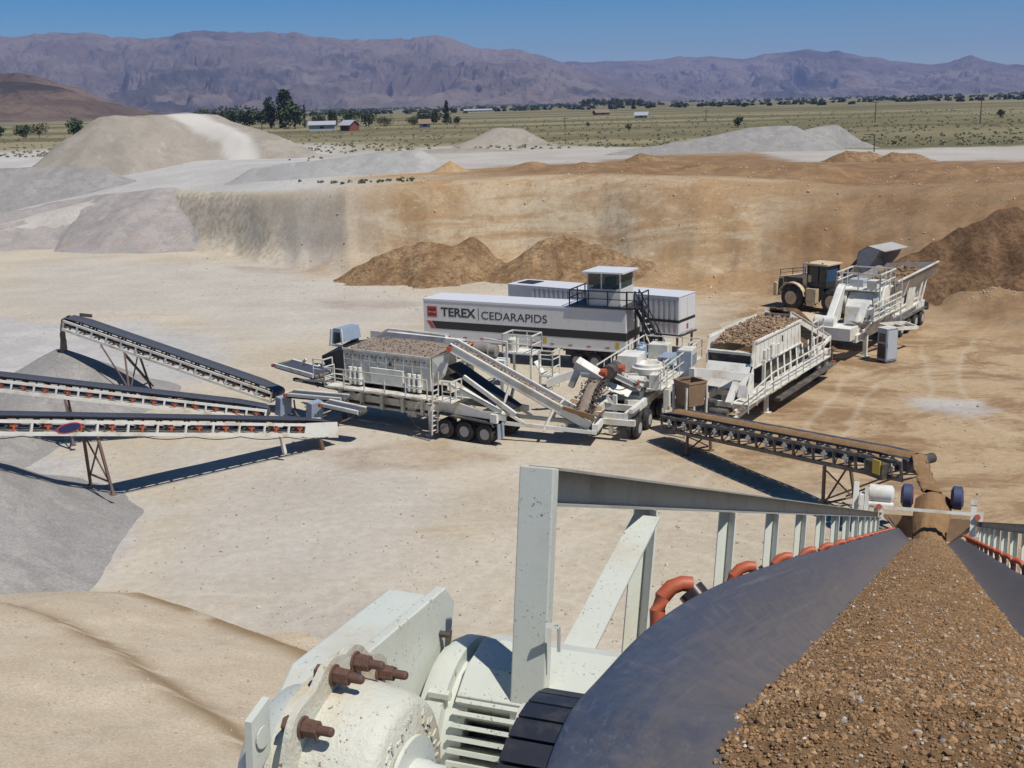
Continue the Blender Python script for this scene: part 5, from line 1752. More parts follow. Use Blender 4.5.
# light steel platform with rails seen beyond the transfer belt
pf = thing('service_platform', 'small white railed service platform behind the upper end of the transfer belt', 'platform', G(523, 385) , R(-28))
m = MB()
for x in (-.9, .9):
    for y in (-.6, .6): m.box(x - .06, x + .06, y - .06, y + .06, 0, 2.1)
m.box(-1.05, 1.05, -.75, .75, 2.1, 2.18)
m.build('frame', 'white', pf)
MB().rail([(-1, -.7, 2.18), (1, -.7, 2.18), (1, .7, 2.18), (-1, .7, 2.18), (-1, -.7, 2.18)], 1.1, 1.0, .035).build('hand_rail', 'white', pf)
MB().lathe((-.6, 0, 2.18), (-.6, 0, 4), [(0, .35), (.7, .35), (.8, .2), (.81, .05)], 14).build('motor', 'white_b', pf, True)
MB().rail([(1.4, -.5, .9), (2.3, -.5, .9), (2.3, .5, .9)], 1.5, .9, .035, 2).build('step_rail', 'white', pf)
m = MB().box(1.4, 2.35, -.55, .55, .8, .88)
for y in (-.5, .5): m.box(1.45, 1.52, y - .04, y + .04, 0, .8); m.box(2.25, 2.32, y - .04, y + .04, 0, .8)
m.beam((.9, 0, 1.6), (1.45, 0, .85), .5, .06)
m.build('step', 'white', pf)
# rubber covered drive standing behind the belt head
c = AT(487, 350, 62.0)
gd_t = thing('belt_drive', 'dusty round belt drive on a white stand behind the head of the transfer belt', 'drive', (c.x, c.y, 0), R(-25))
MB().lathe((-.7, 0, c.z), (.7, 0, c.z), [(0, .1), (0, .42), (.9, .42), (.95, .34), (1.3, .34), (1.4, .1)], 18).build('drum', 'hopper_grey', gd_t, True)
MB().box(-1.1, -.72, -.25, .25, c.z - .4, c.z + .35).build('bearing', 'orange', gd_t)
MB().box(-1.4, 1.2, -.4, .4, c.z - .75, c.z - .45).beam((1.2, 0, c.z - .6), (1.2, 0, c.z + .55), .1).beam((1.2, 0, c.z + .5), (-.2, 0, c.z + .65), .08).build('drive_frame', 'white', gd_t)
MB().box(-1.2, -1.0, -.3, .3, 0, c.z - .75).box(.9, 1.1, -.3, .3, 0, c.z - .75).beam((-1.1, -.1, .3), (1.0, -.1, c.z - .9), .1).build('stand', 'white', gd_t)

# brown receiving bin at the tail of the feed conveyor
bc_ = AT(690, 398, 57.9)
bn = thing('receiving_bin', 'brown dusty steel bin at the tail of the dark feed conveyor', 'bin', (bc_.x, bc_.y, 0), R(-62))
m = MB()
zt, zb_ = 2.85, 1.6
tp = [(-.62, -.58), (.62, -.58), (.62, .58), (-.62, .58)]; bt_ = [(-.5, -.45), (.5, -.45), (.5, .45), (-.5, .45)]
for i in range(4):
    j = (i + 1) % 4
    m.plate((*bt_[i], zb_), (*bt_[j], zb_), (*tp[j], zt), (*tp[i], zt), .03)
m.build('body', 'bin', bn)
m = MB()
for i in range(4):
    j = (i + 1) % 4; m.beam((*tp[i], zt), (*tp[j], zt), .1, .1)
m.build('rim', 'bin', bn)
m = MB()
for x, y in tp: m.beam((x * .8, y * 1.15, 0), (x * .9, y * 1.1, zt - .2), .1, .1)
m.build('stand', 'white_b', bn)

# ================================================================== screening plant (right)
P2o = G(763, 415); P2a = 57
inv4, fwd4 = frame_pt(P2o, P2a)
p2 = thing('screening_plant', 'cream white screening plant heaped with broken rock, between the cone crusher and the jaw crusher', 'screening plant', P2o, R(P2a))
axle_set(p2, (9.5, 10.95), 0.12, 2.6, .53)
m = MB()
for y in (.3, 2.4): m.box(-3.5, 11.8, y - .1, y + .1, 1.12, 1.5)
for x in (-3.3, -1, 1.3, 3.6, 5.9, 8.2, 11.6): m.box(x - .08, x + .08, .4, 2.3, 1.16, 1.44)
m.build('chassis', 'white', p2)
m = MB()
for y in (.2, 2.8):
    m.prism([(-1.3, y - .03, 2.95), (-1.45, y - .03, 3.5), (-1.0, y - .03, 4.33), (6.2, y - .03, 4.30), (6.4, y - .03, 2.78)], (0, .06, 0))
sb = m.build('screen_box', 'white', p2)
m = MB()
for x in np.arange(-.9, 6.3, .62): m.box(x - .03, x + .03, .14, .168, 2.92, 4.20)
m.box(-1.0, 6.25, .09, .169, 4.20, 4.30); m.box(-1.2, 6.4, .1, .168, 2.84, 2.92)
m.build('stiffeners', 'white', sb)
m = MB()
m.box(-1.05, 6.2, 2.84, 2.92, 4.30, 4.42); m.beam((-1.35, .22, 3.0), (-1.05, .22, 4.35), .12, .12)
m.build('rim', 'white', sb)
m = MB()
for x in (.3, .8, 1.9, 2.3): m.lathe((x, .08, 3.0), (x, .08, 9), [(0, .1), (.6, .1), (.62, .04)], 10)
m.build('spring_mounts', 'white', p2)
MB().box(1.2, 1.7, .02, .10, 3.0, 3.75).build('inspection_door', 'white', p2)
MB().beam((2.9, .06, 3.95), (2.9, .06, 3.6), .06).build('lifting_bar', 'black', p2)
rubble_on('screen_rock', 'heap of broken brown rock on the right screening plant', fwd4, -.9, 6.4, .26, 2.78, lambda X, Y: 3.92 + .35 * sstep(-1.2, 1.5, X) + .12 * np.sin((Y - .2) / 2.6 * np.pi), 1500, .035, .11, (.33, .225, .14), M['brown_soil'], .2, 3)
# front lip, chute below it
MB().beam((-1.15, .3, 3.62), (-1.15, 2.75, 3.62), .35, .14).build('lip_plate', 'white_b', p2)
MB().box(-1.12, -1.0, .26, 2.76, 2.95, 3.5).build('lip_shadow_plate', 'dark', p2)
m = MB()
m.plate((-2.2, .25, 1.9), (-2.2, 2.75, 1.9), (-1.3, 2.75, 3.1), (-1.3, .25, 3.1), .04)
m.prism([(-2.3, .2, 1.6), (-1.1, .2, 1.6), (-1.2, .2, 3.0)], (0, -.05, 0))
m.build('front_chute', 'white', p2)
MB().beam((-1.4, .1, 2.4), (-3.9, 2.6, 3.0), .12, .45).beam((-3.9, 2.5, 1.3), (-3.9, 2.5, 3.2), .3, .3).build('cross_beam', 'white', p2)
# catwalk with double rails along the near side
m = MB().box(-4.4, 9.0, -.85, .05, 1.62, 1.68)
m.build('walkway', 'white_b', p2)
MB().rail([(-4.4, -.83, 1.25), (-.8, -.83, 1.68), (8.9, -.83, 1.68)], 1.0, 1.25).build('hand_rail', 'white', p2)
m = MB()
for z in (1.05, 1.42): m.beam((-4.7, -.2, z - .1), (.4, -.2, z + .15), .12, .16)
for x in (-3.6, -2.5, -1.4, -.4): m.beam((x, -.2, 1.0), (x + .35, -.2, 1.55), .09)
m.build('tail_frame', 'white', p2)
m = MB().beam((-3.9, -.28, 1.9), (-3.7, -.28, 2.5), .5, .1).beam((-4.3, .3, 1.6), (-3.3, .3, 2.5), .3, .3)
m.build('feeder_box', 'white', p2)
m = MB()
for k, q in enumerate(((-4.3, .7, 1.1), (-4.0, 1.1, 1.5), (-4.6, .2, 1.2))): m.lathe(Vector(q), Vector(q) + Vector((0, .7, 0)), [(0, .05), (0, .2), (.6, .2), (.61, .05)], 12)
m.build('motor_group', 'steel', p2)
MB().box(.32, .52, -.12, .1, .06, 1.62).box(.2, .64, -.25, .22, 0, .08).build('landing_leg', 'white', p2)
MB().box(-.1, .06, -.06, .1, 1.5, 3.1).build('rail_post', 'white', p2)
MB().box(.32, .52, 2.4, 2.6, .06, 1.3).build('landing_leg', 'white', p2)
m = MB().beam((.6, -.55, .80), (10.2, -.65, .95), .4, .16)
m.build('side_sill', 'steel', p2)
MB().box(10.0, 10.25, -.80, -.55, .92, 1.1).build('marker_lamp', 'orange', p2)
m = MB()
for x in np.arange(1.2, 8.6, 1.05): m.beam((x, .0, 1.65), (x + .3, .2, 2.8), .09, .1); m.beam((x, -.5, 1.6), (x + .5, .0, 1.1), .07)
m.build('braces', 'white', p2)
m = MB()
for x in (8.7, 10.2, 11.75): m.box(x - .05, x + .05, -.12, -.05, .6, 1.5)
m.box(8.7, 11.8, -.12, -.06, 1.25, 1.35)
m.build('mudguard_frame', 'steel', p2)
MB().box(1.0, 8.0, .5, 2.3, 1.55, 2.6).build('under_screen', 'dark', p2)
# feed belt from the jaw crusher up to the screen
fb = mini_belt(p2, (13.6, 1.5, 1.75), (6.0, 1.5, 4.55), 1.6, 'feed_belt', thick=.4, motor=False)
m = MB().beam((13.3, .55, 1.9), (8.6, .2, 1.5), .14, .2).beam((6.3, .45, 4.35), (6.3, .3, 2.0), .12).beam((6.9, .4, 2.0), (6.5, .5, 3.9), .1)
m.build('belt_brace', 'white', p2)
MB().rail([(6.4, -.5, 2.1), (8.4, -.5, 2.1)], 2.0, 1.0, .04, 3).build('access_frame', 'white', p2)
rubble_on('feed_belt_soil', 'strip of dark brown soil on the belt between the right screen and the jaw crusher', fwd4, 6.2, 13.4, .85, 2.15, lambda X, Y: 4.55 - (X - 6.0) * 2.8 / 7.6 + .30 - .3 * (Y - 1.5) ** 2, 350, .06, .16, (.17, .105, .06), M['dark_soil'], .25, 4)
c = AT(785, 313, 79.5)
heap('soil_pile', 'dark brown clod heap just behind the rock covered screening plant', [[(c.x - .8, c.y, c.z + .6), (c.x + .9, c.y + .2, c.z + .5)]], .95, M['dark_soil'], 'soil pile', res=.22, rough=1.0, seed=33)

# ================================================================== jaw crusher plant
JWo = G(901.3, 336.7); JWa = 55
inv5, fwd5 = frame_pt(JWo, JWa)
jw = thing('jaw_crusher_plant', 'cream white jaw crusher plant with four axles and a tall hopper wing', 'crusher plant', JWo, R(JWa))
axle_set(jw, (.0, 1.72, 3.44, 5.15), .1, 2.6, .56)
m = MB()
for y in (.3, 2.4): m.box(-9.5, 6.3, y - .12, y + .12, 1.25, 1.75)
for x in (-9.3, -7, -4.5, -2, .9, 3.4, 6.1): m.box(x - .1, x + .1, .42, 2.28, 1.3, 1.7)
m.build('chassis', 'white', jw)
m = MB()
m.beam((-3.6, -.05, 1.82), (4.0, -.05, 1.92), .12, .14); m.beam((-3.6, -.05, 2.22), (4.0, -.05, 2.36), .10, .12); m.box(-3.6, 4.0, .0, .10, 1.86, 2.26)
m.build('side_rail', 'white', jw)
# hopper wings
def wing(pts, t, nm='hopper_wing', mat='hopper_grey'):
    m = MB().prism(pts, t); return m.build(nm, mat, jw)
w1 = wing([(-2.3, .1, 3.0), (-2.5, -.25, 4.33), (5.9, -.75, 4.75), (5.5, -.45, 3.9), (3.1, .0, 2.9)], (.02, .06, 0))
MB().beam((-2.5, -.26, 4.36), (5.9, -.76, 4.78), .12, .1).build('wing_edge', 'white', w1)
m = MB()
for f_ in (.3, .55, .8):
    x = -2.4 + 8.6 * f_; m.beam((x, -.2 - .35 * f_, 4.3 + .3 * f_), (x - .2, .0, 3.0), .08, .10)
m.build('wing_rib', 'white', w1)
wing([(-2.3, 2.6, 3.0), (-2.5, 3.2, 4.2), (5.9, 3.5, 4.4), (5.5, 3.2, 3.9), (3.1, 2.7, 2.9)], (.02, -.06, 0))
wing([(5.6, -.45, 3.6), (6.0, -.6, 4.72), (6.0, 3.4, 4.4), (5.5, 3.1, 3.4)], (.06, 0, 0))
m = MB()
m.prism([(-2.0, .15, 1.76), (4.6, .15, 1.76), (4.4, .15, 2.9), (-2.2, .15, 3.0)], (0, .08, 0)); m.prism([(-2.0, 2.5, 1.76), (4.6, 2.5, 1.76), (4.4, 2.5, 2.9), (-2.2, 2.5, 3.0)], (0, .08, 0))
m.build('feeder_body', 'white_b', jw)
m = MB()
for x in (.4, 1.3): m.prism([(x, -.1, 1.9), (x + .75, -.1, 1.9), (x + 1.2, -.15, 3.4), (x + .45, -.15, 3.5)], (0, .1, 0))
for x in (3.4, 4.4): m.beam((x, .0, 1.9), (x + .5, -.2, 3.7), .14, .16)
m.build('hopper_leg', 'white', jw)
rubble_on('hopper_soil', 'load of brown soil in the jaw crusher hopper', fwd5, -2.2, 5.6, .1, 2.9, lambda X, Y: 3.55 + .5 * sstep(-2, 5, X) + .25 * np.sin((Y) / 3 * np.pi), 250, .06, .18, (.25, .16, .09), M['brown_soil'], .3, 5)
# jaw crusher body with its flywheels
m = MB()
m.prism([(-6.2, .5, 1.76), (-3.0, .5, 1.76), (-2.6, .5, 3.6), (-3.4, .5, 3.95), (-5.2, .5, 3.9), (-6.0, .5, 3.0)], (0, 1.7, 0))
m.build('jaw_body', 'white', jw, bevel=.04)
for y0, y1 in ((.05, .45), (2.25, 2.65)):
    MB().lathe((-4.7, y0, 3.2), (-4.7, y1, 3.2), [(0, .1), (0, .95), (.05, 1.0), (.35, 1.0), (.4, .95), (.4, .1)], 28).build('flywheel', 'white', jw, True)
m = MB()
m.prism([(-5.5, -.15, 1.9), (-3.9, -.15, 1.9), (-3.7, -.15, 3.9), (-4.1, -.15, 4.35), (-4.9, -.15, 4.3), (-5.4, -.15, 3.5)], (0, .16, 0))
m.build('flywheel_guard', 'white', jw, bevel=.05)
m = MB()
m.plate((-8.7, 2.75, 2.1), (-6.3, 2.9, 2.1), (-5.4, 2.9, 4.5), (-6.4, 2.75, 4.3), .5)
m.build('drive_guard', 'white', jw, bevel=.06)
MB().lathe((-9.6, 1.6, 2.5), (-9.6, 3.2, 2.5), [(0, .1), (0, .42), (1.3, .42), (1.4, .3), (1.5, .1)], 18).build('electric_motor', 'white', jw, True)
m = MB().box(-8.6, -2.6, -.6, .1, 2.55, 2.62).box(-5.6, -2.3, .0, 3.0, 4.02, 4.08)
for x, y in ((-5.5, .05), (-2.4, .05), (-5.5, 2.9), (-2.4, 2.9)): m.box(x - .07, x + .07, y - .07, y + .07, 1.75, 4.02)
m.build('work_platform', 'white_b', jw)
MB().rail([(-5.6, 0.0, 4.08), (-2.3, 0.0, 4.08), (-2.3, 3.0, 4.08), (-5.6, 3.0, 4.08), (-5.6, 0.0, 4.08)], 1.15, 1.3, .04, 1).build('hand_rail', 'white', jw)
MB().rail([(-8.6, -.58, 2.62), (-2.6, -.58, 2.62)], 1.1, 1.2, .04, 2).build('hand_rail', 'white', jw)
m = MB()
for y in (-.55, -.1): m.beam((-2.3, y, 1.2), (-2.5, y, 4.5), .06)
for i in range(11): m.beam((-2.32 - .018 * i, -.55, 1.35 + i * .29), (-2.32 - .018 * i, -.1, 1.35 + i * .29), .04)
m.build('ladder', 'white', jw)
# front discharge with raised conveyor frame
m = MB()
m.beam((-6.9, -.5, 2.1), (-2.6, -.9, 1.55), .14, .22); m.beam((-6.9, -1.5, 1.9), (-2.9, -1.9, 1.35), .14, .22)
m.beam((-6.9, -.5, 2.1), (-6.9, -1.5, 1.9), .12, .2); m.beam((-2.6, -.9, 1.55), (-2.9, -1.9, 1.35), .12, .2); m.beam((-4.6, -.7, 1.8), (-4.7, -1.7, 1.65), .1, .1)
m.build('side_frame', 'white', jw)
m = MB().beam((-9.2, .6, 2.9), (-7.4, .3, 2.2), .5, .5).beam((-8.0, .2, 3.6), (-8.8, .3, 2.5), .4, .25).box(-10.4, -8.6, .3, 2.4, 1.5, 2.3)
m.build('discharge_chute', 'white', jw)
MB().box(-7.9, -7.6, .0, .25, 0.05, 1.5).box(-8.05, -7.45, -.15, .4, 0, .07).build('landing_leg', 'white', jw)
m = MB().box(-4.0, -3.7, -.2, .1, .05, 1.5).box(-4.15, -3.55, -.35, .25, 0, .07)
m.build('landing_leg', 'white', jw)
MB().box(6.2, 6.5, -.1, 2.8, 1.0, 1.6).build('rear_bumper', 'steel', jw)
m = MB().prism([(-.9, -.08, 1.1), (-.7, -.08, 1.3), (6.0, -.08, 1.3), (6.2, -.08, 1.1), (6.0, -.08, 1.22), (-.7, -.08, 1.22)], (0, .5, 0))
m.build('fender', 'steel', jw)

for x0, x1, y0, y1, z0, z1, mt in ((-5.3, -4.5, .3, 1.0, 4.08, 4.75, 'white_b'), (-4.2, -3.2, 1.6, 2.6, 4.08, 4.6, 'panel_grey'), (-3.1, -2.5, .2, .8, 4.08, 4.5, 'white'), (-8.2, -7.2, -.5, .0, 2.62, 3.3, 'white_b'), (-6.4, -5.7, -.5, -.05, 2.62, 3.1, 'panel_grey')):
    MB().box(x0, x1, y0, y1, z0, z1).build('equipment_box', mt, jw, bevel=.03)
m = MB()
for q in range(6):
    m.path([Vector((-8.4 + q * .9, -.25 + .05 * q, 2.7)), Vector((-8.0 + q * .9, -.2, 3.1 + .12 * (q % 3))), Vector((-7.4 + q * .9, .1, 2.75)), Vector((-7.0 + q * .9, .35, 2.3))], .05, 6)
m.build('hose_bundle', 'black', jw)
m = MB()
for x in (-8.9, -7.6, -6.3, -5.0, -3.7): m.beam((x, -.55, 2.55), (x + .4, .2, 1.7), .09, .1)
m.beam((-9.2, -.1, 2.0), (-3.0, -.1, 2.05), .1, .18)
m.build('platform_brace', 'white', jw)
m = MB()
for z in (2.2, 2.7, 3.2): m.box(-6.05, -2.7, .44, .499, z, z + .09)
for x in (-5.4, -4.6, -3.8, -3.2): m.box(x, x + .09, .42, .498, 1.9, 3.7)
m.build('jaw_ribs', 'white', jw)
# grey electrical box beside the plants
bx = thing('electrical_box', 'blue grey electrical cabinet standing alone on the soil beside the jaw crusher', 'cabinet', G(886.5, 361), R(28))
MB().box(-.5, .5, -.4, .4, .08, 2.2).build('body', 'panel_blue', bx, bevel=.02)
MB().box(-.42, .42, -.43, -.403, .2, 2.1).box(-.43, -.40, -.46, -.43, 1.0, 1.3).build('door', 'panel_grey', bx)
MB().box(-.53, -.503, -.3, .3, .25, 1.2).box(-.53, -.503, -.25, .25, 1.35, 1.9).build('switch_panel', 'dark', bx)
MB().box(-.53, .53, -.43, .43, 2.2, 2.26).build('cap', 'white_b', bx)
MB().box(-.5, .5, -.38, -.28, 0, .08).box(-.5, .5, .28, .38, 0, .08).build('skid', 'steel', bx)

# ================================================================== wheel loader
Lo = G(812, 313, 0.2); La = -48
Lo = AT(823, 309, 92.5); Lo.z = max(0.05, th1(Lo.x, Lo.y))
ld = thing('wheel_loader', 'dusty tan wheel loader with a black cab raising its bucket over the crusher hopper', 'wheel loader', Lo, R(La))
_wc.clear()
for x in (-2.05, 1.75):
    for y, fc in ((-1.25, -1), (1.25, 1)):
        wheel(ld, x, y, 1.02, 1.02, .75, fc, rim='loader')
m = MB()
m.prism([(-3.7, -.95, 1.15), (-3.7, -.95, 2.55), (-1.0, -.95, 3.0), (-.6, -.95, 2.9), (-.6, -.95, 1.0), (-3.2, -.95, .9)], (0, 1.9, 0))
m.build('engine_hood', 'loader', ld, bevel=.06)
MB().box(-4.1, -3.7, -1.2, 1.2, .95, 2.1).build('counterweight', 'loader', ld, bevel=.08)
MB().box(-3.68, -3.3, -.97, -.951, 1.5, 2.4).box(-3.2, -1.4, -.965, -.951, 2.15, 2.6).build('grille', 'loader_dark', ld)
for y in (-1.62, .9):
    m = MB(); pts = []
    for i in range(9):
        a = R(10 + 150 * i / 8); pts.append((-2.05 + 1.28 * math.cos(a), y, 1.02 + 1.26 * math.sin(a)))
    for i in range(8):
        p, q = Vector(pts[i]), Vector(pts[i + 1])
        m.plate(p, q, q + Vector((0, .72, 0)), p + Vector((0, .72, 0)), .07)
    m.build('rear_fender', 'loader', ld)
m = MB().box(-.7, .2, -1.5, -.8, .75, 1.9).box(-.6, .1, -1.55, -1.2, .5, .8)
m.build('step', 'loader', ld)
m = MB().box(-.75, .6, -.95, .95, 1.0, 2.0).box(.5, 2.3, -.6, .6, .8, 1.9)
m.build('frame', 'loader_dark', ld)
# cab: frame posts, dark glazing, tan roof
m = MB()
for x, y in ((-.95, -.9), (-.95, .9), (.75, -.9), (.75, .9), (0, -.9)):
    m.box(x - .06, x + .06, y - .06, y + .06, 2.0, 3.72)
m.box(-1.0, .8, -.95, .95, 1.95, 2.35)
cabf = m.build('cab', 'loader_dark', ld)
MB().box(-.9, .70, -.885, .885, 2.35, 3.70).build('cab_glass', 'cab_glass', cabf)
MB().box(.72, .745, -.8, .8, 2.4, 3.66).build('windshield', 'cab_blue', cabf)
MB().box(-1.15, .95, -1.05, 1.05, 3.72, 3.90).build('roof', 'loader', cabf, bevel=.05)
MB().box(.35, .5, -1.0, -.9, 3.9, 4.0).build('work_light', 'yellow', ld)
MB().box(-.9, -.75, -1.0, -.9, 3.9, 4.0).build('work_light', 'yellow', ld)
MB().rail([(-3.6, -.9, 2.62), (-1.2, -.9, 3.0)], .5, 1.0, .025, 1).build('hood_rail', 'loader_dark', ld)
MB().beam((-.85, -1.35, .9), (-.85, -1.35, 2.0), .05).beam((.15, -1.35, .9), (.15, -1.35, 2.0), .05).beam((-.85, -1.35, 1.2), (.15, -1.35, 1.2), .05).beam((-.85, -1.35, 1.6), (.15, -1.35, 1.6), .05).build('access_ladder', 'loader_dark', ld)
MB().tube((-1.75, -.3, 2.8), (-1.75, -.3, 3.75), .09, 10).build('exhaust', 'panel_blue', ld)
m = MB()
for y in (-.65, .65):
    pts = [(1.5, y - .12, 2.35), (2.0, y - .12, 2.6), (3.7, y - .12, 4.45), (4.15, y - .12, 4.85), (4.25, y - .12, 4.4), (3.7, y - .12, 3.8), (2.2, y - .12, 1.95), (1.6, y - .12, 1.75)]
    m.prism(pts, (0, .24, 0))
m.beam((2.9, -.65, 3.0), (2.9, .65, 3.0), .4, .4); m.prism([(1.0, -.4, 1.7), (2.0, -.4, 1.6), (1.9, -.4, 2.7), (1.4, -.4, 2.9)], (0, .8, 0))
m.build('lift_arm', 'loader', ld)
m = MB().beam((1.7, 0, 2.9), (3.3, 0, 4.7), .22, .22).beam((3.2, 0, 4.9), (3.4, 0, 3.9), .25, .3).beam((3.3, 0, 4.8), (4.1, 0, 5.1), .18, .2).beam((1.4, -.55, 1.4), (2.9, -.6, 2.7), .16, .16)
m.build('hydraulic_ram', 'loader_dark', ld)
# bucket tipped forward, mouth down and to the right
B_ = [(4.8, 5.15), (5.6, 5.6), (6.9, 5.35), (6.95, 5.28), (5.65, 5.42), (5.0, 5.0), (4.75, 4.4), (5.25, 3.45), (5.15, 3.42), (4.62, 4.35)]
m = MB()
W2 = 1.75
for i in range(len(B_) // 2):
    pass
m.plate((4.05, -W2, 5.30), (4.05, W2, 5.30), (4.85, W2, 5.75), (4.85, -W2, 5.75), .08)
m.plate((4.85, -W2, 5.75), (4.85, W2, 5.75), (6.25, W2, 5.45), (6.25, -W2, 5.45), .07)
m.plate((3.87, -W2, 4.50), (3.87, W2, 4.50), (4.05, W2, 5.30), (4.05, -W2, 5.30), .08)
m.plate((4.45, -W2, 3.50), (4.45, W2, 3.50), (3.87, W2, 4.50), (3.87, -W2, 4.50), .08)
for y in (-W2, W2 - .06):
    m.prism([(3.87, y, 4.50), (4.05, y, 5.30), (4.85, y, 5.75), (5.85, y, 5.55), (5.45, y, 4.75), (4.45, y, 3.50)], (0, .06, 0))
m.build('bucket', 'bucket', ld)

# ================================================================== lettered trailer with its control cab
TRo = G(423, 298.4, 4.1); TRa = -25.9
inv6, fwd6 = frame_pt(TRo, TRa)
tl = thing('van_trailer', 'long white van trailer with black lettering, a red and black stripe and a control cab', 'trailer', (TRo.x, TRo.y, 0), R(TRa))
TLn = 14.85
TWd = 2.6
ZB, ZT = 1.30, 4.06
MB().box(0, TLn, 0, TWd, ZB, ZT).build('body', 'trailer', tl, bevel=.03)
MB().box(-.02, TLn + .02, -.02, TWd + .02, ZT, ZT + .05).build('roof', 'trailer_roof', tl, bevel=.01)
m = MB()
m.box(.95, TLn + .012, -.012, -.002, 2.06, 2.58)
m.prism([(.28, -.012, 2.58), (.55, -.012, 2.58), (.95, -.012, 2.06), (.68, -.012, 2.06)], (0, .01, 0)) if False else None
m.prism([(.62, -.012, 2.58), (.95, -.012, 2.58), (.95, -.012, 2.06)], (0, .010, 0))
m.box(TLn + .002, TLn + .0125, 0, TWd, 2.06, 2.58)
m.build('stripe', 'black', tl)
MB().prism([(.24, -.012, 2.58), (.56, -.012, 2.58), (.90, -.012, 2.06), (.58, -.012, 2.06)], (0, .010, 0)).build('stripe_tip', 'red', tl)
# panel seams and base rail
m = MB()
for x in np.arange(1.2, TLn, 1.22): m.box(x - .012, x + .012, -.008, -.001, ZB + .12, 2.05); m.box(x - .012, x + .012, -.008, -.001, 2.59, ZT - .1)
m.box(-.01, TLn + .01, -.03, -.001, ZB, ZB + .10); m.box(-.01, TLn + .01, -.03, -.001, ZT - .09, ZT)
m.build('seams', 'trailer_roof', tl)
first = None
for x in np.arange(.6, TLn, 1.3):
    if first is None:
        first = MB().box(-.14, .14, -.016, -.004, 0, .07).build('marker_light', 'red', tl); first.location = (x, 0, ZB + .22)
    else:
        copy_part(first, tl, (x, 0, ZB + .22))
MB().box(9.05, 9.30, -.014, -.004, ZB + .30, ZB + .66).build('warning_sign', 'yellow', tl)
MB().box(14.15, 14.4, -.014, -.004, ZB + .25, ZB + .65).build('warning_sign', 'yellow', tl)


def lettering(txt, x0, x1, z0, z1, mat, parent, y=-.004, bold=0.0, name='lettering'):
    cu = bpy.data.curves.new('t', 'FONT'); cu.body = txt; cu.size = 1; cu.offset = bold; cu.extrude = .004
    cu.align_x = 'LEFT'
    tmp = bpy.data.objects.new('t', cu); COL.objects.link(tmp)
    bpy.context.view_layer.update()
    me = bpy.data.meshes.new_from_object(tmp.evaluated_get(bpy.context.evaluated_depsgraph_get()))
    bpy.data.objects.remove(tmp)
    n = len(me.vertices); co_ = np.zeros(n * 3); me.vertices.foreach_get('co', co_); co_ = co_.reshape(-1, 3)
    mn = co_.min(0); mx = co_.max(0)
    out = np.zeros_like(co_)
    out[:, 0] = x0 + (co_[:, 0] - mn[0]) / (mx[0] - mn[0]) * (x1 - x0)
    out[:, 2] = z0 + (co_[:, 1] - mn[1]) / (mx[1] - mn[1]) * (z1 - z0)
    out[:, 1] = y - (co_[:, 2] - mn[2])
    me.vertices.foreach_set('co', out.ravel())
    me.materials.clear(); me.materials.append(M[mat])
    o = bpy.data.objects.new(name, me); COL.objects.link(o); o.parent = parent
    return o


lettering('TEREX', 1.38, 4.06, 2.94, 3.56, 'letter', tl, bold=.026)
MB().box(4.26, 4.295, -.012, -.003, 2.80, 3.66).build('letter_divider', 'letter', tl)
lettering('CEDARAPIDS', 4.50, 9.35, 2.90, 3.44, 'letter', tl, bold=.002)
em = MB().box(.30, 1.06, -.012, -.003, 2.86, 3.60).build('emblem', 'red', tl)
m = MB().box(.40, .62, -.018, -.0125, 3.28, 3.48).box(.74, .96, -.018, -.0125, 3.28, 3.48).box(.40, .62, -.018, -.0125, 2.98, 3.12).box(.74, .96, -.018, -.0125, 2.98, 3.12).box(.64, .72, -.018, -.0125, 2.98, 3.48)
m.build('emblem_marks', 'emblem_dark', em)
MB().box(.40, .96, -.018, -.0126, 3.165, 3.215).build('emblem_bar', 'wall_white', em)
# undercarriage
_wc.clear()
for x in (11.35, 12.62):
    wheel(tl, x, .30, .52, .52, .3, -1); wheel(tl, x, .64, .52, .52, .3, -1); wheel(tl, x, 2.3, .52, .52, .3, 1); wheel(tl, x, 1.96, .52, .52, .3, 1)
    MB().tube((x, .3, .52), (x, 2.3, .52), .08, 8).build('axle', 'dark', tl)
m = MB()
for y in (.75, 1.85): m.box(.4, TLn - .1, y - .08, y + .08, ZB - .22, ZB - .002)
for x in np.arange(.6, TLn, 1.1): m.box(x - .05, x + .05, .05, 2.55, ZB - .16, ZB - .004)
m.box(10.4, 13.6, .55, 2.05, .75, ZB - .22)
m.build('under_frame', 'dark', tl)
for y in (.5, 2.1): MB().box(2.6, 2.78, y - .09, y + .09, 0.03, ZB - .1).box(2.5, 2.88, y - .2, y + .2, 0, .06).build('landing_leg', 'steel', tl)
m = MB().box(7.8, 9.4, .2, 1.0, .75, ZB - .2)
m.build('side_box', 'dark', tl)
for y in (.2, 2.1): MB().box(13.35, 13.4, y, y + .5, .3, ZB - .05).build('mud_flap', 'black', tl)
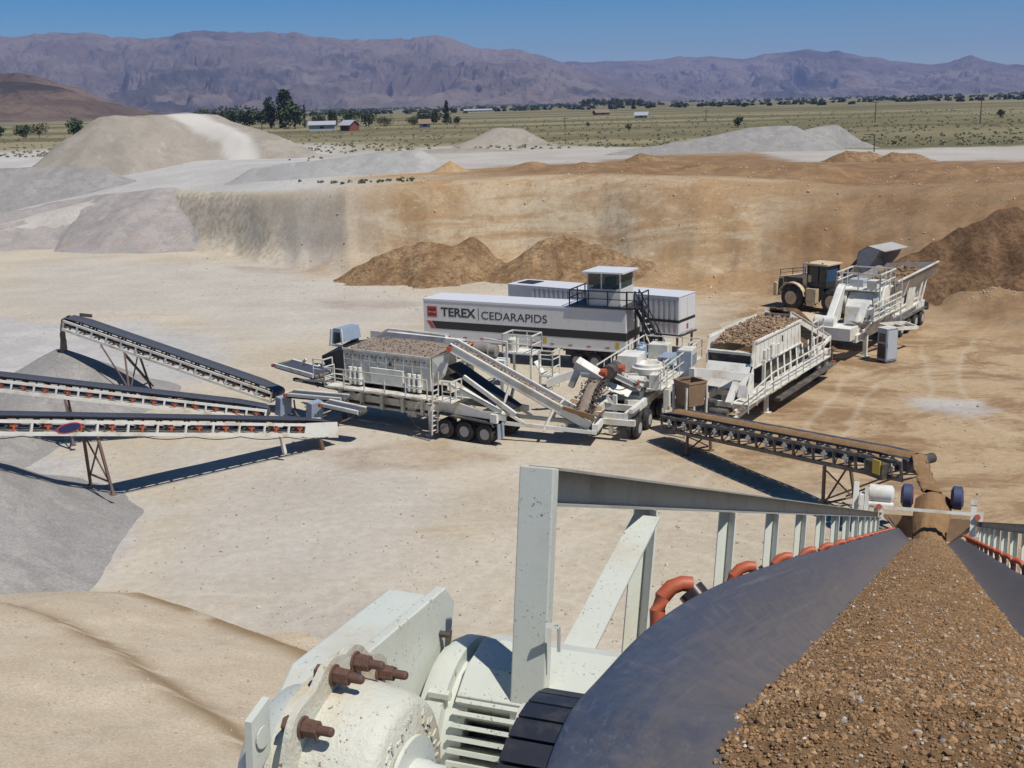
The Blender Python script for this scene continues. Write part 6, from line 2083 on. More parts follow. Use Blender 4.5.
# control cab on the roof
cx0, cx1, cy0, cy1 = 12.15, 14.45, .10, 2.45
z0 = ZT + .17
dk = MB().box(10.95, 15.0, -.12, TWd + .1, ZT + .055, z0).build('cab_deck', 'black', tl)
cab = MB().box(cx0, cx1, cy0, cy1, z0 + .002, z0 + 1.12).build('control_cab', 'trailer', tl, bevel=.02)
m = MB()
for x, y in ((cx0, cy0), (cx1, cy0), (cx0, cy1), (cx1, cy1), (cx0 + .95, cy0)):
    sx = .06 if x < 13.5 else -.06; sy = .06 if y < 1 else -.06
    m.box(min(x, x + sx * 1.4), max(x, x + sx * 1.4), min(y, y + sy * 1.4), max(y, y + sy * 1.4), z0 + 1.12, z0 + 2.1)
m.build('window_post', 'trailer', cab)
for (xa, xb, ya, yb) in ((cx0 + .12, cx0 + .92, cy0 + .02, cy0 + .04), (cx0 + 1.06, cx1 - .12, cy0 + .02, cy0 + .04), (cx1 - .04, cx1 - .02, cy0 + .12, cy1 - .12), (cx0 + .02, cx0 + .04, cy0 + .12, cy1 - .12), (cx0 + .12, cx1 - .12, cy1 - .04, cy1 - .02)):
    MB().box(xa, xb, ya, yb, z0 + 1.14, z0 + 2.08).build('window', 'glass', cab)
MB().prism([(cx0 - .22, -.25, z0 + 2.16), (cx1 + .3, -.25, z0 + 2.16), (cx1 + .3, cy1 + .25, z0 + 2.11), (cx0 - .22, cy1 + .25, z0 + 2.11)], (0, 0, .10)).build('cab_roof', 'trailer_roof', cab)
MB().box(cx0 + .9, cx0 + 1.5, .9, 1.5, z0 + 1.13, z0 + 1.75).box(cx0 + .4, cx1 - .4, cy0 + .1, cy0 + .6, z0 + 1.13, z0 + 1.3).build('console', 'black', cab)
m = MB().rail([(11.0, TWd, z0), (11.0, -.08, z0), (14.95, -.08, z0)], 1.0, 1.35, .035).rail([(11.0, TWd, z0), (12.1, TWd, z0)], 1.0, 1.0, .035)
m.build('deck_rail', 'black', tl)
# stair at the rear with landing and rails
m = MB().box(TLn + .02, TLn + 1.15, .1, 1.2, z0 - .12, z0 - .02)
m.build('stair_landing', 'black', tl)
m = MB()
for y in (1.22, 2.0):
    m.beam((TLn + .15, y, z0 - .1), (TLn + 2.15, y, .35), .06, .22)
stg = m.build('stringer', 'black', tl)
first = None
for i in range(11):
    f_ = (i + .5) / 11
    c = (TLn + .15 + 2.0 * f_, 1.61, z0 - .1 + (.35 - z0 + .1) * f_)
    if first is None:
        first = MB().box(-.14, .14, -.36, .36, -.02, .02).build('tread', 'tread_pale', tl); first.location = c
    else:
        copy_part(first, tl, c)
m = MB()
for y in (1.2, 2.02):
    for i in range(4):
        f_ = i / 3; p = Vector((TLn + .15 + 2.0 * f_, y, z0 - .1 + (.35 - z0 + .1) * f_)); m.beam(p, p + Vector((0, 0, 1.0)), .05)
    m.beam((TLn + .15, y, z0 + .9), (TLn + 2.15, y, 1.35), .06); m.beam((TLn + .15, y, z0 + .4), (TLn + 2.15, y, .85), .045)
m.rail([(TLn + .05, -.05, z0 - .02), (TLn + 1.1, -.05, z0 - .02), (TLn + 1.1, 1.15, z0 - .02)], 1.05, .8, .035)
m.build('stair_rail', 'black', tl)
MB().box(TLn + .5, TLn + .6, .2, .3, 0, z0 - .12).box(TLn + 1.0, TLn + 1.1, .2, .3, 0, z0 - .12).build('stair_post', 'black', tl)

# ================================================================== ribbed trailer behind
R2 = G(508, 283.7, 4.1); R2b = G(679.5, 297, 4.1)
ra_ = math.atan2(R2b.y - R2.y, R2b.x - R2.x); rl = math.hypot(R2b.x - R2.x, R2b.y - R2.y)
rt = thing('ribbed_trailer', 'white ribbed van trailer with a thin black stripe parked behind the lettered trailer', 'trailer', (R2.x, R2.y, 0), ra_)
ZB2, ZT2 = 1.5, 4.06
m = MB().box(1.9, rl, 0, 2.5, ZB2, ZT2)
m.prism([(0.0, .0, 3.2), (1.9, .0, 2.5), (1.9, .0, ZT2), (.0, .0, ZT2 + .02)], (0, 2.5, 0))
m.build('body', 'ribbed', rt)
m = MB()
for x in np.arange(2.2, rl - .1, .40): m.box(x - .10, x + .10, -.10, -.001, ZB2 + .08, ZT2 - .12)
m.box(1.9, rl + .02, -.115, -.0015, ZT2 - .12, ZT2); m.box(1.9, rl + .02, -.11, -.0015, ZB2, ZB2 + .08)
m.build('ribs', 'ribbed', rt)
MB().box(0, rl + .03, -.12, 2.55, ZT2 + .001, ZT2 + .05).build('roof', 'trailer_roof', rt)
MB().box(.5, 1.9, .5, 2.0, ZT2 + .052, ZT2 + .09).build('roof_hatch', 'black', rt)
MB().box(1.9, rl + .025, -.125, -.102, 2.32, 2.50).box(rl + .002, rl + .024, -.10, 2.5, 2.32, 2.50).build('stripe', 'black', rt)
m = MB().box(rl + .002, rl + .02, .06, 1.22, ZB2 + .1, 2.30).box(rl + .002, rl + .02, 1.27, 2.44, ZB2 + .1, 2.30).box(rl + .002, rl + .02, .06, 1.22, 2.52, ZT2 - .1).box(rl + .002, rl + .02, 1.27, 2.44, 2.52, ZT2 - .1)
m.build('rear_door', 'ribbed', rt)
MB().box(rl + .021, rl + .03, 1.1, 1.4, 1.75, 2.1).build('door_placard', 'red', rt)
m = MB()
for y in (.1, 2.4): m.box(rl - .25, rl - .12, y - .06, y + .06, 0, ZB2)
m.build('rear_leg', 'rust_leg', rt)
MB().box(rl + .02, rl + .14, -.05, 2.55, ZB2 - .14, ZB2 - .02).box(2.0, rl, .3, .5, ZB2 - .2, ZB2 - .002).box(2.0, rl, 2.0, 2.2, ZB2 - .2, ZB2 - .002).build('under_frame', 'dark', rt)
_wc.clear()
for x in (rl - 4.2, rl - 2.9):
    wheel(rt, x, .2, .5, .5, .3, -1); wheel(rt, x, 2.3, .5, .5, .3, 1)
for y in (.4, 2.1): MB().box(3.0, 3.2, y - .08, y + .08, 0, ZB2 - .1).build('landing_leg', 'steel', rt)
# ------------------------------------------------------------------ the big stacker the camera looks down along
SCL = 1.4                       # design units -> metres
D3 = Vector(sight(929, 519)).normalized()
U3 = Vector((D3.y, -D3.x, 0)).normalized()
V3 = U3.cross(D3)
ROT = Matrix((U3, D3, V3)).transposed()
LEN = 28.6
base = Vector((0, 0, CAM_H)) + D3 * (LEN * SCL) + V3 * (-0.9 * SCL)
st = thing('big_stacking_conveyor', 'big grey green stacking conveyor in the foreground, its belt running down to a hopper', 'conveyor', base)
st.rotation_euler = ROT.to_euler()


def K(u, v, d):
    return Vector((u * SCL, (d - LEN) * SCL, (v + 0.9) * SCL))


def KW(u, v, d):
    return Vector((0, 0, CAM_H)) + (U3 * u + D3 * d + V3 * v) * SCL


D0, D1 = 3.08, 27.6
TOP = 0.045
ups = [4.5 + 1.98 * i for i in range(12)]
for sg in (-1, 1):
    ue = 1.05 * sg
    m = MB()
    # top chord: a channel with its open side inwards
    def kb(u0, u1, v0, v1, d0, d1):
        a = K(min(u0, u1), v0, d0); b = K(max(u0, u1), v1, d1)
        m.box(a.x, b.x, a.y, b.y, a.z, b.z)
    kb(ue + 0.040 * sg, ue + 0.052 * sg, TOP - 0.105, TOP - 0.008, D0 + .1, D1)      # web
    kb(ue - 0.045 * sg, ue + 0.054 * sg, TOP - 0.008, TOP, D0 + .1, D1)              # top flange
    kb(ue - 0.030 * sg, ue + 0.054 * sg, TOP - 0.113, TOP - 0.105, D0 + .1, D1)      # bottom flange
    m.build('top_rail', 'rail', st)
    m = MB()
    kb(ue - 0.045 * sg, ue + 0.050 * sg, -0.98, -0.85, D0 + .1, D1)
    m.build('bottom_rail', 'fore', st)
    first = None
    for d in ups:
        if first is None:
            m = MB()
            v0, v1 = -0.85, TOP - 0.114
            c = Vector((ue, d, 0))
            w = 0.066
            # rolled angle, open towards the head end
            for s2 in (-1, 1):
                a = K(ue, v0, d); 
                p0 = K(ue, v0, d) + Vector((0, 0.045 * SCL, 0))
                p1 = p0 + Vector((s2 * w * SCL * 0.75, -w * SCL * 0.9, 0))
                m.prism([p0, p1, p1 + Vector((0, 0, (v1 - v0) * SCL)), p0 + Vector((0, 0, (v1 - v0) * SCL))], (-s2 * .008, -.008, 0))
            first = m.build('upright', 'fore', st); d_first = d
        else:
            copy_part(first, st, (0, (d - d_first) * SCL, 0))
    m = MB()
    m.prism([K(ue - .054, TOP - .004, D0 + .02), K(ue + .05, TOP - .004, D0 + .02), K(ue + .05, -1.0, D0 + .19), K(ue - .054, -1.0, D0 + .19)], (0, .05 * SCL, 0))
    if sg < 0:
        m.build('end_post', 'fore', st, bevel=0.006)
        MB().beam(K(ue + .035, -0.66, D0 + .22), K(ue + .03, TOP - .14, ups[0] - .12), 0.105 * SCL, 0.012, (0, -1, .3)).build('diagonal_brace', 'fore', st)
        m = MB()
        a = K(ue + .058, -.40, D0 + .05); m.beam(a, a + Vector((.05, 0.02, 0)), .012, .02); m.beam(a + Vector((.05, .02, 0)), a + Vector((.05, .05, -.10)), .012, .012)
        m.build('cable_clip', 'fore', st)
    else:
        m.build('end_post', 'fore', st, bevel=0.006)
m = MB()
for d in ups:
    m.beam(K(-1.02, -0.93, d), K(1.02, -0.93, d), 0.08 * SCL, 0.08 * SCL)
m.build('cross_members', 'fore', st)

# belt
DP, VP_, RP = 2.30, -0.735, 0.325         # head drum centre and radius (design units)
BL = [(-0.645, -0.262), (-0.58, -0.325), (-0.50, -0.41), (-0.42, -0.485), (-0.34, -0.525), (-0.15, -0.545), (0.12, -0.548), (0.36, -0.54), (0.45, -0.505), (0.53, -0.445), (0.60, -0.385), (0.66, -0.335)]
flatw = [-0.645 + 1.30 * i / 11 for i in range(12)]
flatw = [u * 0.985 for u in flatw]
rows = []
for k in range(11):                       # wrap from under the drum, over its nose, to the top
    a = R(-100 + 190 * k / 10)            # 0 = towards the camera
    rows.append([(u, VP_ + RP * math.sin(a), DP - RP * math.cos(a)) for u in flatw])
for i in range(1, 26):
    d = DP + (i / 25) ** 1.5 * 3.4
    e = (1 - math.exp(-(d - DP) / 0.72)) * (1 - 0.25 * math.exp(-((d - DP) / .25) ** 2))
    if i == 25: e = 1.0
    rows.append([(fu + (bu - fu) * float(e), (VP_ + RP) * (1 - float(e)) + bv * float(e), d) for fu, (bu, bv) in zip(flatw, BL)])
for i in range(1, 30):
    d = DP + 3.4 + i / 29 * (LEN - DP - 3.4)
    sag = 0.012 * math.sin(d * 5.2)
    rows.append([(bu, bv + sag * (1 if abs(bu) > .4 else 0.3), d) for bu, bv in BL])
vs = [K(*p) for r_ in rows for p in r_]
fs = []
for i in range(len(rows) - 1):
    for j in range(11):
        fs.append((i * 12 + j, i * 12 + j + 1, (i + 1) * 12 + j + 1, (i + 1) * 12 + j))
mb = MB(); mb.add(vs, fs)
o = mb.build('belt', 'belt', st, True)
sm = o.modifiers.new('thick', 'SOLIDIFY'); sm.thickness = 0.016; sm.offset = -1
ss = o.modifiers.new('round', 'SUBSURF'); ss.levels = 1; ss.render_levels = 2
# return run under the frame
MB().add([K(u, -0.86, d) for d in (DP, LEN) for u in (-.62, .62)], [(0, 1, 3, 2)]).build('return_belt', 'belt', st)
# lagged drum: rubber blocks with grooves
m = MB()
ph = 0.312
m.lathe(K(-0.722, VP_, DP), K(0.722, VP_, DP), [(0, 0.06 * SCL), (0.002, 0.285 * SCL), (1.44 * SCL, 0.285 * SCL), (1.444 * SCL, 0.06 * SCL)], 40)
drum = m.build('head_drum', 'lag', st, True)
m = MB()
nb = 34
for i in range(nb):
    a0 = 2 * math.pi * i / nb + 0.012; a1 = 2 * math.pi * (i + 1) / nb - 0.012
    for u0, u1 in [(-0.724 + 0.0 + 0.145 * q, -0.724 + 0.137 + 0.145 * q) for q in range(10)]:
        pr = [K(u0, VP_ + rr * math.sin(a), DP - rr * math.cos(a)) for rr, a in ((.283, a0), (.283, a1), (ph, a1), (ph, a0))]
        m.prism(pr, ((u1 - u0) * SCL, 0, 0))
m.build('lagging', 'lag', drum)
m = MB()
m.lathe(K(-0.99, VP_, DP), K(0.95, VP_, DP), [(0, .05 * SCL), (1.94 * SCL, .05 * SCL)], 20)
m.build('drive_shaft', 'fore_dusty', st, True)
# pillow-block bracket between post and drum
m = MB()
pp = [(D0 + .09, -0.60), (D0 - .05, -0.585), (D0 - .26, -.70), (D0 - .55, -0.80), (D0 - .62, -1.0), (D0 + .1, -1.0)]
m.prism([K(-0.955, v, d) for d, v in pp], (0.07 * SCL, 0, 0))
m.build('bearing_bracket', 'fore_dusty', st, bevel=0.008)
bc = K(-0.885, -0.655, D0 - 0.06)
MB().lathe(K(-1.0, -0.655, D0 - .06), K(-.8, -0.655, D0 - .06), [(0, 0.055 * SCL), (.135 * SCL, .055 * SCL), (.1352 * SCL, .038 * SCL), (.16 * SCL, .038 * SCL), (.1602 * SCL, .02 * SCL), (.19 * SCL, .02 * SCL)], 24).build('pivot_pin', 'fore', st, True)

# troughing idlers seen between belt edge and rail
first = None
for i, d in enumerate([3.72 + 1.45 * q for q in range(17)]):
    if first is None:
        m = MB()
        for sg in (-1, 1):
            m.beam(K(sg * 0.98, -0.62, d), K(0, -0.64, d), .07, .07)
            # curved end bracket
            pl = [K(sg * 0.74, -0.60, d), K(sg * 0.775, -0.52, d), K(sg * 0.80, -0.44, d), K(sg * 0.805, -0.38, d), K(sg * 0.795, -0.335, d + .01), K(sg * 0.77, -0.30, d + .02), K(sg * 0.74, -0.285, d + .035), K(sg * 0.71, -0.285, d + .05)]
            m.path(pl, 0.026 * SCL, 10)
        first = m.build('idler', 'orange', st, True)
        m = MB()
        for sg, bu_, bv_ in ((-1, .715, -.305), (1, .73, -.405)):
            a = K(sg * 0.40, -0.62, d + .06); b = K(sg * bu_, bv_, d + .06)
            m.lathe(a, b, [(0, .046 * SCL), ((b - a).length, .046 * SCL)], 20)
        m.lathe(K(-.33, -.63, d + .06), K(.33, -.63, d + .06), [(0, .05 * SCL), (.66 * SCL, .05 * SCL)], 16)
        m.build('roller', 'roller_steel', first, True)
        d_first = d
        o = first
    else:
        o = copy_part(first, st, (0, (d - d_first) * SCL, 0))

# --- speed reducer beside the drum
m = MB()
GU = -0.87
gv, gd = -0.585, 2.0
# round cast housing
# face plane sits at GU; the housing grows outwards to the left
m.lathe(K(GU, gv, gd), K(GU - 1, gv, gd), [(0.00, 0.02), (0.0, .148 * SCL), (.008 * SCL, .160 * SCL), (.028 * SCL, .170 * SCL), (.10 * SCL, .181 * SCL), (.20 * SCL, .186 * SCL), (.201 * SCL, .05)], 48)
red = m.build('gear_reducer', 'fore_dusty', st, True)
m = MB()
m.lathe(K(GU + .004, gv, gd), K(GU + 1, gv, gd), [(0, .02), (0, .098 * SCL), (.008 * SCL, .098 * SCL), (.0081 * SCL, .088 * SCL), (.0082 * SCL, .056 * SCL), (.03 * SCL, .056 * SCL), (.04 * SCL, .052 * SCL), (.07 * SCL, .052 * SCL), (.0701 * SCL, .036 * SCL), (.2 * SCL, .036 * SCL)], 40)
m.build('output_hub', 'fore', red, True)
# split flange with bolts
m = MB()
fl = []
NF = 60
for i in range(NF + 1):
    a = R(215 - 215 * i / NF)
    rr = 0.222 + 0.022 * max(math.exp(-((math.degrees(a) - q) / 13) ** 2) for q in (20, 58, 90, 112, 146, 190))
    fl.append((gd - rr * -math.cos(a) if False else gd + rr * math.cos(a) * -1 * -1, gv + rr * math.sin(a)))
inner = [(gd + .178 * math.cos(R(215 - 215 * i / NF)), gv + .178 * math.sin(R(215 - 215 * i / NF))) for i in range(NF + 1)]
vs = []; fs = []
for uu in (GU - .150, GU - .135):
    for q in (fl, inner):
        vs += [K(uu, v, d) for d, v in q]
n_ = len(fl)
for i in range(n_ - 1):
    a0, b0, a1, b1 = i, n_ + i, 2 * n_ + i, 3 * n_ + i
    fs += [(a1, a1 + 1, b1 + 1, b1), (a0, b0, b0 + 1, a0 + 1), (a0, a0 + 1, a1 + 1, a1), (b0, b1, b1 + 1, b0 + 1)]
fs += [(0, 2 * n_, 3 * n_, n_), (n_ - 1, 2 * n_ - 1, 4 * n_ - 1, 3 * n_ - 1)]
m.add(vs, fs)
m.build('flange', 'fore_dusty', red)
bolt = None
for a_deg in (20, 58, 90, 112, 146, 190):
    a = R(a_deg); r_ = 0.212
    c = K(GU - .135, gv + r_ * math.sin(a), gd + r_ * math.cos(a))
    if bolt is None:
        m = MB()
        x = Vector((1, 0, 0))
        m.lathe((-.055, 0, 0), (1, 0, 0), [(0, .026), (.03, .026), (.031, .012), (.06, .012)], 6)
        m.lathe((0.0, 0, 0), (1, 0, 0), [(0, .033), (.006, .033)], 20)
        m.lathe((.006, 0, 0), (1, 0, 0), [(0, .0265), (.024, .0265)], 6)
        m.lathe((.029, 0, 0), (1, 0, 0), [(0, .0255), (.022, .0255)], 6)
        m.lathe((.02, 0, 0), (1, 0, 0), [(0, .0145), (.068, .0145), (.075, .011)], 14)
        bolt = m.build('bolt', 'rust', red, bevel=0.002)
        bolt.location = c; bolt.scale = (.9, .86, .86)
    else:
        copy_part(bolt, red, c, (a, 0, 0))
# raised casting marks round the face
m = MB()
rg = random.Random(3)
for a_deg in list(range(18, 75, 9)) + [102, 118, 134, 150, 166]:
    a = R(a_deg); rr = 0.124
    c = K(GU + .001, gv + rr * math.sin(a), gd + rr * math.cos(a))
    ta = Vector((0, -math.sin(a), math.cos(a))); ra = Vector((0, math.cos(a), math.sin(a)))
    for q in range(rg.choice([2, 3, 3])):
        o1 = ta * rg.uniform(-.012, .012) * SCL + ra * rg.uniform(-.014, .014) * SCL
        dr = rg.choice([ta, ra, ra])
        m.beam(c + o1 - dr * .007 * SCL, c + o1 + dr * .007 * SCL, .006, .006)
m.build('casting_marks', 'fore_dusty', red)
# lifting lug and side cover of the reducer
m = MB()
lug = [(gd - .225, gv + .02), (gd - .255, gv + .13), (gd - .205, gv + .165), (gd - .18, gv + .07)]
m.prism([K(GU - .19, v, d) for d, v in lug], (-.014 * SCL, 0, 0))
m.lathe(K(GU - .185, gv + .10, gd - .218), K(GU - 1, gv + .10, gd - .218), [(0, .028), (.003, .028)], 16)
m.build('lifting_lug', 'fore', red)
MB().lathe(K(GU - .201, gv, gd), K(GU - 1, gv, gd), [(0, .05), (0, .16 * SCL), (.06 * SCL, .15 * SCL), (.09 * SCL, .12 * SCL), (.091 * SCL, .05)], 40).build('rear_cover', 'fore', red, True)
# --- belt guard: long sheet metal box from the reducer to the motor
m = MB()
a = [K(-1.60, v, d) for d, v in ((2.72, -.66), (2.80, -.555), (3.36, -.385), (3.44, -.43), (3.44, -.80), (2.72, -1.0))]
m.prism(a, (.16 * SCL, 0, 0))
gd_o = m.build('belt_guard', 'fore', st, bevel=0.012)
m = MB()
a = [K(-1.44, v, d) for d, v in ((2.71, -.65), (2.79, -.53), (3.37, -.358), (3.455, -.405), (3.455, -.81), (2.71, -1.01))]
m.prism(a, (.035 * SCL, 0, 0))
m.build('guard_door', 'fore', gd_o, bevel=0.006)
m = MB().tube(K(-1.41, -.50, 3.36), K(-1.37, -.50, 3.36), .015, 8).beam(K(-1.375, -.485, 3.36), K(-1.375, -.54, 3.36), .02)
m.build('latch', 'dark', gd_o)
# --- finned electric motor
MV, MD, MR = -0.80, 3.45, 0.265
m = MB()
m.lathe(K(-1.40, MV, MD), K(0, MV, MD), [(0, .05), (0, MR * .8 * SCL), (.02 * SCL, MR * 1.06 * SCL), (.05 * SCL, MR * 1.12 * SCL), (.10 * SCL, MR * 1.12 * SCL), (.101 * SCL, MR * .98 * SCL), (.125 * SCL, MR * .98 * SCL), (.16 * SCL, MR * .94 * SCL), (.161 * SCL, .05)], 48)
mot = m.build('electric_motor', 'fore', st, True)
m = MB()
for i in range(48):
    a = 2 * math.pi * i / 48
    if 65 < math.degrees(a) < 148: continue
    c = Vector((0, math.cos(a), math.sin(a)))
    p = K(-1.27, MV, MD) + c * MR * .86 * SCL
    m.beam(p, p + Vector((.56 * SCL, 0, 0)), .018, MR * .40 * SCL, c)
m.build('cooling_fins', 'fore', mot)
MB().lathe(K(-1.30, MV, MD), K(0, MV, MD), [(0, .05), (.02, MR * .72 * SCL), (.62 * SCL, MR * .72 * SCL), (.63 * SCL, .05)], 40).build('stator_core', 'fin_gap_shade', mot, True)
MB().lathe(K(-.72, MV, MD), K(0, MV, MD), [(0, .05), (0, MR * .95 * SCL), (.06 * SCL, MR * .95 * SCL), (.12 * SCL, MR * .7 * SCL), (.121 * SCL, .05)], 40).build('rear_cap', 'fore', mot, True)
m = MB()
for i in range(7):
    a = R(66 + 58 * i / 6); a2 = R(66 + 58 * (i + 1) / 6 - 1)
m.prism([K(-1.27, MV + MR * rr * math.sin(R(q)), MD + MR * rr * math.cos(R(q))) for rr, q in ((.9, 60), (1.12, 62), (1.16, 80), (1.16, 100), (1.12, 128), (1.08, 148), (.9, 150))], (.56 * SCL, 0, 0))
m.build('motor_shroud', 'fore', mot, bevel=0.006)
for q in (60, 150, 200, 250, 300, 0):
    c = Vector((0, math.cos(R(q)), math.sin(R(q))))
    MB().lathe(K(-1.36, MV, MD) + c * MR * 1.14 * SCL + Vector((.02, 0, 0)), K(0, MV, MD) + c * MR * 1.14 * SCL, [(0, .022), (.09, .022)], 6).build('clamp_bolt', 'fore', mot)
m = MB()
pa = [(2.2, -.95), (3.8, -.95), (3.8, -1.1), (2.2, -1.1)]
m.prism([K(-1.6, v, d) for d, v in pa], (.62 * SCL, 0, 0))
m.build('motor_base', 'fore_dusty', st)

# --- tail hopper at the foot of the stacker
TD = LEN
m = MB()
def plate4(a, b, c, d, t=.03): m.plate(K(*a), K(*b), K(*c), K(*d), t)
plate4((-0.50, -.50, TD - .9), (-1.0, .02, TD - .9), (-1.0, .02, TD + 1.3), (-.50, -.5, TD + 1.3))
plate4((0.50, -.50, TD - .9), (.50, -.5, TD + 1.3), (1.12, .08, TD + 1.3), (1.12, .08, TD - .9))
plate4((-.5, -.5, TD + 1.3), (-1.0, .02, TD + 1.3), (1.12, .08, TD + 1.3), (.5, -.5, TD + 1.3))
m.build('tail_hopper', 'bin', st)
m = MB()
for sg, top in ((-1, (-1.02, .02)), (1, (1.14, .08))):
    m.beam(K(.46 * sg, -.52, TD - .95), K(top[0] * .86, top[1] - .06, TD - .95), .05, .05)
    m.beam(K(.46 * sg, -.52, TD - .95), K(.46 * sg, -.72, TD - .9), .06, .06)
m.build('skirt_edge', 'steel', st)
m = MB()
m.beam(K(-1.0, .165, TD - 1.0), K(1.0, .195, TD - 1.0), .13, .10)
m.build('hopper_bar', 'white', st)
m = MB()
for u in (-1.02, -1.14): m.beam(K(u, -.12, TD - 1), K(u, .22, TD - 1), .13, .10)
for u, h_ in ((.92, .40), (1.06, .26)): m.beam(K(u, -.3, TD - 1), K(u, h_, TD - 1), .17, .12)
m.beam(K(.92, .40, TD - 1), K(.92, .52, TD - 1), .2, .16)
m.build('bar_bracket', 'white', st)
first = None
for u, v in ((-1.08, .17), (1.0, .14)):
    mm_ = MB().lathe((0, 0.06, 0), (0, -.08, 0), [(0, .09), (.14, .09)], 12)
    if first is None:
        first = mm_.build('take_up_nut', 'orange', st, True); first.location = K(u, v, TD - 1.06)
    else:
        copy_part(first, st, K(u, v, TD - 1.06))
# drive on the left of the hopper
m = MB()
m.lathe(K(-1.35, .48, TD), K(0, .48, TD), [(0, .1), (0, .22 * SCL), (.5 * SCL, .22 * SCL), (.55 * SCL, .14 * SCL)], 20)
m.box(*[q for q in (K(-1.45, 0, 0).x, K(-1.35, 0, 0).x, K(0, 0, TD - .2).y, K(0, 0, TD + .2).y, K(0, .02, 0).z, K(0, .62, 0).z)])
m.lathe(K(-1.5, .22, TD - .1), K(0, .22, TD - .1), [(0, .05), (0, .08 * SCL), (.7 * SCL, .08 * SCL), (.71 * SCL, .05)], 12)
m.build('tail_motor', 'white', st, True)
m = MB()
m.prism([K(-1.72, v, TD + dd) for dd, v in ((-.1, .06), (-.06, .72), (.12, .72), (.1, .06))], (.12 * SCL, 0, 0))
m.prism([K(-1.56, v, TD + dd) for dd, v in ((-.22, -.02), (-.22, .42), (.0, .5), (.2, .42), (.2, -.02))], (.10 * SCL, 0, 0))
m.build('drive_cover', 'white', st, bevel=0.01)
first = None
for u, rim_l in ((-.55, 1), (.55, -1)):
    if first is None:
        m = MB().lathe((-.12, 0, 0), (1, 0, 0), [(0, .2), (.01, .33), (.06, .39), (.30, .39), (.34, .33), (.35, .2)], 28)
        first = m.build('wheel', 'blue_red', st, True); first.location = K(u, .50, TD + .25)
        MB().lathe((-.15, 0, 0), (1, 0, 0), [(0, .1), (0, .27), (.4, .27), (.4, .1)], 20).build('rim', 'red', first, True)
    else:
        copy_part(first, st, K(u, .55, TD + .35))

# --- gravel lying on the belt and in the hopper
XS = np.linspace(0, 1, 110)
dl = np.concatenate([[2.03, 2.05, 2.07, 2.085], np.linspace(2.10, 4, 300), np.linspace(4.01, 8, 180), np.linspace(8.06, LEN + .3, 170)])
UU, DD = np.meshgrid(XS, dl)
wob = (fbm(DD * 1.7, DD * 0, 4, 71) - .5) * .05
L_ = np.interp(DD, [2.1, 2.3, 2.7, 3.2, 5, 9, LEN], [-.33, -.315, -.345, -.372, -.395, -.40, -.385]) + wob
R_ = np.interp(DD, [2.1, 3.2, 5, 9, LEN], [.55, .50, .455, .445, .43]) + (fbm(DD * 1.7, DD * 0 + 9, 4, 72) - .5) * .05
Uc = L_ + (R_ - L_) * UU
edge = np.interp(DD, [2.0, 2.07, 2.15, 2.3, 2.5, 2.8, 3.2, 4.2, 5, LEN], [-.60, -.50, -.442, -.404, -.418, -.445, -.472, -.496, -.503, -.515])
crown = np.interp(DD, [2.0, 2.3, 3.2, 5, LEN], [.06, .075, .085, .09, .09])
VV = edge - .012 + crown * (1 - np.abs(2 * UU - 1) ** 2.4)
VV = VV + (fbm(Uc * 6, DD * 6, 5, 73) - .5) * .045 * np.clip(4 * UU * (1 - UU) + .2, 0, 1) + (fbm(Uc * 22, DD * 22, 3, 74) - .5) * .014
pw = (np.array([0, 0, CAM_H]) + SCL * (Uc[..., None] * np.array(U3) + DD[..., None] * np.array(D3) + VV[..., None] * np.array(V3)))
idx = np.arange(UU.size).reshape(UU.shape)
fq = np.stack([idx[:-1, :-1], idx[:-1, 1:], idx[1:, 1:], idx[1:, :-1]], 2).reshape(-1, 4)
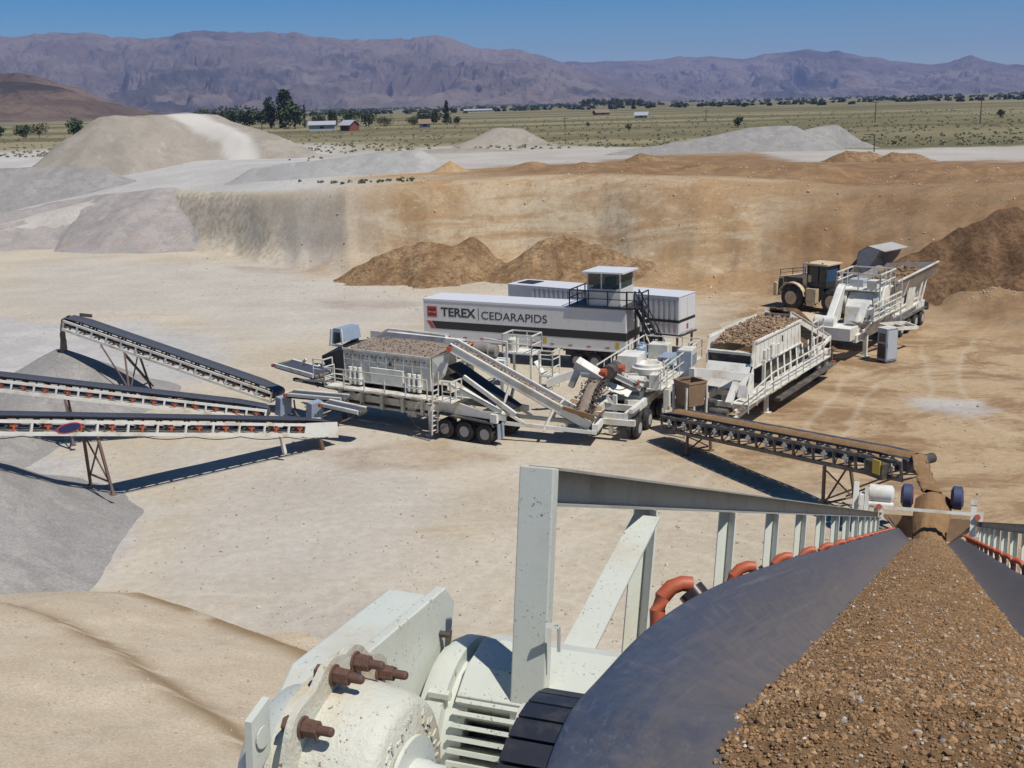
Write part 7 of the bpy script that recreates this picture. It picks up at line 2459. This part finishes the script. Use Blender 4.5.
# pebbles
n = 85000
dd = 1 / (1 / 2.03 - RNG.random(n) * (1 / 2.03 - 1 / LEN))
uu = RNG.beta(0.9, 0.9, n)
li = np.interp(dd, dl, range(len(dl)))
ii = np.clip(li.round().astype(int), 0, len(dl) - 1); jj = np.clip((uu * 109).round().astype(int), 0, 109)
us = np.interp(dd, dl, L_[:, 0]) + uu * (np.interp(dd, dl, R_[:, 0]) - np.interp(dd, dl, L_[:, 0]))
vv = VV[ii, jj]
size = np.exp(RNG.normal(math.log(.0022), .62, n)) * SCL
size = np.minimum(size, .0145) * np.clip(0.8 + dd * 0.06, .9, 2.2)
pos = (np.array([0, 0, CAM_H]) + SCL * (us[:, None] * np.array(U3) + dd[:, None] * np.array(D3) + vv[:, None] * np.array(V3))) + np.array([0, 0, .15]) * size[:, None]
br = RNG.choice(3, n, p=[.83, .13, .04])
tint = np.where((br == 0)[:, None], np.array([.30, .175, .08]) * RNG.uniform(.5, 1.3, (n, 1)), np.where((br == 1)[:, None], np.array([.36, .26, .16]) * RNG.uniform(.7, 1.2, (n, 1)), np.array([.50, .47, .43]) * RNG.uniform(.5, 1.15, (n, 1))))
base_o = np_mesh('gravel', pw.reshape(-1, 3), fq, M['load'], True)
base_o['kind'] = 'stuff'; base_o['label'] = 'brown gravel riding up the belt of the big stacker'
so_ = stones('pebbles', pos, size, M['stones'], tint)
so_['kind'] = 'stuff'; so_['label'] = 'loose pebbles on the brown gravel of the big stacker'

# heap in the hopper: packed brown gravel sliding down to the belt
vs = []; fs = []
prof = [(-.22, .36, .66, TD + .75), (-.33, .50, .62, TD + .35), (-.36, .48, .25, TD - .25), (-.36, .44, -.05, TD - .6), (-.35, .40, -.34, TD - .85), (-.34, .40, -.60, TD - 1.12)]
NN = 20
for k, (u0, u1, v, d) in enumerate(prof):
    for j in range(NN + 1):
        u = u0 + (u1 - u0) * j / NN
        e = abs(2 * j / NN - 1) ** 2.5
        vs.append(KW(u + random.uniform(-.01, .01), v - .16 * e * (k < 3), d + .35 * e + random.uniform(-.03, .03)))
for k in range(len(prof) - 1):
    for j in range(NN):
        fs.append((k * (NN + 1) + j, k * (NN + 1) + j + 1, (k + 1) * (NN + 1) + j + 1, (k + 1) * (NN + 1) + j))
o = np_mesh('hopper_gravel', np.array(vs), np.array(fs), M['load'], True)
o['kind'] = 'stuff'; o['label'] = 'brown gravel heaped in the tail hopper of the big stacker'
flow_to(D_h + dD * .18 + Vector((0, 0, .22)), KW(.05, .62, TD + .5), 'falling_gravel', 'brown gravel pouring off the feed conveyor into the hopper', .27, .32, M['load'])
